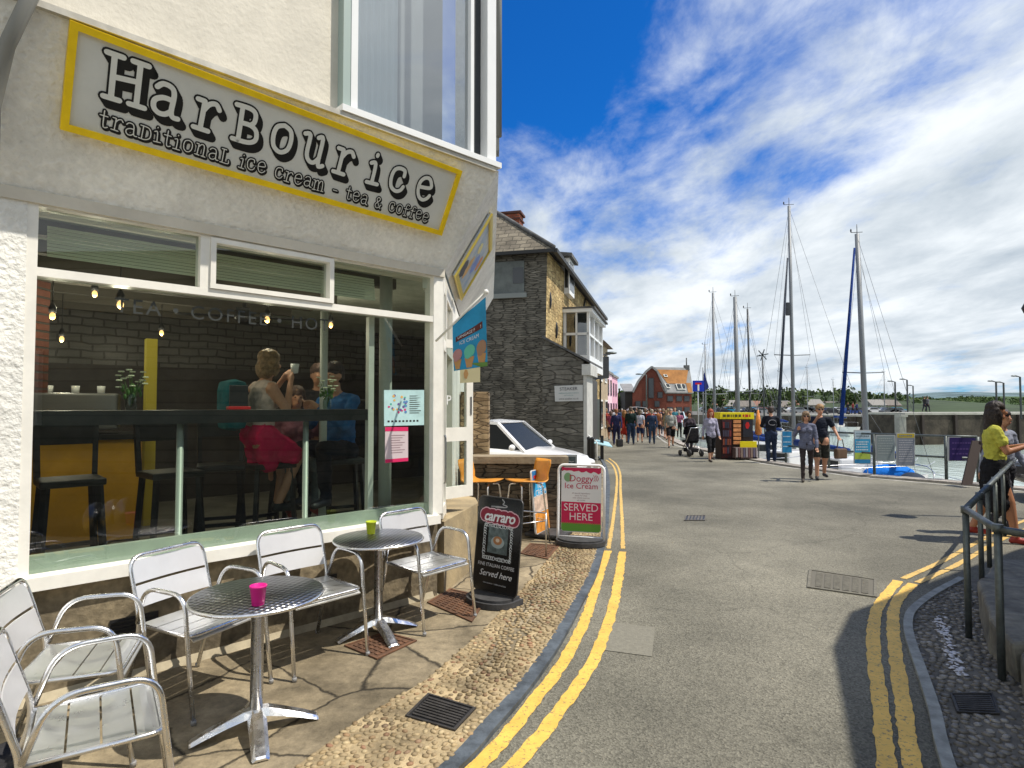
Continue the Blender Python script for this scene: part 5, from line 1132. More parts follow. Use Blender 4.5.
# people
fac_in = -nF
pw = upz(ip(258, 1.10)); pw.z = IFZ
person('woman in a white top with a pink jumper tied round her waist lifting a cup', pw, (dF*.86-nF*.1).to_2d()[:], 1.66, (.50, .40, .36), (.60, .015, .09), 'none', 'skirt', (.03, .03, .03), (.22, .13, .06), 'bob', seated=1.0, vox=.012,
       arms=[((-.20, .16, 1.22), (-.05, .26, 1.46)), ((.22, .16, 1.18), (.07, .28, 1.44))], legs=[((-.11, .34, .80), (-.10, .26, .38)), ((.11, .36, .84), (.10, .16, .40))], lean=.15)
b = B(); q = pw+dF*.33+U3*(1.59); b.lathe([(0, -.04), (.03, -.035), (.04, .05), (.036, .05)], q, 12); tag(b.build('cup', M_upvc), 'white cup held up by the woman with the pink jumper', 'cup')
b = B(); q = pw-dF*.22+nF*.0+U3*1.26; b.box(q, (.20, .32, .44), atan2(dF.y, dF.x), .095); tag(b.build('rucksack', cloth((.012, .11, .13))), 'teal rucksack on the back of the woman in the white top', 'rucksack')
pm = upz(ip(342, 1.15))
person('man in a blue shirt sitting at the window bar inside the cafe', pm, (-dF*.85+nF*.35).to_2d()[:], 1.76, (.03, .12, .30), (.012, .014, .02), 'long', 'trousers', (.03, .02, .02), (.03, .02, .015), 'short', seated=.82, vox=.012, lean=.18,
       arms=[((-.20, .20, 1.14), (-.06, .38, 1.30)), ((.22, .18, 1.14), (.10, .36, 1.30))])
b = B(); q = pm+dF*.26-nF*.05+U3*1.08; b.box(q, (.18, .34, .48), atan2(dF.y, dF.x), .07); tag(b.build('rucksack', cloth((.02, .02, .025))), 'black rucksack on the back of the man in the blue shirt', 'rucksack')
pc_ = upz(ip(296, 1.55)); person('person in a mauve top and grey trousers sitting between the woman and the man', pc_, (nF*.9-dF*.2).to_2d()[:], 1.6, (.28, .12, .16), (.18, .20, .20), 'short', 'trousers', (.30, .18, .08), (.10, .06, .04), 'bob', seated=.74, vox=.015)
pb_ = upz(ip(318, 2.0)); person('person in dark clothes behind the man in the blue shirt', pb_, (nF*.8-dF*.5).to_2d()[:], 1.7, (.03, .03, .035), (.03, .03, .03), 'long', 'trousers', (.03, .03, .03), (.10, .06, .04), 'short', vox=.016, stride=.02)
barstool(upz(ip(296, 1.65)), yaw_out, 'black bar stool under the person in the mauve top', hs_=1.08, back=False)
# flower jars on the bar
M_leafg = mat('stem_green', (.07, .16, .03), .6); M_pet = mat('cream_petals', (.72, .72, .50), .6)
for (x, lb, sd) in ((131, 'glass jar of white and yellow flowers at the left end of the window bar', 3), (327, 'glass jar of small white flowers in front of the man in the blue shirt', 8)):
    q = ip(x, .30); q.z = 1.666; rnd = random.Random(sd); t = thing('flower_jar', lb, 'flowers', q)
    b = B(); b.lathe([(.03, .002), (.035, .02), (.032, .09), (.026, .11)], q, 14); b.build('jar', glassmat('jar_glass', (.7, .8, .75), 1.5), t)
    st = B(); fl = B(); lf = B()
    for k in range(16):
        a = rnd.uniform(0, 2*pi); r = rnd.uniform(.02, .10); hh_ = rnd.uniform(.14, .27); tip = q+Vector((r*cos(a), r*sin(a), hh_)); st.tube([q+Vector((0, 0, .02)), q+Vector((r*.3*cos(a), r*.3*sin(a), hh_*.5)), tip], .0018, 4)
        for j in range(5): aa = j*2*pi/5; fl.ell(tip+Vector((.011*cos(aa), .011*sin(aa), .002)), (.010, .010, .005), 6, 4)
        lf.ell(q+Vector((r*.6*cos(a+.5), r*.6*sin(a+.5), hh_*.6)), (.012, .006, .02), 6, 4)
    st.build('stems', M_leafg, t); lf.build('leaves', M_leafg, t); fl.build('petals', M_pet, t)
q = FP(fsz(253, 400)[0], -.28, 1.666); t = thing('menu_stand', 'black menu stand with red edging on the window bar', 'menu stand', q)
b = B(); b.box(q+U3*.09, (.13, .02, .18), atan2(dF.y, dF.x), .004); b.build('board', M_black, t); b = B(); b.box(q+U3*.012, (.16, .05, .024), atan2(dF.y, dF.x), .004); b.build('foot', mat('red_plastic', (.5, .02, .02), .4), t)

# ================================================================== CAFE FURNITURE OUTSIDE
PZ = .026
def stamped():
    m = mat('stamped_steel_top', (.42, .42, .42), .28, 1.0); t, n, l, b = nodes(m); tcn = n.new('ShaderNodeTexCoord')
    mp = n.new('ShaderNodeMapping'); mp.inputs['Rotation'].default_value = (0, 0, .78); l.new(tcn.outputs['Object'], mp.inputs[0])
    v = n.new('ShaderNodeTexVoronoi'); v.inputs['Scale'].default_value = 30; v.inputs['Randomness'].default_value = 0; l.new(mp.outputs[0], v.inputs['Vector'])
    r = n.new('ShaderNodeValToRGB'); r.color_ramp.elements[0].position = .3; r.color_ramp.elements[0].color = (.33, .33, .33, 1); r.color_ramp.elements[1].position = .55; r.color_ramp.elements[1].color = (.10, .10, .10, 1)
    l.new(v.outputs['Distance'], r.inputs[0]); l.new(r.outputs[0], b.inputs['Base Color'])
    bp = n.new('ShaderNodeBump'); bp.inputs['Distance'].default_value = .006; l.new(v.outputs['Distance'], bp.inputs['Height']); l.new(bp.outputs[0], b.inputs['Normal']); return m
M_top = stamped()
def cafe_table(x, y, rot, label, r=.32, H=.70):
    p = G_(x, y, PZ); t = thing('cafe_table', label, 'table', (p.x, p.y, PZ), rot, 'round steel cafe tables')
    b = B(); b.lathe([(0, H-.012), (r-.02, H-.012), (r-.012, H-.022), (r, H-.02), (r+.003, H-.008), (r, H), (0, H)], n=48); b.build('tabletop', M_top, t, local=True)
    b = B(); b.tube([(r*cos(2*pi*k/48), r*sin(2*pi*k/48), H-.010) for k in range(48)], .010, 6, closed=True); b.build('rim', M_alu, t, local=True)
    b = B(); b.lathe([(.032, .07), (.032, H-.02), (.10, H-.018), (.10, H-.013)], n=20); b.build('pole', M_alu, t, local=True)
    for k in range(4):
        a = k*pi/2; d = Vector((cos(a), sin(a), 0)); s_ = Vector((-sin(a), cos(a), 0)); b = B(); rows = []
        for i, (rr, z, w, th) in enumerate(((.0, .105, .036, .035), (.06, .10, .046, .034), (.14, .075, .044, .026), (.23, .042, .042, .02), (.295, .016, .040, .014), (.305, .010, .036, .010))):
            rows.append([d*rr+s_*w+U3*(z-th/2), d*rr+s_*w*.55+U3*(z+th/2), d*rr-s_*w*.55+U3*(z+th/2), d*rr-s_*w+U3*(z-th/2)])
        vs = [q for rw in rows for q in rw]; fs_ = []
        for i in range(len(rows)-1):
            for j in range(4): fs_.append((i*4+j, i*4+(j+1) % 4, (i+1)*4+(j+1) % 4, (i+1)*4+j))
        fs_ += [(0, 1, 2, 3), (23, 22, 21, 20)]; b.add(vs, fs_, False); b.build('foot', M_alu, t, local=True)
    return t
cafe_table(256, 731, radians(27), 'nearest round steel cafe table with the magenta pot')
cafe_table(378, 634, radians(34), 'farther round steel cafe table against the wall with the lime pot')
def pot(px, Y0, H, col, name, label):
    r = ray(*px); k = (PZ+H-CAMH)/r.z; p = CP+r*k; t = thing('pot', label, 'pot', p)
    b = B(); rr = .038; pr = []
    n = 16
    b.lathe([(.027, .001), (.029, .004), (.038, .086), (.041, .088), (.041, .096), (.037, .097), (.030, .012), (0, .011)], p, 20); b.build('body', mat(name, col, .4), t)
    return t
pot((258, 605), 3, .70, (.62, .01, .22), 'magenta_enamel', 'magenta tealight pot on the nearest cafe table')
pot((371, 534), 4.4, .70, (.42, .50, .02), 'lime_enamel', 'lime green tealight pot on the farther cafe table')
def cafe_chair():
    t = thing('cafe_chair', '', 'chair', (0, 0, 0), 0, 'aluminium cafe chairs')
    r = .0125; hw = .235; SH = .44
    # origin: midpoint of the front feet on the ground; +y faces out, seat behind
    b = B()
    back = fillet([(-hw-.0, -.60, 0), (-hw, -.47, SH-.01), (-hw, -.585, .80), (hw, -.585, .80), (hw, -.47, SH-.01), (hw, -.60, 0)], .085, 7)
    b.tube(back, r, 10); b.build('back_frame', M_alu, t, local=True)
    for s_ in (-1, 1):
        b = B(); x = s_*(hw+.025)
        b.tube(fillet([(x, .01, 0), (x, -.045, .40), (x, -.075, .655), (x, -.40, .66), (s_*(hw+.012), -.475, SH+.01)], .10, 7), r, 10); b.build('arm_and_front_leg', M_alu, t, local=True)
        for q in ((x, .01), (s_*hw, -.60)): b = B(); b.lathe([(.0135, .0), (.0145, .020), (.013, .024)], (q[0], q[1], 0), 10); b.build('foot_cap', mat('grey_foot_cap', (.30, .30, .30), .6), t, local=True)
    b = B(); b.tube(fillet([(-hw+.005, -.475, SH-.005), (-hw-.012, -.05, SH-.005), (hw+.012, -.05, SH-.005), (hw-.005, -.475, SH-.005)], .06, 6), .011, 8); b.tube([(-hw, -.475, SH-.015), (hw, -.475, SH-.015)], .010, 8); b.build('seat_frame', M_alu, t, local=True)
    M_slat = mat('satin_aluminium_slat', (.60, .61, .60), .34, .85, var=.05, vs=3); smudge(M_slat, .26, .46, 7); M_slat2 = mat('sunlit_aluminium_slat', (.78, .78, .79), .40, .6, var=.04, vs=3)  # same aluminium; sunlight on the back slats put into their brighter colour
    def zseat(y): f = (y+.475)/.43; return SH+.004-.018*sin(pi*min(1, f))-(.030*((f-.8)/.2)**2 if f > .8 else 0)
    for k in range(4):   # slats across the seat, front one curling down
        b = B(); y0 = -.462+k*.108; y1 = y0+.100; rows = []
        for j in range(5):
            y = y0+(y1-y0)*j/4; z = zseat(y); rows.append([(-hw+.004, y, z-.004), (hw-.004, y, z-.004), (hw-.004, y, z+.004), (-hw+.004, y, z+.004)])
        vs = [q for r_ in rows for q in r_]; fs_ = [(i*4+a, i*4+(a+1) % 4, (i+1)*4+(a+1) % 4, (i+1)*4+a) for i in range(4) for a in range(4)]+[(3, 2, 1, 0), (16, 17, 18, 19)]
        b.add(vs, fs_); b.build('seat_slat', M_slat, t, local=True)
    for (z0, z1) in ((.525, .640), (.655, .775)):
        b = B(); vs = []
        for j in range(9):
            u = j/8; x = -hw+.006+(2*hw-.012)*u; bow = -.018*sin(pi*u)
            for z in (z0, z1):
                y = -.47-.115*(z-SH)/.36+bow; vs += [(x, y+.005, z), (x, y, z)]
        fs_ = []
        for i in range(8):
            a = i*4; c_ = a+4; fs_ += [(a, a+2, c_+2, c_), (a+1, c_+1, c_+3, a+3), (a+2, a+3, c_+3, c_+2), (a, c_, c_+1, a+1)]
        fs_ += [(0, 1, 3, 2), (32, 34, 35, 33)]
        b.add(vs, fs_); b.build('back_slat', M_slat2, t, local=True)
    return t
ch0 = cafe_chair()
def put(x, y, d, label, t=None):
    t = t or copy_tree(ch0); t.location = (x, y, PZ); t.rotation_euler = (0, 0, atan2(-d[0], d[1])); t['label'] = label; return t
def mid(a, b_): p, q = G_(*a, PZ), G_(*b_, PZ); m_ = (p+q)/2; return m_.x, m_.y, Vector((q.x-p.x, q.y-p.y))
x, y, v = mid((197, 722), (266, 685)); put(x, y, (v.y, -v.x), 'aluminium cafe chair with its back to the wall left behind the magenta pot table', ch0)
x, y, v = mid((297, 680), (364, 656)); put(x, y, (v.y, -v.x), 'aluminium cafe chair against the wall between the two tables')
x, y, v = mid((425, 635), (473, 617)); put(x, y, (v.y, -v.x), 'aluminium cafe chair to the right of the lime pot table')
put(-1.42, 2.56, (.82, .57), 'nearest aluminium cafe chair in the bottom left corner facing the near table')
put(-1.86, 3.08, (.93, .36), 'aluminium cafe chair behind the nearest one, closest to the left end of the wall')
# black bag on the ground
b = B(); q = G_(22, 790); q = Vector((-2.02, 2.50, PZ)); b.lathe([(.0, 0), (.13, .0), (.15, .04), (.15, .20), (.13, .26), (.10, .27), (.09, .24), (0, .23)], q, 20)
t = tag(b.build('bin', mat('black_bag_cloth', (.012, .012, .014), .7, bump=.01, bs=18, var=.3, vs=9)), 'black round bin at the bottom left behind the nearest chair', 'bin')

# ---- boards
def vframe(base, yaw, tilt):   # local frame of a panel: u right, v up (tilted), n towards the viewer
    u = Vector((cos(yaw), sin(yaw), 0)); n = Vector((sin(yaw), -cos(yaw), 0)); v = (U3*cos(tilt)-n*sin(tilt)).normalized(); nn = u.cross(v).normalized()
    return lambda a, c_, o=0.0: Vector(base)+u*a+v*c_+nn*o
def roundrect(w, h, r, k=5):
    P = []
    for cx_, cy_, a0_ in ((w/2-r, h-r, 0), (-w/2+r, h-r, pi/2), (-w/2+r, r, pi), (w/2-r, r, 1.5*pi)):
        for i in range(k+1): a = a0_+pi/2*i/k; P.append((cx_+r*cos(a), cy_+r*sin(a)))
    return P
def panel(b, M_, poly, o0, o1): 
    a = [M_(x, y, o0) for x, y in poly]; b.ext(a, M_(0, 0, o1)-M_(0, 0, o0)); return b
def flat(b, M_, poly, o): b.add([M_(x, y, o) for x, y in poly], [tuple(range(len(poly)))]); return b
def halfbase(b, M_, w, d, h):
    P = [(-w/2, 0)]+[(-w/2*cos(pi*i/14)*1.0, -d*sin(pi*i/14)**.7) for i in range(1, 14)]+[(w/2, 0)]; P = P+[(w/2, d*.35), (-w/2, d*.35)]
    return P
# coffee board
bp0 = G_(471, 597, PZ); bp1 = G_(518, 607, PZ); c_ = (bp0+bp1)/2; yaw = atan2(bp1.y-bp0.y, bp1.x-bp0.x)-.12; wB = (bp1-bp0).length*1.06
t = thing('coffee_board', 'black pavement board advertising Italian coffee with a dark red script logo', 'pavement board', (c_.x, c_.y, PZ))
MB_ = vframe((c_.x, c_.y, PZ+.075), yaw, radians(7)); HB = .80
print('coffee board w', wB, yaw)
wB = .49
M_bb = mat('black_board', (.008, .008, .009), .22, spec=.6)
b = B(); panel(b, MB_, roundrect(wB, HB, .05), -.012, .004); b.build('panel', M_bb, t)
b = B(); P = roundrect(wB+.006, HB, .05); b.tube([MB_(x, y, .0) for x, y in P], .006, 6, closed=True); b.build('frame', mat('dark_steel_tube', (.10, .10, .10), .35, .8), t)
b = B(); u = Vector((cos(yaw), sin(yaw), 0)); n = Vector((sin(yaw), -cos(yaw), 0)); 
P = [c_+u*(-.24*cos(pi*i/16))+n*(.04+.17*sin(pi*i/16)) for i in range(17)]+[c_+u*.24-n*.10, c_-u*.24-n*.10]
b.ext([Vector((q.x, q.y, PZ+.004)) for q in P], U3*.045); P2 = [c_+(q-c_)*.88 for q in P]; b.ext([Vector((q.x, q.y, PZ+.050)) for q in P2], U3*.02); b.build('base', M_rubber, t)
k_ = wB/.45
lo = B()
def blob(M_, o, pts, r): 
    bb = B(); 
    for i, (x, y) in enumerate(pts): bb.add([M_(x+r*cos(2*pi*k/14), y+r*sin(2*pi*k/14), o+.00003*i) for k in range(14)], [tuple(range(14))])
    return bb
pts = [(-.165+.33*i/22, .640-.012*(i/22)+.008*sin(i*1.4)) for i in range(23)]
blob(MB_, .0052, pts, .062).build('logo_border', mat('pink_border', (.70, .45, .50), .5), t, fix=False)
blob(MB_, .0066, pts, .053).build('logo_ground', mat('dark_red_logo', (.22, .008, .03), .5), t, fix=False)
M_wt = mat('white_print', (.72, .72, .72), .6)
b = B(); textmesh(b, 'carraro', lambda a, c_: MB_(a, .632+c_, .0085), .125, bold=.003, shear=.25, spacing=.92); b.build('logo_lettering', M_wt, t, fix=False)
b = B()
stroke(b, [(-.05, .715), (.06, .722), (.075, .735), (.03, .745), (.045, .765), (.02, .785)], .009, lambda a, c_, z: MB_(a, c_, z), .006); stroke(b, [(-.10, .718), (-.02, .722), (.05, .722)], .007, lambda a, c_, z: MB_(a, c_, z), .0065); b.build('steam_swirl', mat('grey_print2', (.35, .35, .35), .6), t, fix=False)
b = B(); rnd = random.Random(5)
for sd in range(4):
    for k in range(14):
        f_ = -.14+.28*k/13
        x_, y_ = [(f_, .28), (f_, .555), (-.15, .418+f_), (.15, .418+f_)][sd]; rr = rnd.uniform(.008, .016)
        stroke(b, [(x_+rr*cos(a*1.3), y_+rr*sin(a*1.3)) for a in range(5)], .0055, lambda a, c_, z: MB_(a, c_, z), .0055)
b.build('ornate_border', mat('silver_print', (.60, .63, .63), .5), t, fix=False)
b = B(); flat(b, MB_, [(-.11, .325), (.11, .325), (.11, .545), (-.11, .545)], .0050); b.build('picture_ground', mat('smoky_print', (.09, .12, .12), .5, vs=20, var=.5), t, fix=False)
b = B(); flat(b, MB_, [(.075*cos(2*pi*k/20), .42+.050*sin(2*pi*k/20)) for k in range(20)], .0058); b.build('saucer', mat('pale_saucer', (.30, .36, .36), .5), t, fix=False)
b = B(); flat(b, MB_, [(.050*cos(2*pi*k/20), .435+.036*sin(2*pi*k/20)) for k in range(20)], .0064); b.build('coffee', mat('coffee_print', (.36, .16, .06), .5), t, fix=False)
b = B(); flat(b, MB_, [(.022*cos(2*pi*k/20), .437+.016*sin(2*pi*k/20)) for k in range(20)], .0070); b.build('milk', mat('milk_print', (.6, .5, .4), .5), t, fix=False)
for s_, y_, z_, sh_ in (('FINE ITALIAN COFFEE', .222, .042, 0), ('Served here', .150, .074, .35), ('www.carraro.it  |  coffee served here', .072, .017, 0)):
    b = B(); textmesh(b, s_, lambda a, c_: MB_(a, y_+c_, .0055), z_, shear=sh_); b.build('lettering', mat('grey_print3', (.62, .62, .62), .6) if z_ < .05 else M_wt, t, fix=False)
# red and white ice cream board
p0, p1 = G_(556, 543, PZ), G_(606, 546, PZ); c_ = (p0+p1)/2; c_.z = 0; yaw = atan2(p1.y-p0.y, p1.x-p0.x)
t = thing('ice_cream_board', 'white framed red and white board saying doggy ice cream served here', 'pavement board', (c_.x, c_.y, PZ))
wD = .56; HD_ = .88; MD = vframe((c_.x, c_.y, PZ+.06), yaw, radians(5))
b = B(); P = roundrect(wD, HD_, .07, 6)[:]; b.tube([MD(-wD/2, -.05)]+[MD(x, y) for x, y in [(-wD/2, .1)]+list(reversed(roundrect(wD, HD_, .07, 6)[:14]))[0:14]]+[MD(wD/2, -.05)], .017, 8); b.tube([MD(-wD/2, .02), MD(wD/2, .02)], .008, 8); b.build('frame', mat('white_coated_tube', (.82, .82, .82), .6), t)
w2 = wD-.07; b = B(); panel(b, MD, [(x, y+.075) for x, y in roundrect(w2, HD_-.10, .05)], -.008, .003); b.build('panel', mat('board_white', (.70, .70, .70), .5), t)
y0_, y1_ = .078, HD_-.03
def wav(x, a): return a+.008*sin(x*40)+.006*sin(x*90)
h2 = w2/2-.004
b = B(); flat(b, MD, [(-h2, .16), (h2, .16), (h2, .43), (-h2, .435)], .0045); b.build('crimson_panel', mat('crimson_print', (.52, .008, .07), .5), t, fix=False); b = B(); P = [(-h2+.0, .80)]+[(-h2+2*h2*i/16, wav(i*.05, .815)-.03*(i/16)) for i in range(17)]+[(h2, .86), (h2-.03, HD_-.032), (-h2+.03, HD_-.032), (-h2, .86)]; flat(b, MD, P, .0046); b.build('crimson_banner', mat('crimson_print', (.52, .008, .07), .5), t, fix=False)
b = B(); P = [(-h2+.02, .083), (h2-.02, .083), (h2, .11)]+[(h2-2*h2*i/44, .168+(.022 if i % 2 else 0)) for i in range(45)]+[(-h2, .11)]; flat(b, MD, P, .0052); b.build('grass_print', mat('grass_print', (.10, .28, .03), .6), t, fix=False)
b = B(); flat(b, MD, [(-.165+.048*cos(2*pi*k/20), .73+.055*sin(2*pi*k/20)) for k in range(20)], .0056); b.build('green_cone_badge', mat('sage_print', (.20, .36, .18), .6), t, fix=False)
M_red = mat('crimson_letters', (.45, .01, .06), .5)
b = B(); textmesh(b, 'Doggy', lambda a, c_: MD(.0+a, .715+c_, .0062), .115); b.build('lettering', M_red, t, fix=False)
b = B(); textmesh(b, 'Ice Cream', lambda a, c_: MD(.0+a, .625+c_, .0062), .098); b.build('lettering', M_red, t, fix=False)
b = B(); [stroke(b, [(.15+.02*i, .76), (.17+.02*i, .72), (.155+.02*i, .69)], .006, lambda a, c_, z: MD(a, c_, z), .006) for i in range(3)]; b.build('paw_marks', M_red, t, fix=False)
for k, s_ in enumerate(('all natural ingredients', 'made for dogs', 'with added vitamins', 'ask inside')):
    b = B(); textmesh(b, s_, lambda a, c_: MD(a, .54-.028*k+c_, .0055), .026); b.build('lettering', mat('grey_print', (.3, .2, .22)), t, fix=False)
for s_, y_ in (('SERVED', .365), ('HERE', .255)):
    b = B(); textmesh(b, s_, lambda a, c_: MD(a, y_+c_, .0062), .125); b.build('lettering', mat('pale_pink_letters', (.72, .62, .64), .5), t, fix=False)
b = B(); u = Vector((cos(yaw), sin(yaw), 0)); n = Vector((sin(yaw), -cos(yaw), 0)); P = [c_+u*(-.30*cos(pi*i/16))+n*(.02+.24*sin(pi*i/16)) for i in range(17)]+[c_+u*.30-n*.12, c_-u*.30-n*.12]
b.ext([Vector((q.x, q.y, PZ+.004)) for q in P], U3*.05); P2 = [c_+(q-c_)*.9 for q in P]; b.ext([Vector((q.x, q.y, PZ+.055)) for q in P2], U3*.018); b.build('base', M_rubber, t)
# narrow board seen nearly from the side
p0, p1 = G_(541, 541, PZ), G_(556, 532, PZ); c_ = (p0+p1)/2; c_.z = 0; yaw = radians(64); ME = vframe((c_.x-.06, c_.y, PZ+.05), yaw, radians(5))
t = thing('swing_board', 'narrow blue and orange ice cream board turned almost edge on', 'pavement board', (c_.x, c_.y, PZ))
b = B(); panel(b, ME, roundrect(.50, .80, .04), -.02, .0); b.build('panel', mat('pale_frame', (.65, .66, .66), .4), t)
for (a, c0, col, nm) in ((.0, .26, (.62, .25, .04), 'orange_print'), (.26, .46, (.60, .45, .35), 'cone_print'), (.46, .64, (.04, .36, .68), 'sky_blue_print'), (.64, .79, (.02, .18, .48), 'blue_print')):
    b = B(); flat(b, ME, [(-.235, a+.012), (.235, a+.012), (.235, c0), (-.235, c0)], .002); b.build(nm, mat(nm, col, .5, var=.3, vs=12), t, fix=False)
b = B(); textmesh(b, 'ICE', lambda a, c_: ME(a, .60+c_, .004), .14); b.build('lettering', M_wt, t, fix=False)
b = B(); textmesh(b, 'CREAM', lambda a, c_: ME(a, .50+c_, .004), .11); b.build('lettering', M_wt, t, fix=False)
b = B(); flat(b, ME, [(-.2, .69), (.2, .71), (.2, .75), (-.2, .73)], .004); b.build('red_band', mat('red_plastic', (.5, .02, .02), .4), t, fix=False)
b = B(); b.box((c_.x, c_.y, PZ+.03), (.5, .42, .05), yaw-pi/2, .02); b.build('base', M_rubber, t)
# chalkboard by the low wall
p = G_(569, 522, PZ); t = thing('chalkboard', 'small grey framed chalkboard standing on the wall end behind the red and white board', 'chalkboard', (p.x, p.y, PZ))
Yc = 8.6; q = W(569, 470, Yc); MC = vframe((q.x, Yc, W(569, 487, Yc).z), radians(-12), radians(8)); 
b = B(); panel(b, MC, [(-.11, 0), (.11, 0), (.11, .46), (-.11, .46)], -.02, .0); b.build('frame', mat('grey_wood', (.30, .32, .32), .7), t)
b = B(); flat(b, MC, [(-.09, .03), (.09, .03), (.09, .43), (-.09, .43)], .002); b.build('board', mat('slate_board', (.05, .07, .075), .7, var=.3, vs=20), t, fix=False)
b = B()
for k in range(5): stroke(b, [(-.06, .36-.06*k), (-.02, .37-.06*k), (.03, .355-.06*k), (.06, .365-.06*k)], .006, lambda a, c_, z: MC(a, c_, z), .003)
b.build('chalk_marks', mat('chalk', (.5, .5, .5), .9), t, fix=False)
b = B(); b.bar(MC(-.1, 0), Vector((MC(-.1, 0).x, MC(-.1, 0).y+.02, PZ)), .02, .02); b.bar(MC(.1, 0), Vector((MC(.1, 0).x, MC(.1, 0).y+.02, PZ)), .02, .02); b.bar(MC(0, .4, -.02), Vector((MC(0, 0).x, MC(0, 0).y+.4, PZ)), .02, .02); b.build('legs', mat('grey_wood', (.3, .32, .32)), t)
# wind break behind the coffee board
p = G_(465, 553, PZ); t = thing('windbreak', 'black fabric windbreak stretched on a steel rail behind the coffee board', 'windbreak', (p.x, p.y, PZ))
Yw = 6.35; a0_, a1_ = W(457, 506, Yw), W(546, 514, Yw+.35); bz = W(457, 535, Yw).z
b = B(); b.hexa([Vector((a0_.x, a0_.y, bz)), Vector((a0_.x+.48, a0_.y+.1, bz)), Vector((a0_.x+.48, a0_.y+.115, bz)), Vector((a0_.x, a0_.y+.015, bz)), a0_, a0_+Vector((.48, .1, -.02)), a0_+Vector((.48, .115, -.02)), a0_+Vector((0, .015, 0))]); b.build('fabric', mat('black_windbreak', (.02, .02, .018), .5), t)
b = B(); b.tube([a0_+U3*.01, a1_+U3*.01], .008, 6); b.tube([a0_+U3*.01, Vector((a0_.x, a0_.y, PZ))], .010, 6); b.tube([a1_+U3*.01, Vector((a1_.x, a1_.y, PZ))], .010, 6); b.build('rail', M_steel, t)
# orange bar stools on the terrace
M_or = mat('orange_plywood', (.62, .26, .035), .4, var=.12, vs=9)
def ostool(px, dz, yaw, label):
    p = G_(*px, PZ); t = thing('terrace_stool', label, 'bar stool', (p.x, p.y, PZ), yaw, 'orange bar stools on the terrace')
    Hs = .72; b = B(); vs = []; nx, ny = 7, 13
    for i in range(ny):     # one moulded shell: seat curving up into the back
        u_ = i/(ny-1)
        if u_ < .5: y, z = .19-.36*u_*2, Hs+.012*cos(u_*2*pi)
        elif u_ < .68: a = (u_-.5)/.18*pi/2*.9; y, z = -.17-.06*sin(a), Hs-.012+.06*(1-cos(a))
        else: f_ = (u_-.68)/.32; y, z = -.232-.06*f_, Hs+.045+.22*f_
        ww = .185 if u_ < .5 else (.185-.02*sin((u_-.5)*2*pi)); ww *= (1 if u_ < .93 else .86)
        for j in range(nx): v_ = -1+2*j/(nx-1); vs.append((v_*ww, y+(.02*v_*v_ if u_ > .68 else 0), z+(.012*v_*v_ if u_ < .6 else 0)))
    fs_ = [(i*nx+j, i*nx+j+1, (i+1)*nx+j+1, (i+1)*nx+j) for i in range(ny-1) for j in range(nx-1)]
    k = len(vs); vs2 = [(x, y+.006, z+.010) for x, y, z in vs]; edge = [j for j in range(nx)]+[i*nx+nx-1 for i in range(1, ny)]+[(ny-1)*nx+j for j in range(nx-2, -1, -1)]+[i*nx for i in range(ny-2, 0, -1)]
    fs_ += [tuple(reversed([a+k for a in f])) for f in fs_]+[(edge[i], edge[(i+1) % len(edge)], edge[(i+1) % len(edge)]+k, edge[i]+k) for i in range(len(edge))]
    b.add(vs+vs2, fs_, True); b.build('seat_shell', M_or, t, local=True)
    for sx in (-1, 1):
        for sy in (-1, 1):
            b = B(); b.tube(fillet([(sx*.05, sy*.12, Hs-.02), (sx*.14, sy*.15, Hs-.03), (sx*.21, sy*.21, 0)], .04), .0105, 8); b.build('leg', M_alu, t, local=True)
    b = B(); b.tube([(sx*.185, sy*.19, .25) for sx, sy in ((-1, -1), (1, -1), (1, 1), (-1, 1))], .008, 6, closed=True); b.build('foot_ring', M_alu, t, local=True)
    return t
ostool((483, 541), 0, radians(-118), 'orange moulded bar stool nearest the glazed door')
ostool((526, 541), 0, radians(122), 'orange moulded bar stool with its back beside the narrow blue board')
# flag on a pole
P0_, P1_ = W(436, 341, 5.05), W(486, 292, 4.75)
t = thing('flag', 'blue ice cream flag with cones hanging from a slanted pole on the corner post', 'flag', P0_)
b = B(); b.tube([P0_, P1_], .010, 10); b.ell(P1_, (.022, .022, .022)); b.build('pole', M_white, t)
q = [W(453, 323, 4.95), W(486, 297, 4.78), W(486.5, 366, 4.82), W(454, 371, 4.97)]
def FM(u_, v_, o=0.0):
    tl, tr, br, bl = q; p = (bl*(1-u_)+br*u_)*(1-v_)+(tl*(1-u_)+tr*u_)*v_; n_ = (br-bl).cross(tl-bl).normalized(); return p+n_*(o+.018*sin(u_*5+v_*2)*(1-v_*.6))
b = B(); N1 = 12; vs = [FM(i/N1, j/N1) for j in range(N1+1) for i in range(N1+1)]; fs_ = [(j*13+i, j*13+i+1, (j+1)*13+i+1, (j+1)*13+i) for j in range(12) for i in range(12)]; b.add(vs, fs_, True); b.build('cloth', mat('azure_cloth', (.02, .27, .50), .7, vs=5, var=.15), t, fix=False)
def fpoly(pts, o, nm, col): b = B(); b.add([FM(u_, v_, o) for u_, v_ in pts], [tuple(range(len(pts)))]); b.build(nm, mat(nm, col, .6), t, fix=False)
def fcirc(cu, cv, r, o, nm, col): fpoly([(cu+r*cos(2*pi*k/14), cv+r*.75*sin(2*pi*k/14)) for k in range(14)], o, nm, col)
fpoly([(.10, .56), (.32, .57), (.32, .67), (.10, .66)], .002, 'brown_plate', (.10, .02, .02)); fpoly([(.32, .57), (.60, .58), (.60, .68), (.32, .67)], .002, 'brown_plate', (.10, .02, .02)); fpoly([(.60, .58), (.88, .585), (.88, .69), (.60, .68)], .002, 'brown_plate', (.10, .02, .02))
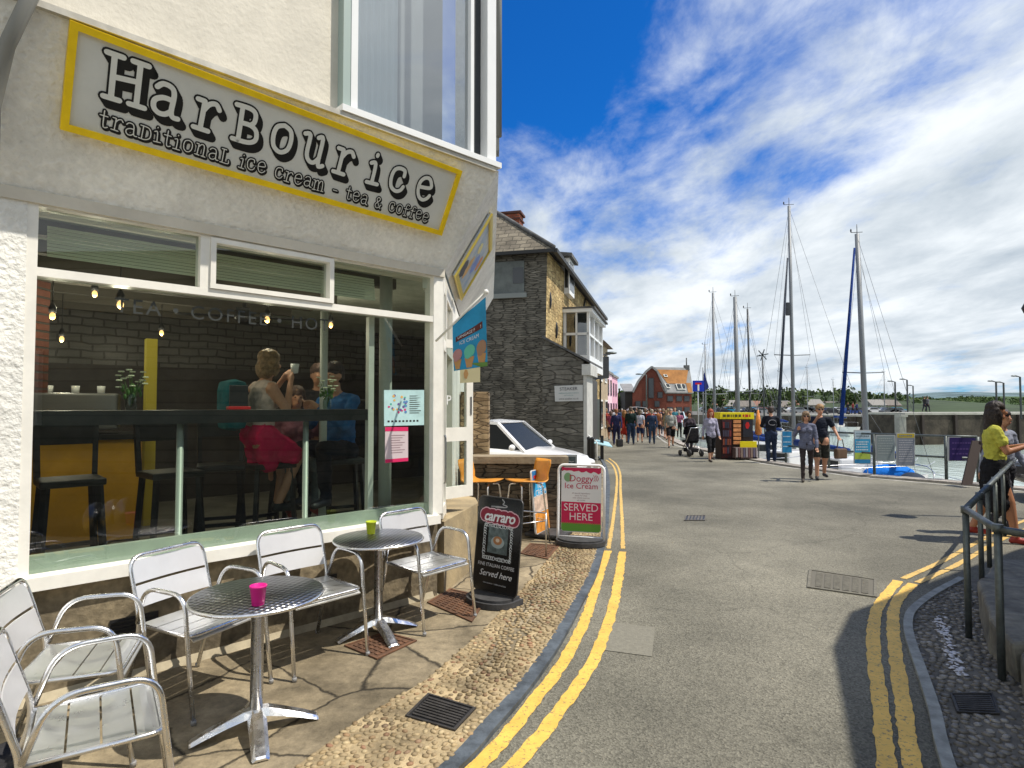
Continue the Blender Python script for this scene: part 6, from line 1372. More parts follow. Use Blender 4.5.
b = B(); textmesh(b, 'LANGAGE FARM', lambda a, c_: FM(.50+a, .622+c_*.8, .004), .092); b.build('lettering', M_wt, t, fix=False)
b = B(); textmesh(b, 'ICE CREAM', lambda a, c_: FM(.49+a, .50+c_*.8, .004), .11); b.build('lettering', M_wt, t, fix=False)
for cu, col, nm in ((.15, (.45, .22, .22), 'scoop_pink'), (.50, (.12, .50, .35), 'scoop_mint'), (.84, (.35, .20, .12), 'scoop_brown')):
    fpoly([(cu-.13, .20), (cu-.07, .02), (cu+.07, .02), (cu+.13, .20)], .003, 'cone', (.50, .27, .10)); fcirc(cu, .30, .15, .005, nm, col); fcirc(cu-.04, .24, .09, .006, nm, col)
fpoly([(0, 0), (1, 0), (1, .06), (.5, .09), (0, .05)], .001, 'green_hill', (.12, .25, .05))
# small swinging sign below the flag
t = thing('small_sign', 'small cream sign showing an ice cream under the flag', 'sign', W(467, 374, 5.6)); q4_ = [W(460, 366, 5.6), W(480, 365, 5.6), W(480, 382, 5.6), W(460, 383, 5.6)]
b = B(); b.ext([q4_[3], q4_[2], q4_[1], q4_[0]], (0, .015, 0)); b.build('board', mat('cream_board', (.62, .55, .32), .6), t); f = quadmap(*q4_); b = B(); b.add([f(.3+.12*cos(k), .5+.3*sin(k), .002) for k in (0, 1, 2, 3, 4, 5)], [tuple(range(6))]); b.build('printed_cone', mat('cone', (.5, .27, .1)), t, fix=False)
# ================================================================== RIGHT HAND RAILING AND STONE STEPS
M_rail = mat('galvanised_rail', (.11, .125, .12), .45, .6, var=.25, vs=12, bump=.001, bs=60)
Ra = G_(969, 640); Rb = G_(1002, 682); Rc = Vector((4.05, 5.15, .28)); 
t = thing('handrail', 'grey steel tube railing turning the corner round the right stone steps', 'railing', (Ra.x, Ra.y, 0))
top = .94; dirb = Vector((Rb.x-Ra.x, Rb.y-Ra.y, 0)).normalized(); dirc = Vector((1, 1.08, 0)).normalized()
b = B(); e1_ = Vector((Ra.x, Ra.y, top)); b.tube([e1_, e1_+dirc*6.0], .024, 10); b.ell(e1_, (.027, .027, .027)); b.build('top_rail', M_rail, t)
b = B(); b.tube([e1_, Vector((Rb.x, Rb.y, top-.01)), Vector((Rb.x, Rb.y, top-.01))+Vector((.35, -.75, .0))*1.2], .024, 10); b.build('top_rail', M_rail, t)
for p, z0 in ((e1_, 0), (Vector((Rb.x, Rb.y, top-.01)), 0), (e1_+dirc*.95, .2), (e1_+dirc*1.62, .2), (e1_+dirc*2.4, .2), (e1_+dirc*3.4, .2)):
    b = B(); b.tube([(p.x, p.y, z0), (p.x, p.y, top-.005)], .020 if z0 else .022, 10); b.lathe([(.03, 0), (.03, .05), (.024, .05)], (p.x, p.y, top-.028), 10); b.build('post', M_rail, t)
M_rock = mat('weathered_step_stone', (.22, .21, .17), .85, vs=4, var2=(.11, .105, .09), bump=.02, bs=12, fine=.2)
from mathutils import noise as mnoise
def rock(poly, z0, z1, name, label, seed, amp=.02, mt=None, bev=.04):
    bm = bmesh.new(); vs = [bm.verts.new((x, y, z0)) for x, y in poly]; f = bm.faces.new(vs); r = bmesh.ops.extrude_face_region(bm, geom=[f]); vv = [v for v in r['geom'] if isinstance(v, bmesh.types.BMVert)]
    for v in vv: v.co.z = z1
    bmesh.ops.recalc_face_normals(bm, faces=bm.faces)
    bmesh.ops.bevel(bm, geom=[e for e in bm.edges if e.verts[0].co.z > z1-.01 or e.verts[1].co.z > z1-.01], offset=bev, segments=3, affect='EDGES', profile=.6)
    bmesh.ops.triangulate(bm, faces=bm.faces); bmesh.ops.subdivide_edges(bm, edges=[e for e in bm.edges if e.calc_length() > .15], cuts=3, use_grid_fill=True); bmesh.ops.triangulate(bm, faces=bm.faces)
    bmesh.ops.subdivide_edges(bm, edges=[e for e in bm.edges if e.calc_length() > .2], cuts=2); bmesh.ops.triangulate(bm, faces=bm.faces)
    for v in bm.verts:
        q = v.co*3+Vector((seed, 0, 0)); v.co += Vector((mnoise.noise(q), mnoise.noise(q+Vector((7, 0, 0))), .8*mnoise.noise(q+Vector((0, 9, 0)))))*amp
    me = bpy.data.meshes.new(name); bm.to_mesh(me); bm.free(); me.materials.append(mt or M_rock)
    o = bpy.data.objects.new(name, me); COL.objects.link(o); return tag(o, label, 'stone step')
g1, g2, g3, g4 = G_(974, 612), G_(985, 655), G_(1006, 684), G_(1030, 716)
rock([(g1.x+.03, g1.y), (g2.x+.04, g2.y+.02), (g3.x+.06, g3.y), (g3.x+1.2, g3.y+.2), (5.4, 5.6), (4.6, 5.75)], -.1, .25, 'stone_step', 'long low weathered stone block inside the railing corner', 1)
rock([(g3.x+.07, g3.y-.03), (g4.x, g4.y), (g4.x+.1, g4.y-.9), (g4.x+1.2, g4.y-.9), (g3.x+1.3, g3.y+.15)], -.1, .22, 'stone_step', 'rough stone block at the right picture edge behind the second railing post', 5)
rock([(4.55, 5.0), (4.3, 4.5), (4.1, 4.0), (5.6, 4.2), (6.2, 5.6), (5.3, 6.0)], .15, .46, 'stone_step', 'upper stone slab of the steps resting on the low block', 9)

# the building on the right outside the picture that shades the corner
SB = [(5.44, 4.45), (4.92, 3.75), (4.20, 2.2), (4.0, -8), (16, -8), (16, 11.2), (8.6, 6.6)]
t = thing('harbour_office', 'slate hung harbour building to the right casting its shadow on the corner', 'building', (5.6, 4.4, 0))
b = B(); b.prism(SB, -.1, 4.25); b.build('wall', brickmat('office_stone', (.30, .27, .22), (.20, .18, .15), (.12, .11, .09), .5, .2, .015), t)
b = B(); b.prism([(x+(-.08 if x < 9 else .1), y) for x, y in SB], 4.25, 4.4); b.build('roof', M_slate, t)
for i in range(3):
    b = B(); y = -3.0-2.6*i; x = 4.02; b.box((x-.0, y, 2.0), (.10, 1.1, 1.3), -.03); wf = b.build('window', M_white, t)
    for dy in (-.26, .26): b = B(); b.box((x-.055, y+dy, 2.0), (.01, .45, 1.15), -.03); b.build('pane', M_dkglass, wf)
# street lamp whose head just enters at the right edge
q = W(1030, 303, 9.0); t = thing('street_lamp', 'dark street lamp whose head peeks in at the right picture edge', 'street lamp', (q.x+.9, 9.0, 0))
b = B(); b.tube([(q.x+.9, 9, 0), (q.x+.9, 9, q.z+.5), (q.x+.5, 9, q.z+.6), (q.x+.12, 9, q.z+.35)], .04, 8); b.build('pole', M_black, t)
b = B(); b.lathe([(.06, .32), (.10, .22), (.20, .02), (.17, -.06), (0, -.08)], (q.x+.12, 9, q.z-.08), 14); b.build('lamp_head', M_black, t)

# ================================================================== LOW WALL, PIER, WHITE CAR
M_lw = stonemat('dark_rubble', (.075, .06, .042), (.15, .12, .085), (.045, .038, .028), .24, .055, joint=.04, mottle=.5)
M_rub = stonemat('brown_rubble', (.20, .14, .08), (.40, .30, .18), (.15, .11, .07), .20, .055, joint=.04, mottle=.5)
M_cope = mat('stone_coping', (.33, .27, .18), .85, vs=3, var2=(.20, .16, .11), bump=.008, bs=25)
Yw0 = 7.95; xr = W(566, 452, Yw0).x; zt_ = W(566, 459, Yw0).z; dW = Vector((1, -.03, 0)).normalized()
t = thing('low_wall', 'low dark rubble wall with a pale stone coping behind the orange stools', 'wall', (0, Yw0, 0))
b = B(); b.hexa([(-.62, Yw0+.05, -.1), (xr, Yw0, -.1), (xr, Yw0+.30, -.1), (-.62, Yw0+.35, -.1), (-.62, Yw0+.05, zt_-.06), (xr, Yw0, zt_-.06), (xr, Yw0+.30, zt_-.06), (-.62, Yw0+.35, zt_-.06)]); b.build('wall_body', M_lw, t)
b = B(); b.hexa([(-.62, Yw0+.01, zt_-.06), (xr+.03, Yw0-.04, zt_-.06), (xr+.03, Yw0+.34, zt_-.06), (-.62, Yw0+.39, zt_-.06), (-.62, Yw0+.01, zt_+.03), (xr+.03, Yw0-.04, zt_+.03), (xr+.03, Yw0+.34, zt_+.03), (-.62, Yw0+.39, zt_+.03)]); b.build('coping', M_cope, t)
xp = W(489, 420, Yw0+.6).x; zp_ = W(489, 392, Yw0+.6).z
b = B(); b.prism([(-.72, Yw0+.44), (xp, Yw0+.44), (xp, Yw0+.9), (-.72, Yw0+.9)], -.1, zp_); o = b.build('rubble_pier', M_rub); tag(o, 'brown rubble stone pier beside the glazed door behind the low wall', 'stone pier')

def car(label, loc, face, body, L_=4.2, Wd=1.75, H_=1.43, grp=None, suv=0, detail=True, clip=False):
    rz = atan2(face[1], face[0]); t = thing('parked_car', label, 'car', loc, rz, grp); mb = mat('car_paint_%02d%02d%02d' % tuple(int(c*99) for c in body), body, .25, coat=.6, spec=.5)
    # stations along x: (x, zlow, zbelt, half width)
    st = [(-.50, .34, .72, .74), (-.485, .24, .86, .90), (-.42, .20, .92, .98), (-.25, .18, .94, 1.0), (0, .18, .92, 1.0), (.22, .18, .90, 1.0), (.36, .19, .82, .98), (.45, .22, .74, .92), (.49, .28, .62, .78), (.50, .34, .54, .62)]
    vs = []; prof = []
    for (fx, zl, zb_, hw) in st:
        x = fx*L_; w = hw*Wd/2; k = H_/1.43; ring = [(-.86*w, zl), (-w, zl+.08), (-w, (zl+zb_)/2), (-.96*w, zb_-.06), (-.86*w, zb_), (0, zb_+.03), (.86*w, zb_), (.96*w, zb_-.06), (w, (zl+zb_)/2), (w, zl+.08), (.86*w, zl)]
        vs += [(x, y, z*k) for y, z in ring]
    n_ = 11; fc = []
    for i in range(len(st)-1):
        for j in range(n_): fc.append((i*n_+j, i*n_+(j+1) % n_, (i+1)*n_+(j+1) % n_, (i+1)*n_+j))
    fc += [tuple(range(n_)), tuple(reversed(range((len(st)-1)*n_, len(st)*n_)))]
    b = B(); b.add(vs, fc, True); b.build('body', mb, t, local=True)
    k = H_/1.43; hw = Wd/2
    def gh(x, z, w): return [(x*L_, -w*hw, z*k), (x*L_, w*hw, z*k)]
    rb = [-.44, -.33, -.10, .06, .24]; rz_ = [.92, 1.36, 1.43, 1.40, .90]; rw = [.84, .70, .70, .70, .86]
    b = B(); vs = []
    for x, z, w in zip(rb, rz_, rw): vs += gh(x, z-.015, w)
    lo = [gh(-.44, .90, .86), gh(.24, .88, .88)]
    b.add([vs[2], vs[3], vs[5], vs[4], vs[7], vs[6]], [(0, 1, 2, 3), (3, 2, 4, 5)], True)
    for s_ in (0, 1): b.bar(Vector(vs[8+s_])+Vector((0, 0, -.02)), vs[6+s_], .07, .05); b.bar(vs[0+s_], vs[2+s_], .09, .05); b.bar(vs[2+s_], vs[4+s_], .06, .05); b.bar(vs[4+s_], vs[6+s_], .06, .05); mid_ = Vector(((-.06)*L_, (-1 if s_ == 0 else 1)*.86*hw, .92*k)); b.bar(mid_, Vector((-.08*L_, (-1 if s_ == 0 else 1)*.71*hw, 1.41*k)), .06, .04)
    b.build('roof', mb, t, local=True)
    g = mat('car_glass', (.012, .015, .017), .22, spec=.15)
    b = B(); e_ = Vector((0, 0, -.012)); b.add([Vector(v)+e_ for v in (vs[8], vs[9], vs[7], vs[6])], [(0, 1, 2, 3)]); b.build('windscreen', g, t, local=True)
    b = B(); b.add([Vector(v)+e_ for v in (vs[0], vs[1], vs[3], vs[2])], [(0, 1, 2, 3)]); b.build('rear_window', g, t, local=True)
    for s_ in (0, 1):
        b = B(); sg_ = (-1 if s_ == 0 else 1); b.add([Vector(vs[i+s_])+Vector((0, -sg_*.012, 0)) for i in (0, 2, 4, 6, 8)], [(0, 1, 2, 3, 4)]); b.build('side_window', g, t, local=True)
    for sx in (-.31, .32):
        for s_ in (-1, 1):
            b = B(); c_ = Vector((sx*L_, s_*(hw-.10), .31)); ax = Vector((0, .11, 0)); b.tube([c_-ax, c_+ax], .31, 20); w_ = b.build('wheel', M_rubber, t, local=True)
            b = B(); o_ = Vector((0, s_*.112, 0)); b.tube([c_+o_, c_+o_+Vector((0, s_*.006, 0))], .20, 16); b.build('rim', M_steel, w_)
            w_.data.update()
    for s_ in (-1, 1):
        b = B(); b.ell((.465*L_, s_*.66*hw, .62*k), (.14, .16, .075), 10, 8); b.build('headlight', mat('headlight', (.75, .76, .78), .1), t, local=True)
        b = B(); b.ell((-.485*L_, s_*.72*hw, .76*k), (.06, .13, .08), 10, 8); b.build('tail_light', mat('tail_light', (.4, .01, .01), .2), t, local=True)
        b = B(); b.ell((.19*L_, s_*(hw+.07), .96*k), (.05, .10, .06), 8, 6); b.build('door_mirror', mb, t, local=True)
    b = B(); b.box((.497*L_, 0, .50*k), (.03, .7, .14), 0, .01); b.build('grille', M_black, t, local=True)
    return t
cp_ = atY(514, 11.6); car('white car parked behind the low wall beside the stone house', (W(520, 430, 11.9).x-.36, 12.1, gz(12)), (.90, -.44), (.80, .80, .80), 3.5, 1.66, 1.44)

# ================================================================== STONE HOUSE
ST = Vector((.255, .967, 0)).normalized(); SN = Vector((ST.y, -ST.x, 0))   # along the street / out of the facades towards the street
q = G_(584, 466.5); Hc = Vector((q.x, q.y, 0)); xo = 1.20
Mc = Hc-SN*xo          # main corner
def HS(u, o, z): return Mc+ST*u+SN*o+U3*z     # u along street, o outwards (to the right)
M_sh = stonemat('shaded_slate_stone', (.095, .09, .076), (.185, .172, .142), (.075, .07, .06), .36, .062, along=(SN.x, SN.y), mottle=.5, joint=.05, vs=2.5)  # shade of the gable side put into a darker stone colour
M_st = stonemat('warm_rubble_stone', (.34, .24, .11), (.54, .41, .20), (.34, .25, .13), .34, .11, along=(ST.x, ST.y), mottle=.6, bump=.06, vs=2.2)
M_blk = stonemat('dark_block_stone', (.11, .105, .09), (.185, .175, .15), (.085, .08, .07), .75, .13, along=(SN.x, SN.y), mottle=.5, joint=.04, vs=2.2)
house = thing('stone_house', 'dark slate stone house with a hipped roof and a white street bay window', 'house', (Mc.x, Mc.y, gz(17)))
def hbox(b, u0, u1, o0, o1, z0, z1): return b.hexa([HS(u0, o0, z0), HS(u1, o0, z0), HS(u1, o1, z0), HS(u0, o1, z0), HS(u0, o0, z1), HS(u1, o0, z1), HS(u1, o1, z1), HS(u0, o1, z1)])
ez = W(547, 251, Mc.y).z; LEN = 14.5
print('house corner', Mc, Hc, 'eave', ez)
b = B(); b.add([HS(0, 0, -.3), HS(0, -10, -.3), HS(0, -10, ez), HS(0, .12, ez)], [(0, 1, 2, 3)])
b.add([HS(0, -10, -.3), HS(LEN, -10, -.3), HS(LEN, -10, ez), HS(0, -10, ez)], [(0, 1, 2, 3)])
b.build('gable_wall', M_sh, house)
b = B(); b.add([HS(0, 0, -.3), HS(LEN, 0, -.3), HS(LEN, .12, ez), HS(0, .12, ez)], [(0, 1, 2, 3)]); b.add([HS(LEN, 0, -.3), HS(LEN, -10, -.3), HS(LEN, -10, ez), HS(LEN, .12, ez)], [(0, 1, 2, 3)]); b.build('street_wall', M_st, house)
# hipped slate roof
M_rs = brickmat('roof_slates', (.15, .13, .10), (.23, .20, .15), (.10, .09, .07), .32, .16, .014, along=(SN.x, SN.y), bump=.02, vs=2, mottle=.4)
M_rs2 = brickmat('roof_slates_side', (.15, .14, .12), (.22, .20, .17), (.08, .07, .06), .32, .16, .014, along=(ST.x, ST.y), bump=.02, vs=2)
rg0, rg1 = HS(2.6, -3.6, ez+3.1), HS(LEN-1.5, -3.6, ez+3.1)
e_ = .28
b = B(); b.add([HS(-e_, -10, ez-.02), HS(-e_, e_+.1, ez-.02), rg0, HS(2.6, -10, ez+3.1)], [(0, 1, 2, 3)]); b.build('roof_hip', M_rs, house, fix=False)
b = B(); b.add([HS(-e_, e_+.1, ez-.02), HS(LEN, e_+.1, ez-.02), rg1, rg0], [(0, 1, 2, 3)]); b.add([rg0, rg1, HS(LEN, -10, ez+1), HS(2.6, -10, ez+3.1)], [(0, 1, 2, 3)]); b.add([HS(LEN, e_+.1, ez), rg1, HS(LEN, -10, ez)], [(0, 1, 2)]); b.build('roof', M_rs2, house, fix=False)
b = B(); b.bar(HS(-e_, -10, ez-.07), HS(-e_, e_+.1, ez-.07), .10, .10); b.bar(HS(-e_, e_+.14, ez-.07), HS(LEN, e_+.14, ez-.07), .12, .12); b.build('gutter', mat('black_gutter', (.02, .02, .02), .5), house)
b = B(); b.tube([rg0-SN*6.4, rg0], .09, 6); b.tube([rg0, HS(-e_, e_+.1, ez+.02)], .07, 6); b.build('ridge_tiles', M_slate, house)
# chimney on the hip
q = W(509, 225, Mc.y+2.2)
b = B(); b.box((q.x, q.y, q.z-.2), (.85, .55, 1.0), atan2(ST.x*-1, ST.y)); ch = b.build('chimney', brickmat('red_brick_small', (.34, .10, .05), (.26, .07, .04), (.12, .08, .06), .22, .075, .01), house)
b = B(); b.box((q.x, q.y, q.z+.33), (.98, .66, .07), atan2(-ST.x, ST.y)); b.box((q.x, q.y, q.z+.12), (.93, .62, .05), atan2(-ST.x, ST.y)); b.build('chimney_cap', mat('dark_brick_cap', (.10, .04, .03), .8), ch)
b = B(); b.tube([W(529, 233, Mc.y+1.4), W(542, 247, Mc.y+.4)], .06, 8); b.build('white_flue', M_white, house)
# blocked window on the gable
ga = W(491, 297, Mc.y+.2); o0_ = (ga-Mc).dot(SN); gb_ = W(524, 290, Mc.y+.1); o1_ = (gb_-Mc).dot(SN); z0_, z1_ = W(510, 294, Mc.y+.3).z, W(510, 262, Mc.y+.3).z
b = B(); hbox(b, -.035, .02, -4.2, o1_, z0_, z1_); wd_ = b.build('boarded_window', mat('grey_boarding', (.12, .135, .13), .7, var=.2, vs=3), house)
b = B(); hbox(b, -.09, .02, -4.3, o1_+.08, z0_-.14, z0_-.0); b.build('window_sill', mat('grey_sill', (.22, .24, .23), .7), wd_)
b = B(); hbox(b, -.045, -.036, o1_-.35, o1_-.02, z0_+.3, z1_-.2); b.build('pane', M_dkglass, wd_)
# windows on the street wall
def hwin(u0, u1, z0, z1, o=.10, nm='window'):
    b = B(); hbox(b, u0, u1, o, o+.05, z0, z1); w = b.build(nm, M_upvc, house)
    for i in range(2):
        b = B(); a = u0+.06+(u1-u0-.06)/2*i; hbox(b, a, a+(u1-u0-.18)/2, o+.051, o+.056, z0+.07, z1-.07); b.build('pane', M_dkglass, w)
    return w
# bay window
zb0_, zb1_ = W(573, 356, Mc.y+3).z, W(573, 314, Mc.y+3).z
ub = 2.9; uw = 4.2; bo = 1.0
print('bay z', zb0_, zb1_)
b = B(); hbox(b, ub, ub+uw, 0, bo, zb0_-.5, zb0_); hbox(b, ub-.12, ub+uw+.12, 0, bo+.12, zb1_, zb1_+.12)
for uu, oo in ((ub, bo-.09), (ub+uw-.09, bo-.09), (ub, .1), (ub+uw/3, bo-.09), (ub+2*uw/3, bo-.09)): hbox(b, uu, uu+.09, oo, oo+.09, zb0_, zb1_)
zm_ = (zb0_+zb1_)/2; hbox(b, ub, ub+.07, .1, bo-.02, zm_-.04, zm_+.04); hbox(b, ub, ub+.07, (bo+.1)/2-.03, (bo+.1)/2+.03, zb0_, zb1_); hbox(b, ub+.02, ub+uw, bo-.07, bo-.01, zm_-.04, zm_+.04)
bw = b.build('bay_window', M_upvc, house)
b = B(); hbox(b, ub+.075, ub+.08, .12, bo-.1, zb0_, zb1_); b.build('pane', glassmat('bay_glass', (.30, .33, .33), 3), bw)
b = B(); hbox(b, ub+.09, ub+uw-.09, bo-.085, bo-.075, zb0_, zb1_); b.build('pane', glassmat('bay_glass', (.3, .33, .33), 3), bw)
b = B(); hbox(b, ub-.15, ub+uw+.15, 0, bo+.2, zb1_+.121, zb1_+.18); b.build('bay_roof', M_slate, bw)
b = B(); hbox(b, ub+.5, ub+uw-.2, .13, .3, zb0_, zb1_); b.build('net_curtain', mat('grey_curtain', (.35, .36, .35), .9), bw)
# dormer through the eave
ud = 3.0; dz0, dz1 = ez-.75, ez+.5
b = B(); hbox(b, ud, ud+1.1, -1.5, .30, dz0, dz1); dm = b.build('dormer', M_upvc, house)
b = B(); hbox(b, ud+.12, ud+.98, .301, .31, dz0+.15, dz1-.12); b.build('pane', M_dkglass, dm)
b = B(); hbox(b, ud-.01, ud-.004, .14, .25, dz0+.2, dz1-.15); b.build('side_pane', M_dkglass, dm)
b = B(); b.hexa([HS(ud-.2, -2.4, dz1+.35), HS(ud-.2, .42, dz1+.0), HS(ud+1.3, .42, dz1), HS(ud+1.3, -2.4, dz1+.35), HS(ud-.2, -2.4, dz1+.5), HS(ud-.2, .42, dz1+.12), HS(ud+1.3, .42, dz1+.12), HS(ud+1.3, -2.4, dz1+.5)]); b.build('dormer_roof', M_slate, dm)
hwin(8.4, 9.7, ez-2.4, ez-1.1); hwin(11.4, 12.7, ez-2.4, ez-1.1); hwin(8.4, 10.0, .6, 2.2); hwin(10.8, 12.0, .6, 2.2)
b = B(); hbox(b, 12.8, 13.8, .05, .1, -.2, 2.0); b.build('front_door', mat('dark_door', (.05, .06, .05), .5), house)
for u_ in (7.8, 14.2):
    b = B(); b.tube([HS(u_, .2, ez-.1), HS(u_, .12, ez-.5), HS(u_, .08, .0)], .045, 6); b.build('drainpipe', mat('black_gutter', (.02, .02, .02)), house)
# black ovals on the street wall
for u_, z_ in ((.55, ez-1.4), (1.6, ez-2.2)):
    b = B(); b.ell(HS(u_, .09, z_), (.06, .10, .28), 8, 6); b.build('black_oval', M_black, house)
# lean-to extension
lo_ = .0
zl1 = W(584, 361, Hc.y).z; zl0 = W(539, 338, Mc.y).z; LE = 3.0
print('leanto', zl0, zl1)
ext_ = thing('lean_to', 'dark block lean-to with a white corner pilaster against the stone house', 'lean-to', (Hc.x, Hc.y, gz(17)))
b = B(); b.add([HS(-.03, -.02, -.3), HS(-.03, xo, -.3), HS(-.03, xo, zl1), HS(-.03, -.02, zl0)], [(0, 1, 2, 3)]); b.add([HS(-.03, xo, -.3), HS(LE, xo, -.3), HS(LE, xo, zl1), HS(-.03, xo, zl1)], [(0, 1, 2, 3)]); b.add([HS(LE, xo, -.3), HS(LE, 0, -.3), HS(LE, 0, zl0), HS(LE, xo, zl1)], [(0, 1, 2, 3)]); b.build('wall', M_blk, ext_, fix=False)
b = B(); b.hexa([HS(-.12, -.02, zl0), HS(-.12, xo+.22, zl1-.08), HS(LE+.1, xo+.22, zl1-.08), HS(LE+.1, -.02, zl0), HS(-.12, -.02, zl0+.07), HS(-.12, xo+.22, zl1-.01), HS(LE+.1, xo+.22, zl1-.01), HS(LE+.1, -.02, zl0+.07)]); b.build('roof', M_slate, ext_)
b = B(); hbox(b, -.05, 1.3, xo-.0, xo+.10, -.3, zl1-.1); hbox(b, -.10, 1.6, xo-.04, xo+.22, zl1-.42, zl1-.10); b.build('pilaster', mat('grey_white_paint', (.50, .50, .47), .7, var=.12, vs=3), ext_)
b = B(); hbox(b, 1.7, LE, xo+.01, xo+.05, .5, 2.5); b.build('shop_window', mat('brown_frame', (.05, .045, .04), .5), ext_)
# wall sign
t = thing('wall_sign', 'white lettered board fixed to the dark lean-to wall', 'sign', HS(-.05, .3, 1.9))
sgm = quadmap(*[HS(-.06, *q) for q in (((W(554, 386, Hc.y+.1)-Mc).dot(SN), W(554, 386, Hc.y+.2).z), ((W(583, 385, Hc.y)-Mc).dot(SN), W(583, 385, Hc.y).z), ((W(583, 401, Hc.y)-Mc).dot(SN), W(583, 401, Hc.y).z), ((W(554, 401.5, Hc.y)-Mc).dot(SN), W(554, 401.5, Hc.y+.2).z))])
qs = [sgm(0, 0), sgm(1, 0), sgm(1, 1), sgm(0, 1)]; b = B(); b.ext(qs, ST*.03); b.build('board', mat('sign_white', (.52, .53, .52), .6), t)
Lg = (qs[1]-qs[0]).length; Hg = (qs[3]-qs[0]).length
def tx(s, v, z, col='grey_ink', c=(.08, .08, .1)):
    b = B(); textmesh(b, s, lambda a, d: sgm(.5+a/Lg, v+d/Hg, .01), z); b.build('lettering', mat(col, c, .6), t, fix=False)
tx('STEAKER', .78, .13); tx('traditional butchers & bakers', .52, .05, 'teal_ink', (.10, .25, .25)); tx('open every day', .38, .045, 'teal_ink', (.1, .25, .25)); tx('www.steaker.co.uk', .16, .075)
# bollards and tilted information panel at the corner
for px in ((585, 466), (589, 468), (592.5, 469)):
    p = foot(*px); t = thing('bollard', {585: 'left black bollard by the white pilaster', 589: 'middle black bollard by the white pilaster', 592.5: 'right black bollard by the white pilaster'}[px[0]], 'bollard', p, group='black bollards by the lean-to corner')
    b = B(); b.lathe([(.055, 0), (.05, .8), (.06, .82), (.05, .88), (0, .90)], p, 12); b.build('post', M_black, t)
p = foot(602, 460); t = thing('information_panel', 'tilted pale blue information panel on a dark post', 'information panel', p)
b = B(); b.box(p+Vector((0, 0, .4)), (.10, .10, .8)); b.build('post', M_black, t)
b = B(); c_ = W(601, 442, p.y); b.hexa([c_+Vector(v) for v in ((-.30, -.28, -.03), (.34, -.22, -.17), (.30, .28, -.05), (-.34, .22, .09), (-.30, -.28, 0), (.34, -.22, -.14), (.30, .28, -.02), (-.34, .22, .12))]); b.build('panel', mat('pale_blue_panel', (.35, .55, .60), .4), t)
p = foot(597, 469); t = thing('cafe_sign_stand', 'thin white framed stand beside the tilted information panel', 'stand', p)
b = B(); b.tube([p, p+U3*.75, p+Vector((-.25, 0, .95))], .018, 6); b.tube([p+Vector((-.3, -.05, 0.02)), p+Vector((.25, .05, .02))], .02, 6); b.build('frame', M_upvc, t)
# hanging lamp box and street lamp on the far end
q = W(601, 369, 27); t = thing('hanging_sign', 'black hanging shop sign on the stone house front', 'sign', q)
b = B(); b.hexa([q+Vector(v)*.9 for v in ((-.35, -.3, -.55), (.45, .3, -.45), (.43, .36, -.45), (-.37, -.24, -.55), (-.35, -.3, .55), (.45, .3, .65), (.43, .36, .65), (-.37, -.24, .55))]); b.build('board', M_black, t); b = B(); b.tube([q+Vector((-.5, 0, .6)), q+Vector((.45, .2, .68))], .03, 5); b.build('bracket', M_black, t)
q0, q1, q2 = W(602, 363, 30), W(603, 358, 30), W(611, 353, 30); t = thing('street_lamp', 'small street lamp on a wall bracket above the pink houses', 'street lamp', q0)
b = B(); b.tube([q0-U3*.8, q1, q2-Vector((.15, 0, 0))], .035, 6); b.build('bracket', M_rail, t); b = B(); b.ell(q2, (.30, .14, .07)); b.build('lamp_head', M_rail, t)

# second house, pink terrace
def terrace(name, label, base, u0, u1, depth, ezz, rcol, wall_m, wins, roofh=1.6, off=.25, cat='house', frame=None, parapet=False, side_over=None):
    t = thing(name, label, cat, (base.x, base.y, gz(base.y)))
    def T(u, o, z): return base+ST*u+SN*o+U3*(z)
    g0 = gz(base.y)-.3
    def tb_(b, u0, u1, o0, o1, z0, z1): return b.hexa([T(u0, o0, z0), T(u1, o0, z0), T(u1, o1, z0), T(u0, o1, z0), T(u0, o0, z1), T(u1, o0, z1), T(u1, o1, z1), T(u0, o1, z1)])
    b = B(); tb_(b, u0, u1, -depth, 0, g0, ezz); b.build('wall', wall_m, t)
    b = B()
    if parapet: tb_(b, u0-.1, u1+.1, -depth, .15, ezz, ezz+.25)
    else: b.ext([T(u0-.1, .35, ezz-.05), T(u0-.1, -depth/2, ezz+roofh), T(u0-.1, -depth-.3, ezz-.05)], ST*(u1-u0+.2))
    b.build('roof', rcol, t)
    for (a, c_, z0, z1) in wins:
        b = B(); tb_(b, a, c_, 0, .05, z0, z1); w = b.build('window', frame or M_white, t); b = B(); tb_(b, a+.1, c_-.1, .051, .06, z0+.1, z1-.1); b.build('pane', M_dkglass, w)
    return t, T, tb_
b0 = HS(LEN+.05, -.05, 0); b0.z = 0
q = W(600, 338, b0.y)
terrace('tan_house', 'tan rendered house with an overhanging brown roof just beyond the stone house', b0, 0, 5.0, 7, W(604, 340, b0.y).z, mat('brown_roof', (.16, .12, .09), .8, var=.2, vs=2), mat('tan_render', (.38, .30, .20), .85, var=.12, vs=2), [(.6, 1.8, 3.0, 4.3), (3, 4.2, 3.0, 4.3), (.6, 1.8, .4, 2.0), (3, 4.5, .4, 2.0)], 2.2)
pk = W(603.5, 405, 58); pk.z = 0
M_pink = mat('pink_render', (.74, .54, .60), .8, var=.08, vs=1)
ezp = W(604, 371, 58).z
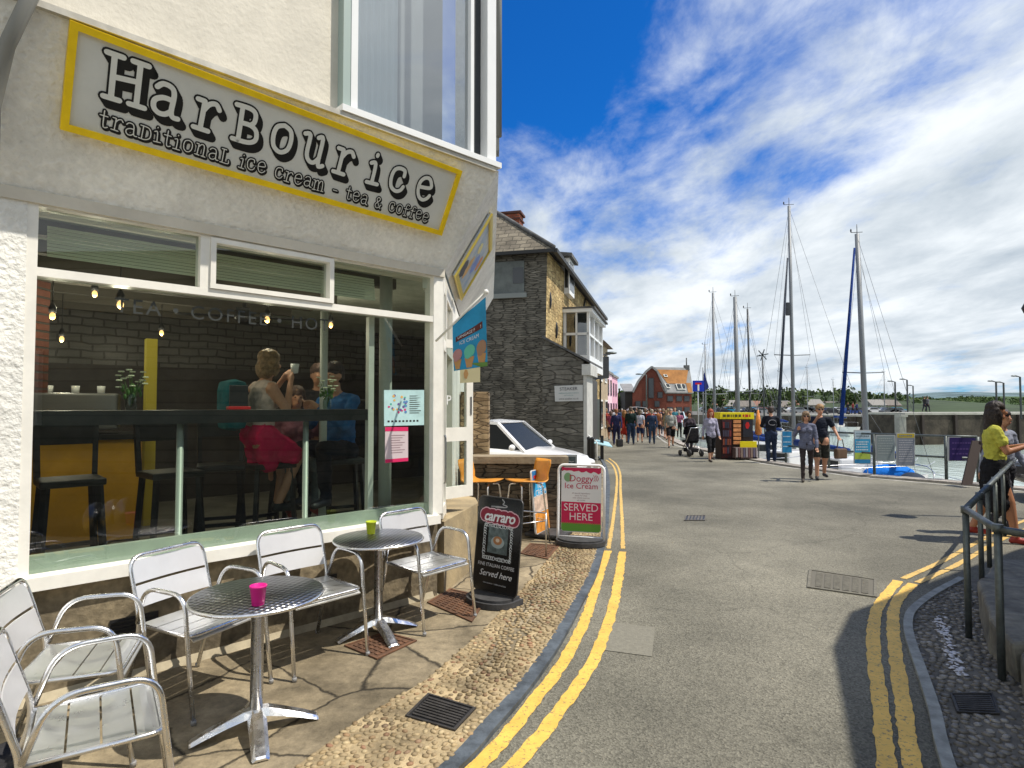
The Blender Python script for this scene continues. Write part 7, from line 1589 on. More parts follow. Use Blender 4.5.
terrace('pink_house', 'pale pink terraced house with tall windows up the street', pk, 0, 9, 8, ezp, mat('grey_roof', (.20, .19, .18), .8, var=.2, vs=1), M_pink, [(1, 2.3, 2.7, 4.4), (4, 5.3, 2.7, 4.4), (6.9, 8.2, 2.7, 4.4), (1, 2.3, .2, 1.9), (4, 5.2, -.3, 1.9), (6.9, 8.2, .2, 1.9)], 1.2, frame=mat('plum_frame', (.10, .03, .10), .5), parapet=True)
pk2 = pk+ST*9.1
terrace('pink_house', 'deeper pink terraced house at the far end of the terrace', pk2, 0, 7, 8, ezp-.1, mat('grey_roof', (.2, .19, .18)), mat('deep_pink_render', (.66, .36, .46), .8, var=.08, vs=1), [(1, 2.2, 2.7, 4.2), (4, 5.2, 2.7, 4.2), (1, 2.2, .2, 1.9), (4, 5.2, -.3, 1.9)], 1.2, frame=mat('plum_frame', (.1, .03, .1)), parapet=True)
b0b = HS(LEN+12.2, .2, 0); b0b.z = 0

# ================================================================== RED BRICK BUILDING
YR = 118.0
M_rb = brickmat('red_brick', (.15, .042, .026), (.12, .032, .022), (.13, .06, .045), .5, .18, .012, bump=.0, vs=.35, mottle=.25)
rb_ = thing('brick_building', 'red brick gabled building with an orange patch on its grey roof', 'building', (W(650, 405, YR).x, YR, gz(YR)))
gz_ = gz(YR)-.5
def RP(x, y, Y=YR): return W(x, y, Y)
gab = [(632.5, 0), (632.5, 393), (638, 382), (646, 372), (651.5, 367.5), (657, 372), (661, 381), (666, 392), (666, 0)]
Rv = Vector((1, .30, 0)).normalized()
G3 = [];
for x, y in gab:
    p = RP(x, y if y else 415); p.z = gz_ if y == 0 else p.z; G3.append(p)
b = B(); b.ext(G3, Vector((.3, 1, 0))*9); b.build('gable_wall', M_rb, rb_)
def sidepts(p, f): return p+Rv*f
Ls = (W(694, 405, YR).x-W(666, 405, YR).x)*1.05
p1, p2, p3, p4 = G3[-1], G3[-2], G3[-2]+Rv*Ls, G3[-1]+Rv*Ls
p1 = p1+Vector((.02, -.02, 0))
b = B(); b.ext([p1, p4, p3, p2], Vector((0, 9, 0))); b.build('side_wall', M_rb, rb_)
ap = G3[4]; r0 = ap+Vector((0, .0, 0)); r1 = ap+Rv*(Ls+3.0)
M_rg = mat('grey_roof_tiles', (.24, .24, .24), .8, var=.15, vs=1.0); M_ro = mat('orange_roof_patch', (.33, .145, .04), .8, var=.2, vs=.8)
ev0, ev1 = p2+Vector((-.2, -.4, -.1)), p3+Vector((.3, -.4, -.1)); k0 = G3[5]+Vector((.0, -.3, .1)); k1 = k0+Rv*(Ls+1.8)
r0b, r1b = r0+Vector((0, .6, .15)), r1+Vector((0, .6, .15))
b = B(); b.ext([ev0, ev1, r1b, r0b], Vector((0, .25, -.2)));  b.build('roof', M_rg, rb_)
def rp(u, v, o=.0): 
    n_ = (ev1-ev0).cross(r0b-ev0).normalized(); n_ = n_ if n_.y < 0 else -n_
    return (ev0*(1-u)+ev1*u)*(1-v)+(r0b*(1-u)+r1b*u)*v+n_*(.05+o)
b = B(); b.add([rp(.22, .35), rp(.80, .35), rp(.95, .9), rp(.12, .9)], [(0, 1, 2, 3)]); b.add([rp(.80, .0, .01), rp(.95, .0, .01), rp(.95, .38, .01), rp(.80, .38, .01)], [(0, 1, 2, 3)]); b.build('orange_tiles', M_ro, rb_, fix=False)
for u_, v_, w_, h_ in ((.12, .18, .12, .16), (.46, .12, .14, .22), (.62, .12, .12, .22), (.22, .62, .10, .09)):
    b = B(); b.ext([rp(u_, v_, .02), rp(u_+w_, v_, .02), rp(u_+w_, v_+h_, .02), rp(u_, v_+h_, .02)], Vector((0, -.15, 0))); w = b.build('roof_window', M_white, rb_)
    b = B(); b.add([rp(u_+.015, v_+.02, .2), rp(u_+w_-.015, v_+.02, .2), rp(u_+w_-.015, v_+h_-.02, .2), rp(u_+.015, v_+h_-.02, .2)], [(0, 1, 2, 3)]); b.build('pane', M_dkglass, w, fix=False)
b = B()
for a_, c_ in zip(G3[1:4]+[G3[4]], G3[2:5]+[G3[4]]):
    if (a_-c_).length > .1: b.bar(a_+Vector((0, -.2, .15)), c_+Vector((0, -.2, .15)), .5, .35)
for a_, c_ in zip(G3[4:7], G3[5:8]): b.bar(a_+Vector((0, -.2, .15)), c_+Vector((0, -.2, .15)), .5, .35)
b.build('verge', M_rg, rb_)
q = RP(651, 385, YR-.15); b = B(); b.box((q.x, q.y, q.z-.6), (1.1, .2, 4.0)); w = b.build('window', mat('dark_frame', (.04, .03, .03), .5), rb_); b = B(); b.box((q.x, q.y-.12, q.z-.6), (.8, .03, 3.7)); b.build('pane', M_dkglass, w)
for x_, y_ in ((638, 404), (645, 404), (657, 404), (660, 395)):
    q = RP(x_, y_, YR-.1); b = B(); b.box(q, (1.0, .15, 1.2)); w = b.build('window', mat('dark_frame', (.04, .03, .03)), rb_); b = B(); b.box((q.x, q.y-.09, q.z), (.8, .02, 1.0)); b.build('pane', M_dkglass, w)
for f_ in (.15, .5, .8):
    for zo in (-1.3, -3.5):
        q = p2+Rv*(Ls*f_)+Vector((0, -.06, zo)); b = B(); b.box(q, (1.3, .12, 1.1), atan2(Rv.y, Rv.x)); w = b.build('window', mat('dark_frame', (.04, .03, .03)), rb_); b = B(); b.box(q+Vector((0, -.08, 0)), (1.0, .02, .9), atan2(Rv.y, Rv.x)); b.build('pane', M_dkglass, w)
q = r1b+Vector((-.6, 0, 0)); b = B(); b.box((q.x, q.y, q.z+.0), (1.0, .8, 1.0)); b.tube([q, q+U3*2.0], .12, 6); b.build('chimney', M_slate, rb_)
# side building to its left
q = RP(629, 405, 124); t = thing('dark_shed', 'dark boarded building with a grey roof left of the red brick building', 'building', (q.x, 124, gz(124)))
b = B(); x0_, x1_ = RP(625, 400, 124).x, RP(634, 400, 124).x; b.box(((x0_+x1_)/2, 127, (RP(629, 392, 124).z-.9)/2), (x1_-x0_, 6, RP(629, 392, 124).z+.9)); b.build('wall', mat('dark_boards', (.05, .045, .04), .8), t)
b = B(); b.hexa([(x0_-.3, 123.6, RP(629, 392, 124).z), (x1_+.3, 123.6, RP(629, 392, 124).z), (x1_+.3, 128, RP(629, 384, 124).z), (x0_-.3, 128, RP(629, 384, 124).z)]+[(x0_-.3, 123.6, RP(629, 392, 124).z+.2), (x1_+.3, 123.6, RP(629, 392, 124).z+.2), (x1_+.3, 128, RP(629, 384, 124).z+.2), (x0_-.3, 128, RP(629, 384, 124).z+.2)]); b.build('roof', M_rg, t)
# lamp post in front of the brick building
q = foot(646.5, 416); q = atY(646.5, 80); zt2 = W(646, 375, 80).z; t = thing('street_lamp', 'slim lamp post standing in front of the red brick gable', 'street lamp', q)
b = B(); b.tube([q, (q.x, q.y, zt2), (q.x-.9, q.y, zt2+.15)], .09, 6); b.build('pole', M_rail, t); b = B(); b.ell((q.x-1.0, q.y, zt2+.12), (.45, .15, .1)); b.build('lamp_head', M_rail, t)
# blue no through road sign
Ysg = 33; q = atY(698.5, Ysg); t = thing('road_sign', 'blue square no through road sign with a white T and red bar', 'road sign', q)
b = B(); zc = W(698, 386, Ysg).z; b.tube([(q.x, q.y+.06, gz(Ysg)), (q.x, q.y+.06, zc+.3)], .035, 8); b.build('post', M_steel, t)
b = B(); b.box((q.x, q.y, zc), (.62, .03, .60), 0, .01); b.build('plate', mat('sign_blue', (.004, .03, .40), .4), t)
b = B(); b.box((q.x, q.y-.02, zc-.09), (.09, .01, .34)); b.build('white_stem', M_upvc, t); b = B(); b.box((q.x, q.y-.02, zc+.13), (.34, .01, .10)); b.build('red_bar', mat('sign_red', (.55, .01, .02), .4), t)
# parked vehicles near the brick building
car('white van like car parked behind the crowd', (W(636, 405, 70).x, 72, gz(70)), (-1, .1), (.7, .7, .7), 4.6, 1.9, 2.0)
car('silver car parked beyond the man in the grey shirt', (W(676, 405, 52).x, 52, gz(52)), (-.3, -1), (.45, .55, .60), 4.2, 1.75, 1.5)
car('dark car parked on the quay behind the woman in the yellow top', (W(1030, 430, 11.4).x+1.75, 10.6, gz(10.6)), (-.95, .3), (.02, .025, .035), 4.2, 1.8, 1.45)
# ================================================================== QUAY RAIL, NOTICES, KIOSK
qr = [(9.95, 14.0), (9.02, 15.15), (8.55, 17.2), (8.35, 18.6), (8.12, 22.0)]
P_ = [G_(978.5, 483), G_(946.6, 481), G_(874.5, 475), G_(829, 470), G_(786, 463.5)]
t = thing('quay_railing', 'grey tube railing with posts along the quay edge', 'railing', P_[2]); hR = 1.04
for p in P_: b = B(); b.tube([Vector((p.x, p.y, gz(p.y))), Vector((p.x, p.y, gz(p.y)+hR))], .035, 8); b.build('post', M_rail, t)
for hz_ in (hR, .55):
    b = B(); b.tube([Vector((p.x, p.y, gz(p.y)+hz_)) for p in P_], .026, 8); b.build('rail', M_rail, t)
def notice(x0, x1, y0, y1, Y, label, bands, border=None):
    """flat notice fixed in front of the rail; bands: (v0, v1, colour)"""
    q_ = [W(x0, y0, Y), W(x1, y0, Y), W(x1, y1, Y), W(x0, y1, Y)]; t = thing('notice_board', label, 'notice', (q_[3]+q_[2])/2)
    b = B(); b.ext([q_[3], q_[2], q_[1], q_[0]], (0, .02, 0)); b.build('board', mat('notice_back', (.42, .44, .45), .5), t); f = quadmap(*[v-Vector((0, .004, 0)) for v in q_])
    for i, (v0, v1, c_) in enumerate(bands): b = B(); b.add([f(.04, v0, .0), f(.96, v0), f(.96, v1), f(.04, v1)], [(0, 1, 2, 3)]); b.build('printed_band', mat('band_%02d%02d%02d' % tuple(int(a*99) for a in c_), c_, .5), t, fix=False)
    return t, quadmap(*[v-Vector((0, .007, 0)) for v in q_])
def scrawl(t, f, rows, col, u0=.12, u1=.88, th=.018, sd=1, nm='notice_text'):
    r_ = random.Random(sd); b = B()
    for v in rows:
        u = u0
        while u < u1:
            w = r_.uniform(.03, .10); 
            if u+w > u1: break
            b.add([f(u, v-th), f(u+w, v-th), f(u+w, v+th), f(u, v+th)], [(0, 1, 2, 3)]); u += w+.025
    b.build('text_lines', mat(nm, col, .6), t, fix=False)
t, f = notice(854, 871, 430, 464, 15.6, 'blue and white notice with a green band on the quay rail', [(.74, .97, (.45, .55, .62)), (.34, .73, (.05, .33, .58)), (.14, .33, (.40, .50, .08)), (.02, .13, (.03, .22, .45))]); scrawl(t, f, (.65, .58, .50, .42), (.6, .68, .7), sd=3, nm='pale_text'); scrawl(t, f, (.9, .82), (.15, .2, .25), sd=4, nm='dark_text')
t, f = notice(876, 895, 435, 461, 14.8, 'plain grey notice right of the blue and green one', [(.03, .97, (.22, .26, .27))]); scrawl(t, f, (.86, .78, .68, .58, .48, .4, .3), (.34, .38, .38), sd=5, nm='grey_text')
t, f = notice(896.5, 915, 433, 466, 14.5, 'tall grey notice with a yellow heading on the quay rail', [(.03, .85, (.20, .22, .27)), (.86, .98, (.50, .38, .03))]); scrawl(t, f, (.92,), (.05, .05, .03), th=.02, sd=6, nm='dark_text'); scrawl(t, f, (.78, .71, .64, .57, .5, .43, .36, .29, .22, .15), (.45, .46, .50), th=.014, sd=7, nm='pale_text2')
t, f = notice(948, 980, 437, 461, 13.8, 'dark purple banner tied to the quay rail', [(.02, .98, (.025, .012, .10))]); scrawl(t, f, (.75, .5, .3), (.09, .05, .20), sd=9, nm='purple_text', th=.03)
t, f = notice(782, 792, 431, 453, 18.4, 'small blue notice on the far post of the quay rail', [(.02, .98, (.02, .20, .42))]); scrawl(t, f, (.75, .5, .3), (.3, .4, .5), sd=10, nm='pale_text')
t, f = notice(711, 719, 421, 437, 26.0, 'white notice behind the red haired woman', [(.02, .98, (.52, .52, .50))]); scrawl(t, f, (.8, .65, .5, .35), (.1, .1, .1), sd=11, nm='dark_text')
# leaning A board
p = foot(972, 486); t = thing('a_board', 'dark folding board leaning by the purple banner', 'pavement board', p)
b = B(); a = W(976, 441, p.y-.1); c_ = W(962, 485, p.y-.3); b.ext([c_, c_+Vector((.22, 0, 0)), a+Vector((.22, .1, 0)), a+Vector((0, .1, 0))], (0, .03, 0)); b.build('front_leaf', mat('dark_brown_board', (.05, .035, .03), .7), t)
b = B(); a = W(980, 441, p.y); c_ = W(988, 484, p.y); b.bar(a, c_, .06, .04); b.bar(a+Vector((.25, .1, 0)), c_+Vector((.25, .1, 0)), .06, .04); b.build('rear_leg', mat('dark_brown_board', (.05, .035, .03)), t)
# kiosk / leaflet stand
pk_ = foot(738, 459.5); yk = pk_.y; t = thing('booking_kiosk', 'boat trip booking stand with a yellow header and racks of leaflets', 'kiosk', pk_)
x0_, x1_ = W(721, 450, yk).x, W(753.5, 450, yk).x; zk = W(738, 414, yk).z; g_ = gz(yk); wk = x1_-x0_
b = B(); b.box(((x0_+x1_)/2, yk+.3, (g_+zk)/2), (wk, .55, zk-g_)); b.build('cabinet', mat('dark_cabinet', (.035, .022, .02), .7), t)
zy0, zy1 = W(738, 419, yk).z, W(738, 412.5, yk).z
b = B(); b.box(((x0_+x1_)/2, yk+.28, (zy0+zy1)/2), (wk*1.04, .62, zy1-zy0)); hd = b.build('header', mat('bright_yellow', (.80, .66, .01), .5), t)
def KQ(xa, xb, ya, yb, o): return [W(xa, ya, yk-o), W(xb, ya, yk-o), W(xb, yb, yk-o), W(xa, yb, yk-o)]
f = quadmap(*KQ(721, 754, 412.5, 419, .04)); scrawl(t, f, (.5,), (.10, .08, .01), u0=.05, u1=.62, th=.2, sd=2, nm='header_text'); scrawl(t, f, (.5,), (.5, .04, .02), u0=.66, u1=.95, th=.2, sd=8, nm='red_text')
b = B(); q = KQ(722, 732, 419.5, 458, .03); b.ext([q[3], q[2], q[1], q[0]], (0, .03, 0)); b.build('leaflet_rack', mat('maroon_rack', (.07, .012, .012), .7, vs=14, var2=(.02, .015, .02)), t)
rnd = random.Random(14)
for k in range(6):
    y = 420+4.2*k; q = KQ(733.5, 741, y, y+3.2, .05); b = B(); b.ext([q[3], q[2], q[1], q[0]], (0, .03, 0)); b.build('orange_poster', mat('orange_poster', (.62, .26, .10), .6, vs=8, var=.3), t)
for k in range(16):
    i, j = k % 4, k//4; xa = 723+2.2*i; ya = 422+8.5*j; q = KQ(xa, xa+1.6, ya, ya+6, .06); b = B(); b.ext([q[3], q[2], q[1], q[0]], (0, .015, 0)); cc = rnd.choice([(.20, .03, .03), (.10, .02, .02), (.06, .05, .08), (.24, .06, .03), (.03, .03, .05)]); b.build('leaflet', mat('leaflet_%02d%02d' % (int(cc[0]*99), int(cc[2]*99)), cc, .6), t)
q = KQ(743, 752, 420, 437, .05); b = B(); b.ext([q[3], q[2], q[1], q[0]], (0, .02, 0)); b.build('dark_poster', mat('dark_poster', (.02, .02, .03), .5), t); f = quadmap(*KQ(743, 752, 420, 437, .055)); b = B(); b.add([f(.5+.25*cos(a), .68+.22*sin(a)) for a in (0, 1, 2, 3, 4, 5)], [tuple(range(6))]); b.build('red_emblem', mat('red_plastic', (.5, .02, .02)), t, fix=False)
zt3 = W(745, 447, yk).z; b = B(); xa, xb = W(732, 445, yk).x, W(754, 445, yk).x; b.box(((xa+xb)/2, yk-.15, (g_+.06+zt3)/2), (xb-xa, .3, zt3-g_-.06), 0, .01); b.build('leaflet_table', mat('wicker_table', (.18, .12, .11), .8, vs=11, var2=(.08, .05, .05)), t)
for k in range(9):
    xk = xa+(xb-xa)*(k+.5)/9; b = B(); b.box((xk, yk-.315, (g_+zt3)/2+.05), ((xb-xa)/9*.7, .02, (zt3-g_)*.75)); b.build('leaflet', mat('leafletb%d' % (k % 4), [(.35, .30, .30), (.20, .10, .10), (.28, .20, .16), (.14, .12, .18)][k % 4], .6), t)
b = B(); b.box((W(746, 444, yk).x, yk-.2, zt3+.10), (.55, .03, .20), 0, .005); b.build('yellow_card', mat('bright_yellow', (.8, .66, .01)), t)
for sx in (xa+.1, xb-.1): b = B(); b.tube([(sx, yk-.3, g_+.08), (sx, yk-.24, g_+.08)], .08, 10); b.build('castor', M_black, t)
# ------------------------------------------------------------------ boats
M_gel = mat('white_gelcoat', (.74, .75, .75), .25, coat=.4); M_spar = mat('grey_spar', (.20, .215, .23), .5, .1); M_spard = mat('dark_spar', (.05, .055, .06), .4, .3); M_wire = mat('rigging_wire', (.16, .17, .18), .5, .5)
WL = -2.3
def hull(b, L_, Wd, zd, sheer=.25):
    st = 13; vs = []; n_ = 9
    for i in range(st):
        u = i/(st-1); x = (-.5+u)*L_; w = Wd/2*(sin(pi*min(1, .28+u*.72)**1.0)**.55 if u < .985 else .02)*(1 if u < .5 else (1-((u-.5)/.5)**2.4)); w = max(w, .012)
        zs_ = zd+sheer*((u-.35)**2)*2.2
        for j in range(n_):
            a = pi*j/(n_-1); y = -cos(a); d_ = sin(a)**.7
            vs.append((x+(.3*u*u*(1-d_)), y*w*(1-.25*d_ if 0 < j < n_-1 else 1), zs_-d_*(zs_-WL+.35)))
    fc = [(i*n_+j, i*n_+j+1, (i+1)*n_+j+1, (i+1)*n_+j) for i in range(st-1) for j in range(n_-1)]; fc += [tuple(range(n_))]
    b.add(vs, fc, True); deck = [(vs[i*n_], vs[i*n_+n_-1]) for i in range(st)]; return deck
def sailboat(label, basepx, toppx, Y, ang, L_=8.5, spar=None, r=.07, stay=None, spread=None, cover=(.02, .05, .20), hullc=None, staycol=None, zd=-1.15, dmast=.08):
    mb_, mt_ = W(*basepx, Y), W(*toppx, Y); ax_ = (mt_-mb_).normalized(); k = (mb_.z-(zd+.35))/ax_.z; foot_ = mb_-ax_*k
    t = thing('sailing_boat', label, 'sailing boat', (foot_.x, foot_.y, WL), ang, 'sailing boats moored beside the quay'); fw = Vector((cos(ang), sin(ang), 0)); sd = Vector((-sin(ang), cos(ang), 0)); O = Vector((foot_.x, foot_.y, 0))-fw*(L_*dmast)
    T = lambda x, y, z: O+fw*x+sd*y+U3*z
    h = B(); dk = hull(h, L_, L_*.32, zd); h.v = [T(*v) for v in h.v]; h.build('hull', hullc or M_gel, t)
    b = B(); vs = [T(*q) for pr in dk for q in ((pr[0][0], pr[0][1]*.97, pr[0][2]-.02), (pr[1][0], pr[1][1]*.97, pr[1][2]-.02))]; b.add(vs, [(i*2, i*2+1, i*2+3, i*2+2) for i in range(len(dk)-1)]); b.build('deck', mat('deck_cream', (.55, .55, .50), .6, var=.1, vs=3), t, fix=False)
    cw = L_*.10; b = B(); pts = [(-L_*.12, cw, cw), (L_*.12, cw*.95, cw*.85), (L_*.24, cw*.5, cw*.4)]; vs = []
    for x, w0, w1 in pts: vs += [T(x, -w0, zd), T(x, w0, zd), T(x, w1, zd+.42*(1 if x < L_*.2 else .3)), T(x, -w1, zd+.42*(1 if x < L_*.2 else .3))]
    fc = [(3, 2, 1, 0), (8, 9, 10, 11)]+[(i*4+j, i*4+(j+1) % 4, (i+1)*4+(j+1) % 4, (i+1)*4+j) for i in range(2) for j in range(4)]; b.add(vs, fc); b.build('cabin', M_gel, t)
    for s_ in (-1, 1):
        b = B(); b.hexa([T(x, s_*y, z) for x, y, z in ((-L_*.09, cw*1.005, zd+.14), (L_*.10, cw*.97, zd+.14), (L_*.10, cw*1.0, zd+.14), (-L_*.09, cw*1.03, zd+.14), (-L_*.09, cw*1.005, zd+.3), (L_*.10, cw*.93, zd+.3), (L_*.10, cw*.96, zd+.3), (-L_*.09, cw*1.03, zd+.3))]); b.build('cabin_window', M_dkglass, t)
    b = B(); b.tube([foot_, mt_], r, 8, r2=r*.75); b.build('mast', spar or M_spar, t)
    b = B(); b.tube([foot_+ax_*.8, foot_+ax_*.8-fw*L_*.38], .05, 6); b.build('boom', M_spar, t)
    b = B(); vs = []; b.tube([foot_+ax_*.95-fw*L_*.02, foot_+ax_*.93-fw*L_*.2, foot_+ax_*.88-fw*L_*.37], .15, 10, r2=.08); b.build('sail_cover', cloth(cover), t)
    for s_ in (-1, 1):
        b = B(); b.tube([T(-L_*.46, s_*L_*.12, zd+.05), T(-L_*.46, s_*L_*.12, zd+.65), T(-.1*L_, s_*L_*.155, zd+.62), T(L_*.46, s_*.1, zd+.80)], .012, 5); b.build('guard_rail', M_steel, t)
    hM = (mt_-foot_).length
    wires = [T(L_*.49, 0, zd+.3), T(-L_*.49, 0, zd+.1), T(0, L_*.155, zd), T(0, -L_*.155, zd)]
    for i, w_ in enumerate(wires): b = B(); b.tube([w_, mt_-ax_*(.1 if i < 2 else hM*.08)], .007, 4); b.build('stay', M_wire, t)
    hs_ = spread or .55; sp_ = foot_+ax_*hM*hs_
    b = B(); b.tube([sp_-sd*.0+Vector((-.75, 0, .03)), sp_, sp_+Vector((.75, 0, .03))], .022, 5); b.build('spreader', spar or M_spar, t)
    for s_ in (-1, 1): b = B(); b.tube([sp_+Vector((s_*.75, 0, .03)), mt_-ax_*.3], .005, 4); b.build('shroud', M_wire, t); b = B(); b.tube([sp_+Vector((s_*.75, 0, .03)), T(0, s_*L_*.15, zd)], .005, 4); b.build('shroud', M_wire, t)
    if stay:
        p0_, p1_ = W(*stay[0], Y-.6), W(*stay[1], Y-.1); b = B(); b.tube([p0_, p0_*.5+p1_*.5, p1_], .075, 8, r2=.035); b.build('furled_jib', cloth(staycol or (.02, .03, .12)), t)
    b = B(); b.tube([mt_, mt_+U3*.35], .012, 5); b.tube([mt_+Vector((-.22, 0, .05)), mt_+Vector((.2, 0, .07))], .012, 5); b.ell(mt_+Vector((-.22, 0, .12)), (.03, .03, .07), 6, 5); b.build('masthead_gear', M_black, t)
    return t, T, foot_, ax_, hM
ss = sailboat('sailing boat with the tallest pale mast and dark furled jib', (794, 440), (789, 206), 25, radians(95), 9.5, r=.085, stay=((778, 425), (787.5, 258)), spread=.42, staycol=(.05, .06, .08), zd=-1.15)
b = B(); q = W(787.8, 309, 24.9); b.box(q, (.16, .12, .55), 0, .03); b.build('radar_reflector', M_spard, ss[0])
sailboat('sailing boat with a stout grey mast and bright blue furled jib', (866.5, 445), (857, 234), 21.5, radians(80), 8.8, r=.105, stay=((841, 425), (854.5, 248)), spread=.42, staycol=(.01, .035, .17), zd=-1.15)
sailboat('sailing boat with the leftmost slim mast beside the blue road sign', (715, 440), (713, 293), 34, radians(100), 8.5, r=.09, spread=.35, zd=-1.15)
sailboat('sailing boat with a thick pale mast just right of the leftmost one', (738.5, 440), (735, 297), 30, radians(100), 8.0, r=.13, spread=.4, zd=-1.15)
sailboat('sailing boat with a dark thin mast third from the left', (751, 440), (747.5, 309), 33, radians(85), 8.0, spar=M_spard, r=.07, spread=.4, zd=-1.15)
# pole with a star shaped wind turbine on a farther boat
ss = sailboat('farther small boat with a wind turbine on a pole', (765, 440), (762.5, 357), 42, radians(90), 7.0, r=.06, spread=.4, spar=M_spard)
q = W(762.5, 355, 41.8)
for k in range(6): a = k*pi/3+.2; b = B(); b.bar(q, q+Vector((.42*cos(a), 0, .42*sin(a))), .02, .07); b.build('turbine_blade', M_spard, ss[0])
# further background masts
for i, (x, y, Y, lb) in enumerate(((780, 372, 60, 'small far boat whose mast is left of the tallest mast'), (807, 368, 75, 'small far boat whose mast rises above the woman in the cardigan'), (833, 380, 80, 'small far boat masted between the walking pair and the blue jib'), (884, 372, 70, 'small far boat whose mast is right of the stout grey mast'), (705, 345, 48, 'far boat with a thin mast close beside the leftmost slim mast'))):
    sailboat(lb, (x+1, 425), (x, y), Y, radians(80+9*i), 6.5, r=.06, spread=.5)
# motor launch decks seen between people and notices
def launch(label, px, Y, ang, L_, hullc, cab=True, zd=-1.0, canopy=None):
    q = W(px, 430, Y); t = thing('motor_boat', label, 'motor boat', (q.x, q.y, WL), ang, 'small boats below the quay')
    h = B(); dk = hull(h, L_, L_*.36, zd, .15); h.v = [Vector(v)-Vector((0, 0, WL)) for v in h.v]; h.build('hull', hullc, t, local=True)
    b = B(); vs = [(q_[0], q_[1]*.95, q_[2]-.05-WL) for pr in dk for q_ in pr]; b.add(vs, [(i*2, i*2+1, i*2+3, i*2+2) for i in range(len(dk)-1)]); b.build('deck', mat('deck_cream', (.55, .55, .5)), t, local=True, fix=False)
    if cab:
        b = B(); b.box((.08*L_, 0, zd+.35-WL), (L_*.30, L_*.20, .75), 0, .06); b.build('wheelhouse', M_gel, t, local=True)
        b = B(); b.box((.08*L_, 0, zd+.50-WL), (L_*.305, L_*.17, .28)); b.build('wheelhouse_window', M_dkglass, t, local=True)
    if canopy: b = B(); b.ell((0, 0, zd+.15-WL), (L_*.42, L_*.14, .32), 14, 8); b.build('boat_cover', cloth(canopy), t, local=True)
    b = B(); b.tube([(-.45*L_, -.14*L_, zd+.05-WL), (-.45*L_, -.14*L_, zd+.55-WL), (-.2*L_, -.17*L_, zd+.55-WL), (.3*L_, -.15*L_, zd+.6-WL), (.47*L_, 0, zd+.65-WL)], .015, 5); b.build('guard_rail', M_steel, t, local=True)
    return t
launch('white motor boat lying behind the walking pair', 838, 21.0, radians(10), 5.5, M_gel, zd=-.85)
launch('white open boat seen under the blue and green notice', 870, 19.0, radians(5), 4.6, M_gel, cab=False, zd=-.75)
launch('small boat under a bright blue cover below the grey notice', 888, 19.2, radians(8), 2.2, M_gel, cab=False, zd=-.65, canopy=(.01, .16, .62))
launch('white cabin boat left of the man in the black jacket', 762, 27.0, radians(70), 6.0, M_gel, zd=-.7)
launch('white boat right of the man in the black jacket', 783, 23.5, radians(30), 5.0, M_gel, zd=-.8)
launch('dark hulled dinghy against the quay by the tall grey notice', 912, 17.6, radians(60), 2.8, mat('dark_hull', (.03, .035, .04), .4), cab=False, zd=-.75, canopy=(.03, .04, .06))
# orange flag/umbrella next to kiosk
q = atY(758, yk+.4); t = thing('parasol', 'folded orange parasol behind the booking stand', 'parasol', q); b = B(); b.tube([q, q+U3*1.72], .02, 6); b.build('pole', M_spar, t); b = B(); b.lathe([(.03, 1.65), (.09, 1.2), (.12, .85), (.06, .8)], q, 10); b.build('folded_canopy', cloth((.62, .24, .08)), t)
# flags near the sign
q = W(703, 384, 36); t = thing('flag_pole', 'thin pole with a dark blue pennant right of the road sign', 'flag', (q.x, q.y, 0)); b = B(); b.tube([(q.x, q.y, gz(36)), (q.x, q.y, q.z+1.0)], .03, 6); b.build('pole', M_spar, t); b = B(); b.ext([(q.x, q.y-.02, q.z-.5), (q.x+.35, q.y-.02, q.z-.2), (q.x+.05, q.y-.02, q.z+.8)], (0, .02, 0)); b.build('pennant', cloth((.02, .03, .15)), t)

# ================================================================== HARBOUR WALL AND FAR SHORE
M_hw = mat('harbour_masonry', (.045, .037, .027), .9, var=.5, vs=.9, bump=.03, bs=4)
def hwall(label, x0, x1, Y0, Y1, ytop, thick, cap=True, mt=M_hw):
    a, c_ = W(x0, 413, Y0), W(x1, 413, Y1); zt = W((x0+x1)/2, ytop, (Y0+Y1)/2).z; t = thing('harbour_wall', label, 'harbour wall', (a.x, a.y, WL))
    d = Vector((c_.x-a.x, c_.y-a.y, 0)).normalized(); n_ = Vector((-d.y, d.x, 0)); b = B(); P = [Vector((a.x, a.y, 0)), Vector((c_.x, c_.y, 0)), Vector((c_.x, c_.y, 0))+n_*thick, Vector((a.x, a.y, 0))+n_*thick]
    b.prism([(p.x, p.y) for p in P], WL-2, zt); b.build('masonry', mt, t)
    b = B(); P2 = [P[0]-n_*.12, P[1]-n_*.12+d*.1, P[2]+d*.1, P[3]]; b.prism([(p.x, p.y) for p in P2], zt+.003, zt+.22); b.build('coping', mat('pale_coping', (.33, .32, .28), .8, var=.2, vs=.5), t)
    for k in range(int((c_-a).length/4)):
        p = Vector((a.x, a.y, 0))+d*(2+4*k)-n_*.16; b = B(); b.box((p.x, p.y, (zt+WL)/2), (.28, .25, zt-WL), atan2(d.y, d.x)); b.build('fender_post', mat('wet_timber', (.03, .022, .018), .8), t)
    return t, zt
t, zt4 = hwall('long dark harbour wall across the water on the right', 904, 1130, 60, 66, 414.5, 5)
hwall('dark stone jetty behind the mast with the blue jib', 780, 905, 86, 74, 416.5, 5)
hwall('pale end block where the jetty meets the harbour wall', 899.5, 906, 58, 58, 417, .8, mt=mat('pale_concrete', (.26, .25, .22), .85, var=.2, vs=1))
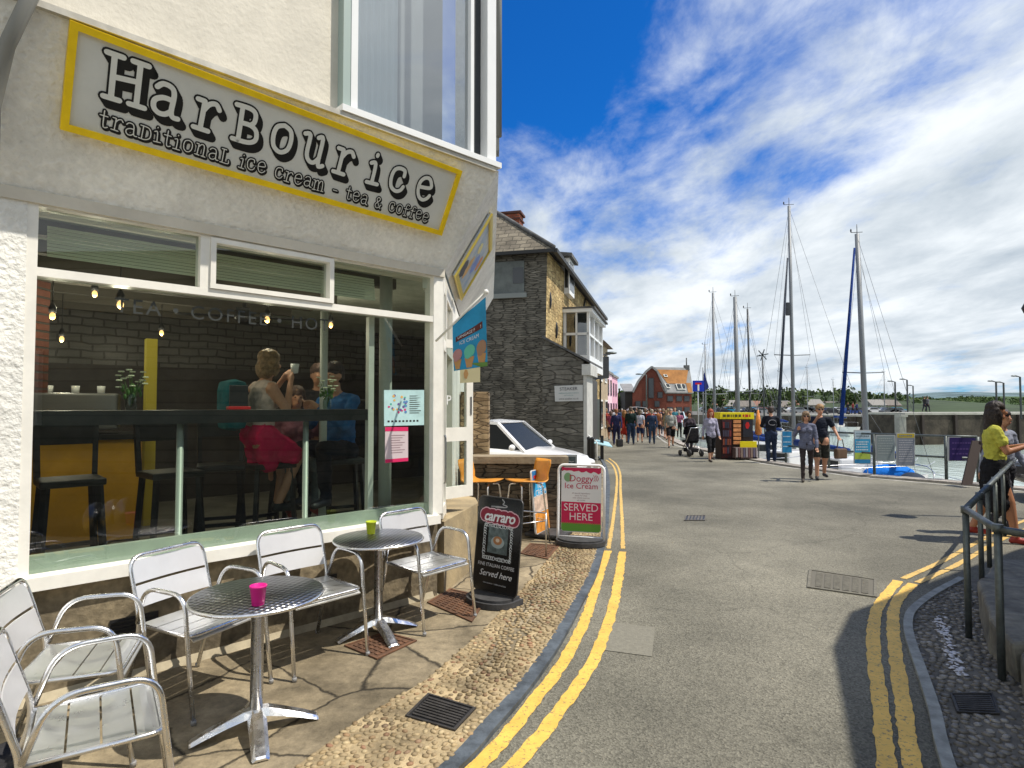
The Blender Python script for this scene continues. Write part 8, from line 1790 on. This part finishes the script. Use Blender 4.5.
# lamp posts on the wall
for i, (x, y, Y) in enumerate(((895, 382, 70), (907, 380, 72), (913, 386, 90), (996, 382, 64), (1003.5, 383, 64), (1020, 377, 60))):
    q = W(x, y, Y); t = thing('street_lamp', 'lamp post on the harbour wall, %s' % ['first from the left', 'second from the left', 'short one third from the left', 'left of the close pair above the woman in yellow', 'right of the close pair above the woman in yellow', 'nearest the right picture edge'][i], 'street lamp', (q.x, Y, zt4-.1), group='lamp posts on the harbour wall')
    b = B(); b.tube([(q.x, Y, .3), (q.x, Y, q.z), (q.x-.5, Y, q.z+.12)], .09, 6); b.build('pole', mat('dark_lamp_pole', (.05, .055, .06), .6), t); b = B(); b.ell((q.x-.6, Y, q.z+.1), (.35, .15, .08), 8, 5); b.build('lamp_head', M_rail, t)
# far land
def hill(name, prof, Y, depth, zb, m, seed, amp=2.0, n_=90):
    """ridge whose skyline passes through prof (pixel x, y at distance Y)"""
    b = B(); nx, ny = n_, 12; vs = []
    for j in range(ny):
        v = j/(ny-1)
        for i in range(nx):
            x = prof[0][0]+(prof[-1][0]-prof[0][0])*i/(nx-1)
            for (xa, ya), (xb, yb) in zip(prof, prof[1:]):
                if xa <= x <= xb: break
            y = ya+(yb-ya)*(x-xa)/(xb-xa); p = W(x, y, Y)
            h = (p.z-zb)*sin(v*pi/2)**.8; wx = p.x; wy = Y-depth*(1-v)
            h += amp*mnoise.noise(Vector((wx*.012+seed, wy*.02, 0)))*v*(1-v)*2
            vs.append((wx*(wy/Y) if False else wx, wy, zb+max(h, -.5)))
    b.add(vs, [(j*nx+i, j*nx+i+1, (j+1)*nx+i+1, (j+1)*nx+i) for j in range(ny-1) for i in range(nx-1)], True)
    # back slope
    k = len(b.v); back = [(vs[(ny-1)*nx+i][0], Y+depth, zb) for i in range(nx)]; b.add([vs[(ny-1)*nx+i] for i in range(nx)]+back, [(i, i+1, nx+i+1, nx+i) for i in range(nx-1)], True)
    return struct(b.build(name, m))
def fieldmat(name, c1, c2, c3, sc):
    m = mat(name, c1, .95, spec=.1); t, n, l, b = nodes(m); tcn = n.new('ShaderNodeTexCoord'); v = n.new('ShaderNodeTexVoronoi'); v.inputs['Scale'].default_value = sc; l.new(tcn.outputs['Object'], v.inputs['Vector'])
    r = n.new('ShaderNodeValToRGB'); e = r.color_ramp; e.interpolation = 'CONSTANT'; e.elements[0].color = (*c1, 1); e.elements[1].position = .4; e.elements[1].color = (*c2, 1); q = e.elements.new(.72); q.color = (*c3, 1)
    l.new(v.outputs['Color'], r.inputs[0]); nz = n.new('ShaderNodeTexNoise'); nz.inputs['Scale'].default_value = sc*4; nz.inputs['Detail'].default_value = 7; l.new(tcn.outputs['Object'], nz.inputs['Vector'])
    mr_ = n.new('ShaderNodeMapRange'); l.new(nz.outputs['Fac'], mr_.inputs[0]); mr_.inputs[1].default_value = .3; mr_.inputs[2].default_value = .7; mr_.inputs[3].default_value = .55; mr_.inputs[4].default_value = 1.3
    mm = n.new('ShaderNodeMix'); mm.data_type = 'RGBA'; mm.blend_type = 'MULTIPLY'; mm.inputs[0].default_value = 1; l.new(r.outputs[0], mm.inputs[6]); l.new(mr_.outputs[0], mm.inputs[7]); l.new(mm.outputs[2], b.inputs['Base Color']); return m
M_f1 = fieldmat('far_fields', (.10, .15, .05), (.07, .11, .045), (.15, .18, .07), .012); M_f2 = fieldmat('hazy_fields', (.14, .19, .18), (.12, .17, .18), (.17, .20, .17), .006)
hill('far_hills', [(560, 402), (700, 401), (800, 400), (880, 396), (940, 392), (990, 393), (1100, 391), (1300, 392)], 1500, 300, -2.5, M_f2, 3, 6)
hill('hill', [(880, 406), (905, 401), (940, 398), (985, 396.5), (1020, 397), (1100, 395), (1300, 398)], 620, 260, -2.4, M_f1, 5, 5)
hill('hill', [(540, 399), (620, 396), (640, 397), (700, 397), (740, 394), (800, 396), (860, 399), (905, 403), (925, 409)], 330, 150, -2.4, mat('wooded_slope', (.035, .055, .02), .95, var=.4, vs=.05), 8, 3)
# car park plateau across the harbour
b = B(); pl = [(W(690, 410, 128).x, 128), (W(912, 410, 100).x, 100), (W(912, 410, 200).x, 200), (W(600, 410, 215).x, 215)]
b.prism(pl, -2.4, -.35); struct(b.build('far_quay', mat('far_tarmac', (.15, .145, .13), .9, var=.15, vs=.1)))
# woodland on the ridge
M_lf = mat('leaf_clumps', (.055, .085, .03), .9, spec=.15); t_, n_, l_, b_ = nodes(M_lf); a_ = n_.new('ShaderNodeAttribute'); a_.attribute_name = 'tone'; r_ = n_.new('ShaderNodeValToRGB'); r_.color_ramp.elements[0].color = (.025, .042, .016, 1); r_.color_ramp.elements[1].color = (.095, .135, .045, 1); l_.new(a_.outputs['Fac'], r_.inputs[0]); l_.new(r_.outputs[0], b_.inputs['Base Color'])
def foliage(centers, name, seed, nleaf, parent=None):
    """centers: (x, y, z, radius, height); each crown is a cloud of leaf-sized faces"""
    rs = np.random.RandomState(seed); V = []; Fc = []; T_ = []
    for (x, y, z, r, h) in centers:
        lob = rs.randn(7, 3)*np.array([r*.45, r*.45, h*.22]); tone = rs.rand()
        c_ = lob[rs.randint(0, 7, nleaf)]+rs.randn(nleaf, 3)*np.array([r*.26, r*.26, h*.13]); c_ += np.array([x, y, z+h*.55]); s_ = r*.16
        a = rs.randn(nleaf, 3); a /= np.linalg.norm(a, axis=1)[:, None]; b2 = np.cross(a, rs.randn(nleaf, 3)); b2 /= np.linalg.norm(b2, axis=1)[:, None]; k = len(V)*0
        q = np.stack([c_-a*s_, c_+b2*s_, c_+a*s_*.9, c_-b2*s_], 1); V.append(q.reshape(-1, 3)); T_.append(np.clip(tone*.6+rs.rand(nleaf)*.5, 0, 1))
    V = np.concatenate(V); nq = len(V)//4; me = bpy.data.meshes.new(name); me.from_pydata(V.tolist(), [], [(4*i, 4*i+1, 4*i+2, 4*i+3) for i in range(nq)]); me.materials.append(M_lf)
    at = me.attributes.new('tone', 'FLOAT', 'FACE'); at.data.foreach_set('value', np.concatenate(T_).astype(float).tolist()); me.update(); o = bpy.data.objects.new(name, me); COL.objects.link(o)
    if parent: o.parent = parent
    return o
rnd = random.Random(31); C_ = []
for k in range(620):
    x = rnd.uniform(600, 925); Y = rnd.uniform(225, 325); v = (Y-180)/150; top_y = 398+max(0, (x-840)*.09)
    p = W(x, 405, Y); z = -2.4+(W(x, top_y, 330).z+2.4)*sin(min(v, 1)*pi/2)**.8-2.2; C_.append((p.x, Y, z, rnd.uniform(3, 6), rnd.uniform(3.5, 5.8)))
o = foliage(C_, 'woodland', 4, 60); o['kind'] = 'stuff'; tag(o, 'dark green wood covering the ridge beyond the masts', 'wood')
C_ = []
for k in range(160):
    x = rnd.uniform(900, 1100); Y = rnd.choice([400, 450, 500, 560])+rnd.uniform(-8, 8); v = (Y-360)/260; p = W(x, 405, Y); z = -2.4+(W(x, 398, 620).z+2.4)*sin(max(0, min(v, 1))*pi/2)**.8-1.4; C_.append((p.x, Y, z, rnd.uniform(2.2, 5), rnd.uniform(1.8, 3.2)))
o = foliage(C_, 'hedgerows', 6, 50); o['kind'] = 'stuff'; tag(o, 'hedgerows and trees dividing the green fields on the right skyline', 'hedgerows')
C_ = []
# a few separate trees around the car park
for i, (x, Y, h, lb) in enumerate(((626, 135, 5, 'bushy tree left of the dark shed at the far end of the street'), (620, 130, 4.4, 'small round tree beyond the pink houses'), (704, 150, 6, 'dark tree right of the blue road sign in the distance'), (722, 160, 6.5, 'broad tree behind the booking stand in the distance'), (770, 190, 7, 'tree behind the wind turbine boat in the distance'), (800, 200, 7, 'tree beyond the tallest mast in the distance'), (846, 180, 6, 'tree left of the stout mast in the distance'))):
    p = W(x, 405, Y); t = thing('broadleaf_tree', lb, 'tree', (p.x, Y, -.4), group='trees round the far car park'); o = foliage([(0, 0, .5, h*.42, h)], 'crown', 40+i, 420, t)
    b = B(); b.tube([(0, 0, -.3), (.1, 0, h*.35), (.0, .1, h*.7)], .18, 7, r2=.06); b.tube([(.05, 0, h*.3), (h*.2, .1, h*.6)], .09, 5, r2=.03); b.build('trunk', mat('bark', (.09, .06, .04), .9), t, local=True)
# far cars
rnd = random.Random(17); cols = [((.75, .75, .75), 'white'), ((.30, .32, .34), 'silver'), ((.02, .02, .03), 'black'), ((.02, .06, .25), 'blue'), ((.35, .02, .02), 'red'), ((.12, .13, .14), 'grey'), ((.03, .30, .50), 'turquoise')]
def farcar(x, Y, col, nm, where):
    p = W(x, 405, Y); t = thing('parked_car', 'tiny %s car parked across the harbour %s' % (nm, where), 'car', (p.x, Y, -.35), 0, 'cars parked across the harbour'); mb = mat('far_car_'+nm, col, .3)
    b = B(); L2 = 4.2; P = [(-2.1, .25), (-2.1, .85), (-1.6, .95), (-1.2, 1.42), (.5, 1.42), (1.1, .95), (2.0, .78), (2.1, .3)]; b.ext([(u, -.85, z) for u, z in P], (0, 1.7, 0)); b.build('body', mb, t, local=True)
    b = B(); P = [(-1.45, .97), (-1.12, 1.36), (.42, 1.36), (.92, .97)]; b.ext([(u, -.87, z) for u, z in P], (0, .01, 0)); b.build('side_window', M_dkglass, t, local=True)
    for u in (-1.3, 1.3): b = B(); b.tube([(u, -.9, .32), (u, -.7, .32)], .32, 12); b.build('wheel', M_rubber, t, local=True)
xs = sorted(rnd.uniform(700, 898) for _ in range(34))
marks = [(722, 'left of the booking stand'), (760, 'above the booking stand'), (792, 'left of the tallest mast'), (815, 'between the tallest mast and the walking pair'), (842, 'above the walking pair'), (868, 'by the stout mast'), (999, 'right of the stout mast')]
for i, x in enumerate(xs):
    cc, nm = cols[rnd.randrange(7)]; farcar(x, rnd.choice([134, 150, 165, 180]), cc, nm, next(m_[1] for m_ in marks if x < m_[0]))
# far houses and sheds along the shore
hl = [(706, 'far left, behind the leftmost mast'), (717, 'between the road sign and the booking stand'), (729, 'left half of the booking stand below'), (744, 'right half of the booking stand below'), (756, 'right above the folded parasol'), (769, 'right of the wind turbine pole'), (783, 'just left of the tallest mast'), (800, 'just right of the tallest mast'), (812, 'above the woman in the cardigan'), (829, 'above the tall person in sunglasses'), (846, 'just left of the blue furled jib'), (874, 'just right of the stout grey mast'), (889, 'by the first harbour wall lamp')]
rnd = random.Random(77)
for i, (x, wh_) in enumerate(hl):
    Y = 205+rnd.uniform(0, 26); w = rnd.uniform(3.4, 5.5); h = rnd.uniform(1.5, 2.1); col = rnd.choice([(.6, .6, .57), (.45, .42, .38), (.62, .58, .5), (.5, .3, .25), (.35, .4, .45)]); lb = 'tiny distant cottage '+wh_
    p = W(x, 405, Y); t = thing('cottage', lb, 'cottage', (p.x, Y, -.4)); b = B(); b.box((0, 0, h/2), (w, 6, h)); b.build('wall', mat('far_wall%d' % int(col[0]*100), col, .8), t, local=True)
    b = B(); b.ext([(-w/2-.3, -3.4, h), (-w/2-.3, 0, h+2.0), (-w/2-.3, 3.4, h)], (w+.6, 0, 0)); b.build('roof', mat('far_roof%d' % (i % 3), [(.17, .15, .13), (.26, .13, .09), (.24, .23, .21)][i % 3], .8), t, local=True)
    for k in range(3): b = B(); b.box((-w/3+w/3*k, -3.03, h*.55), (1.0, .06, 1.1)); b.build('window', M_dkglass, t, local=True)
# people on the far jetty
rnd = random.Random(5)
for i, (x, c_, nm) in enumerate(((852, (.02, .02, .03), 'black'), (857, (.3, .05, .05), 'red'), (861, (.05, .07, .2), 'blue'), (931, (.03, .03, .03), 'black'), (934, (.2, .2, .22), 'grey'))):
    Y = 82 if x < 900 else 64; p = W(x, 405, Y); z = W(x, 416.5, 80).z if x < 900 else zt4; person('tiny person in %s standing on the %s' % (nm, 'jetty by the stout mast' if x < 900 else 'long harbour wall'), (p.x, Y+1, z+.22), (1, .2), 1.7, c_, (.03, .03, .04), vox=.04, grp='people on the far harbour walls')
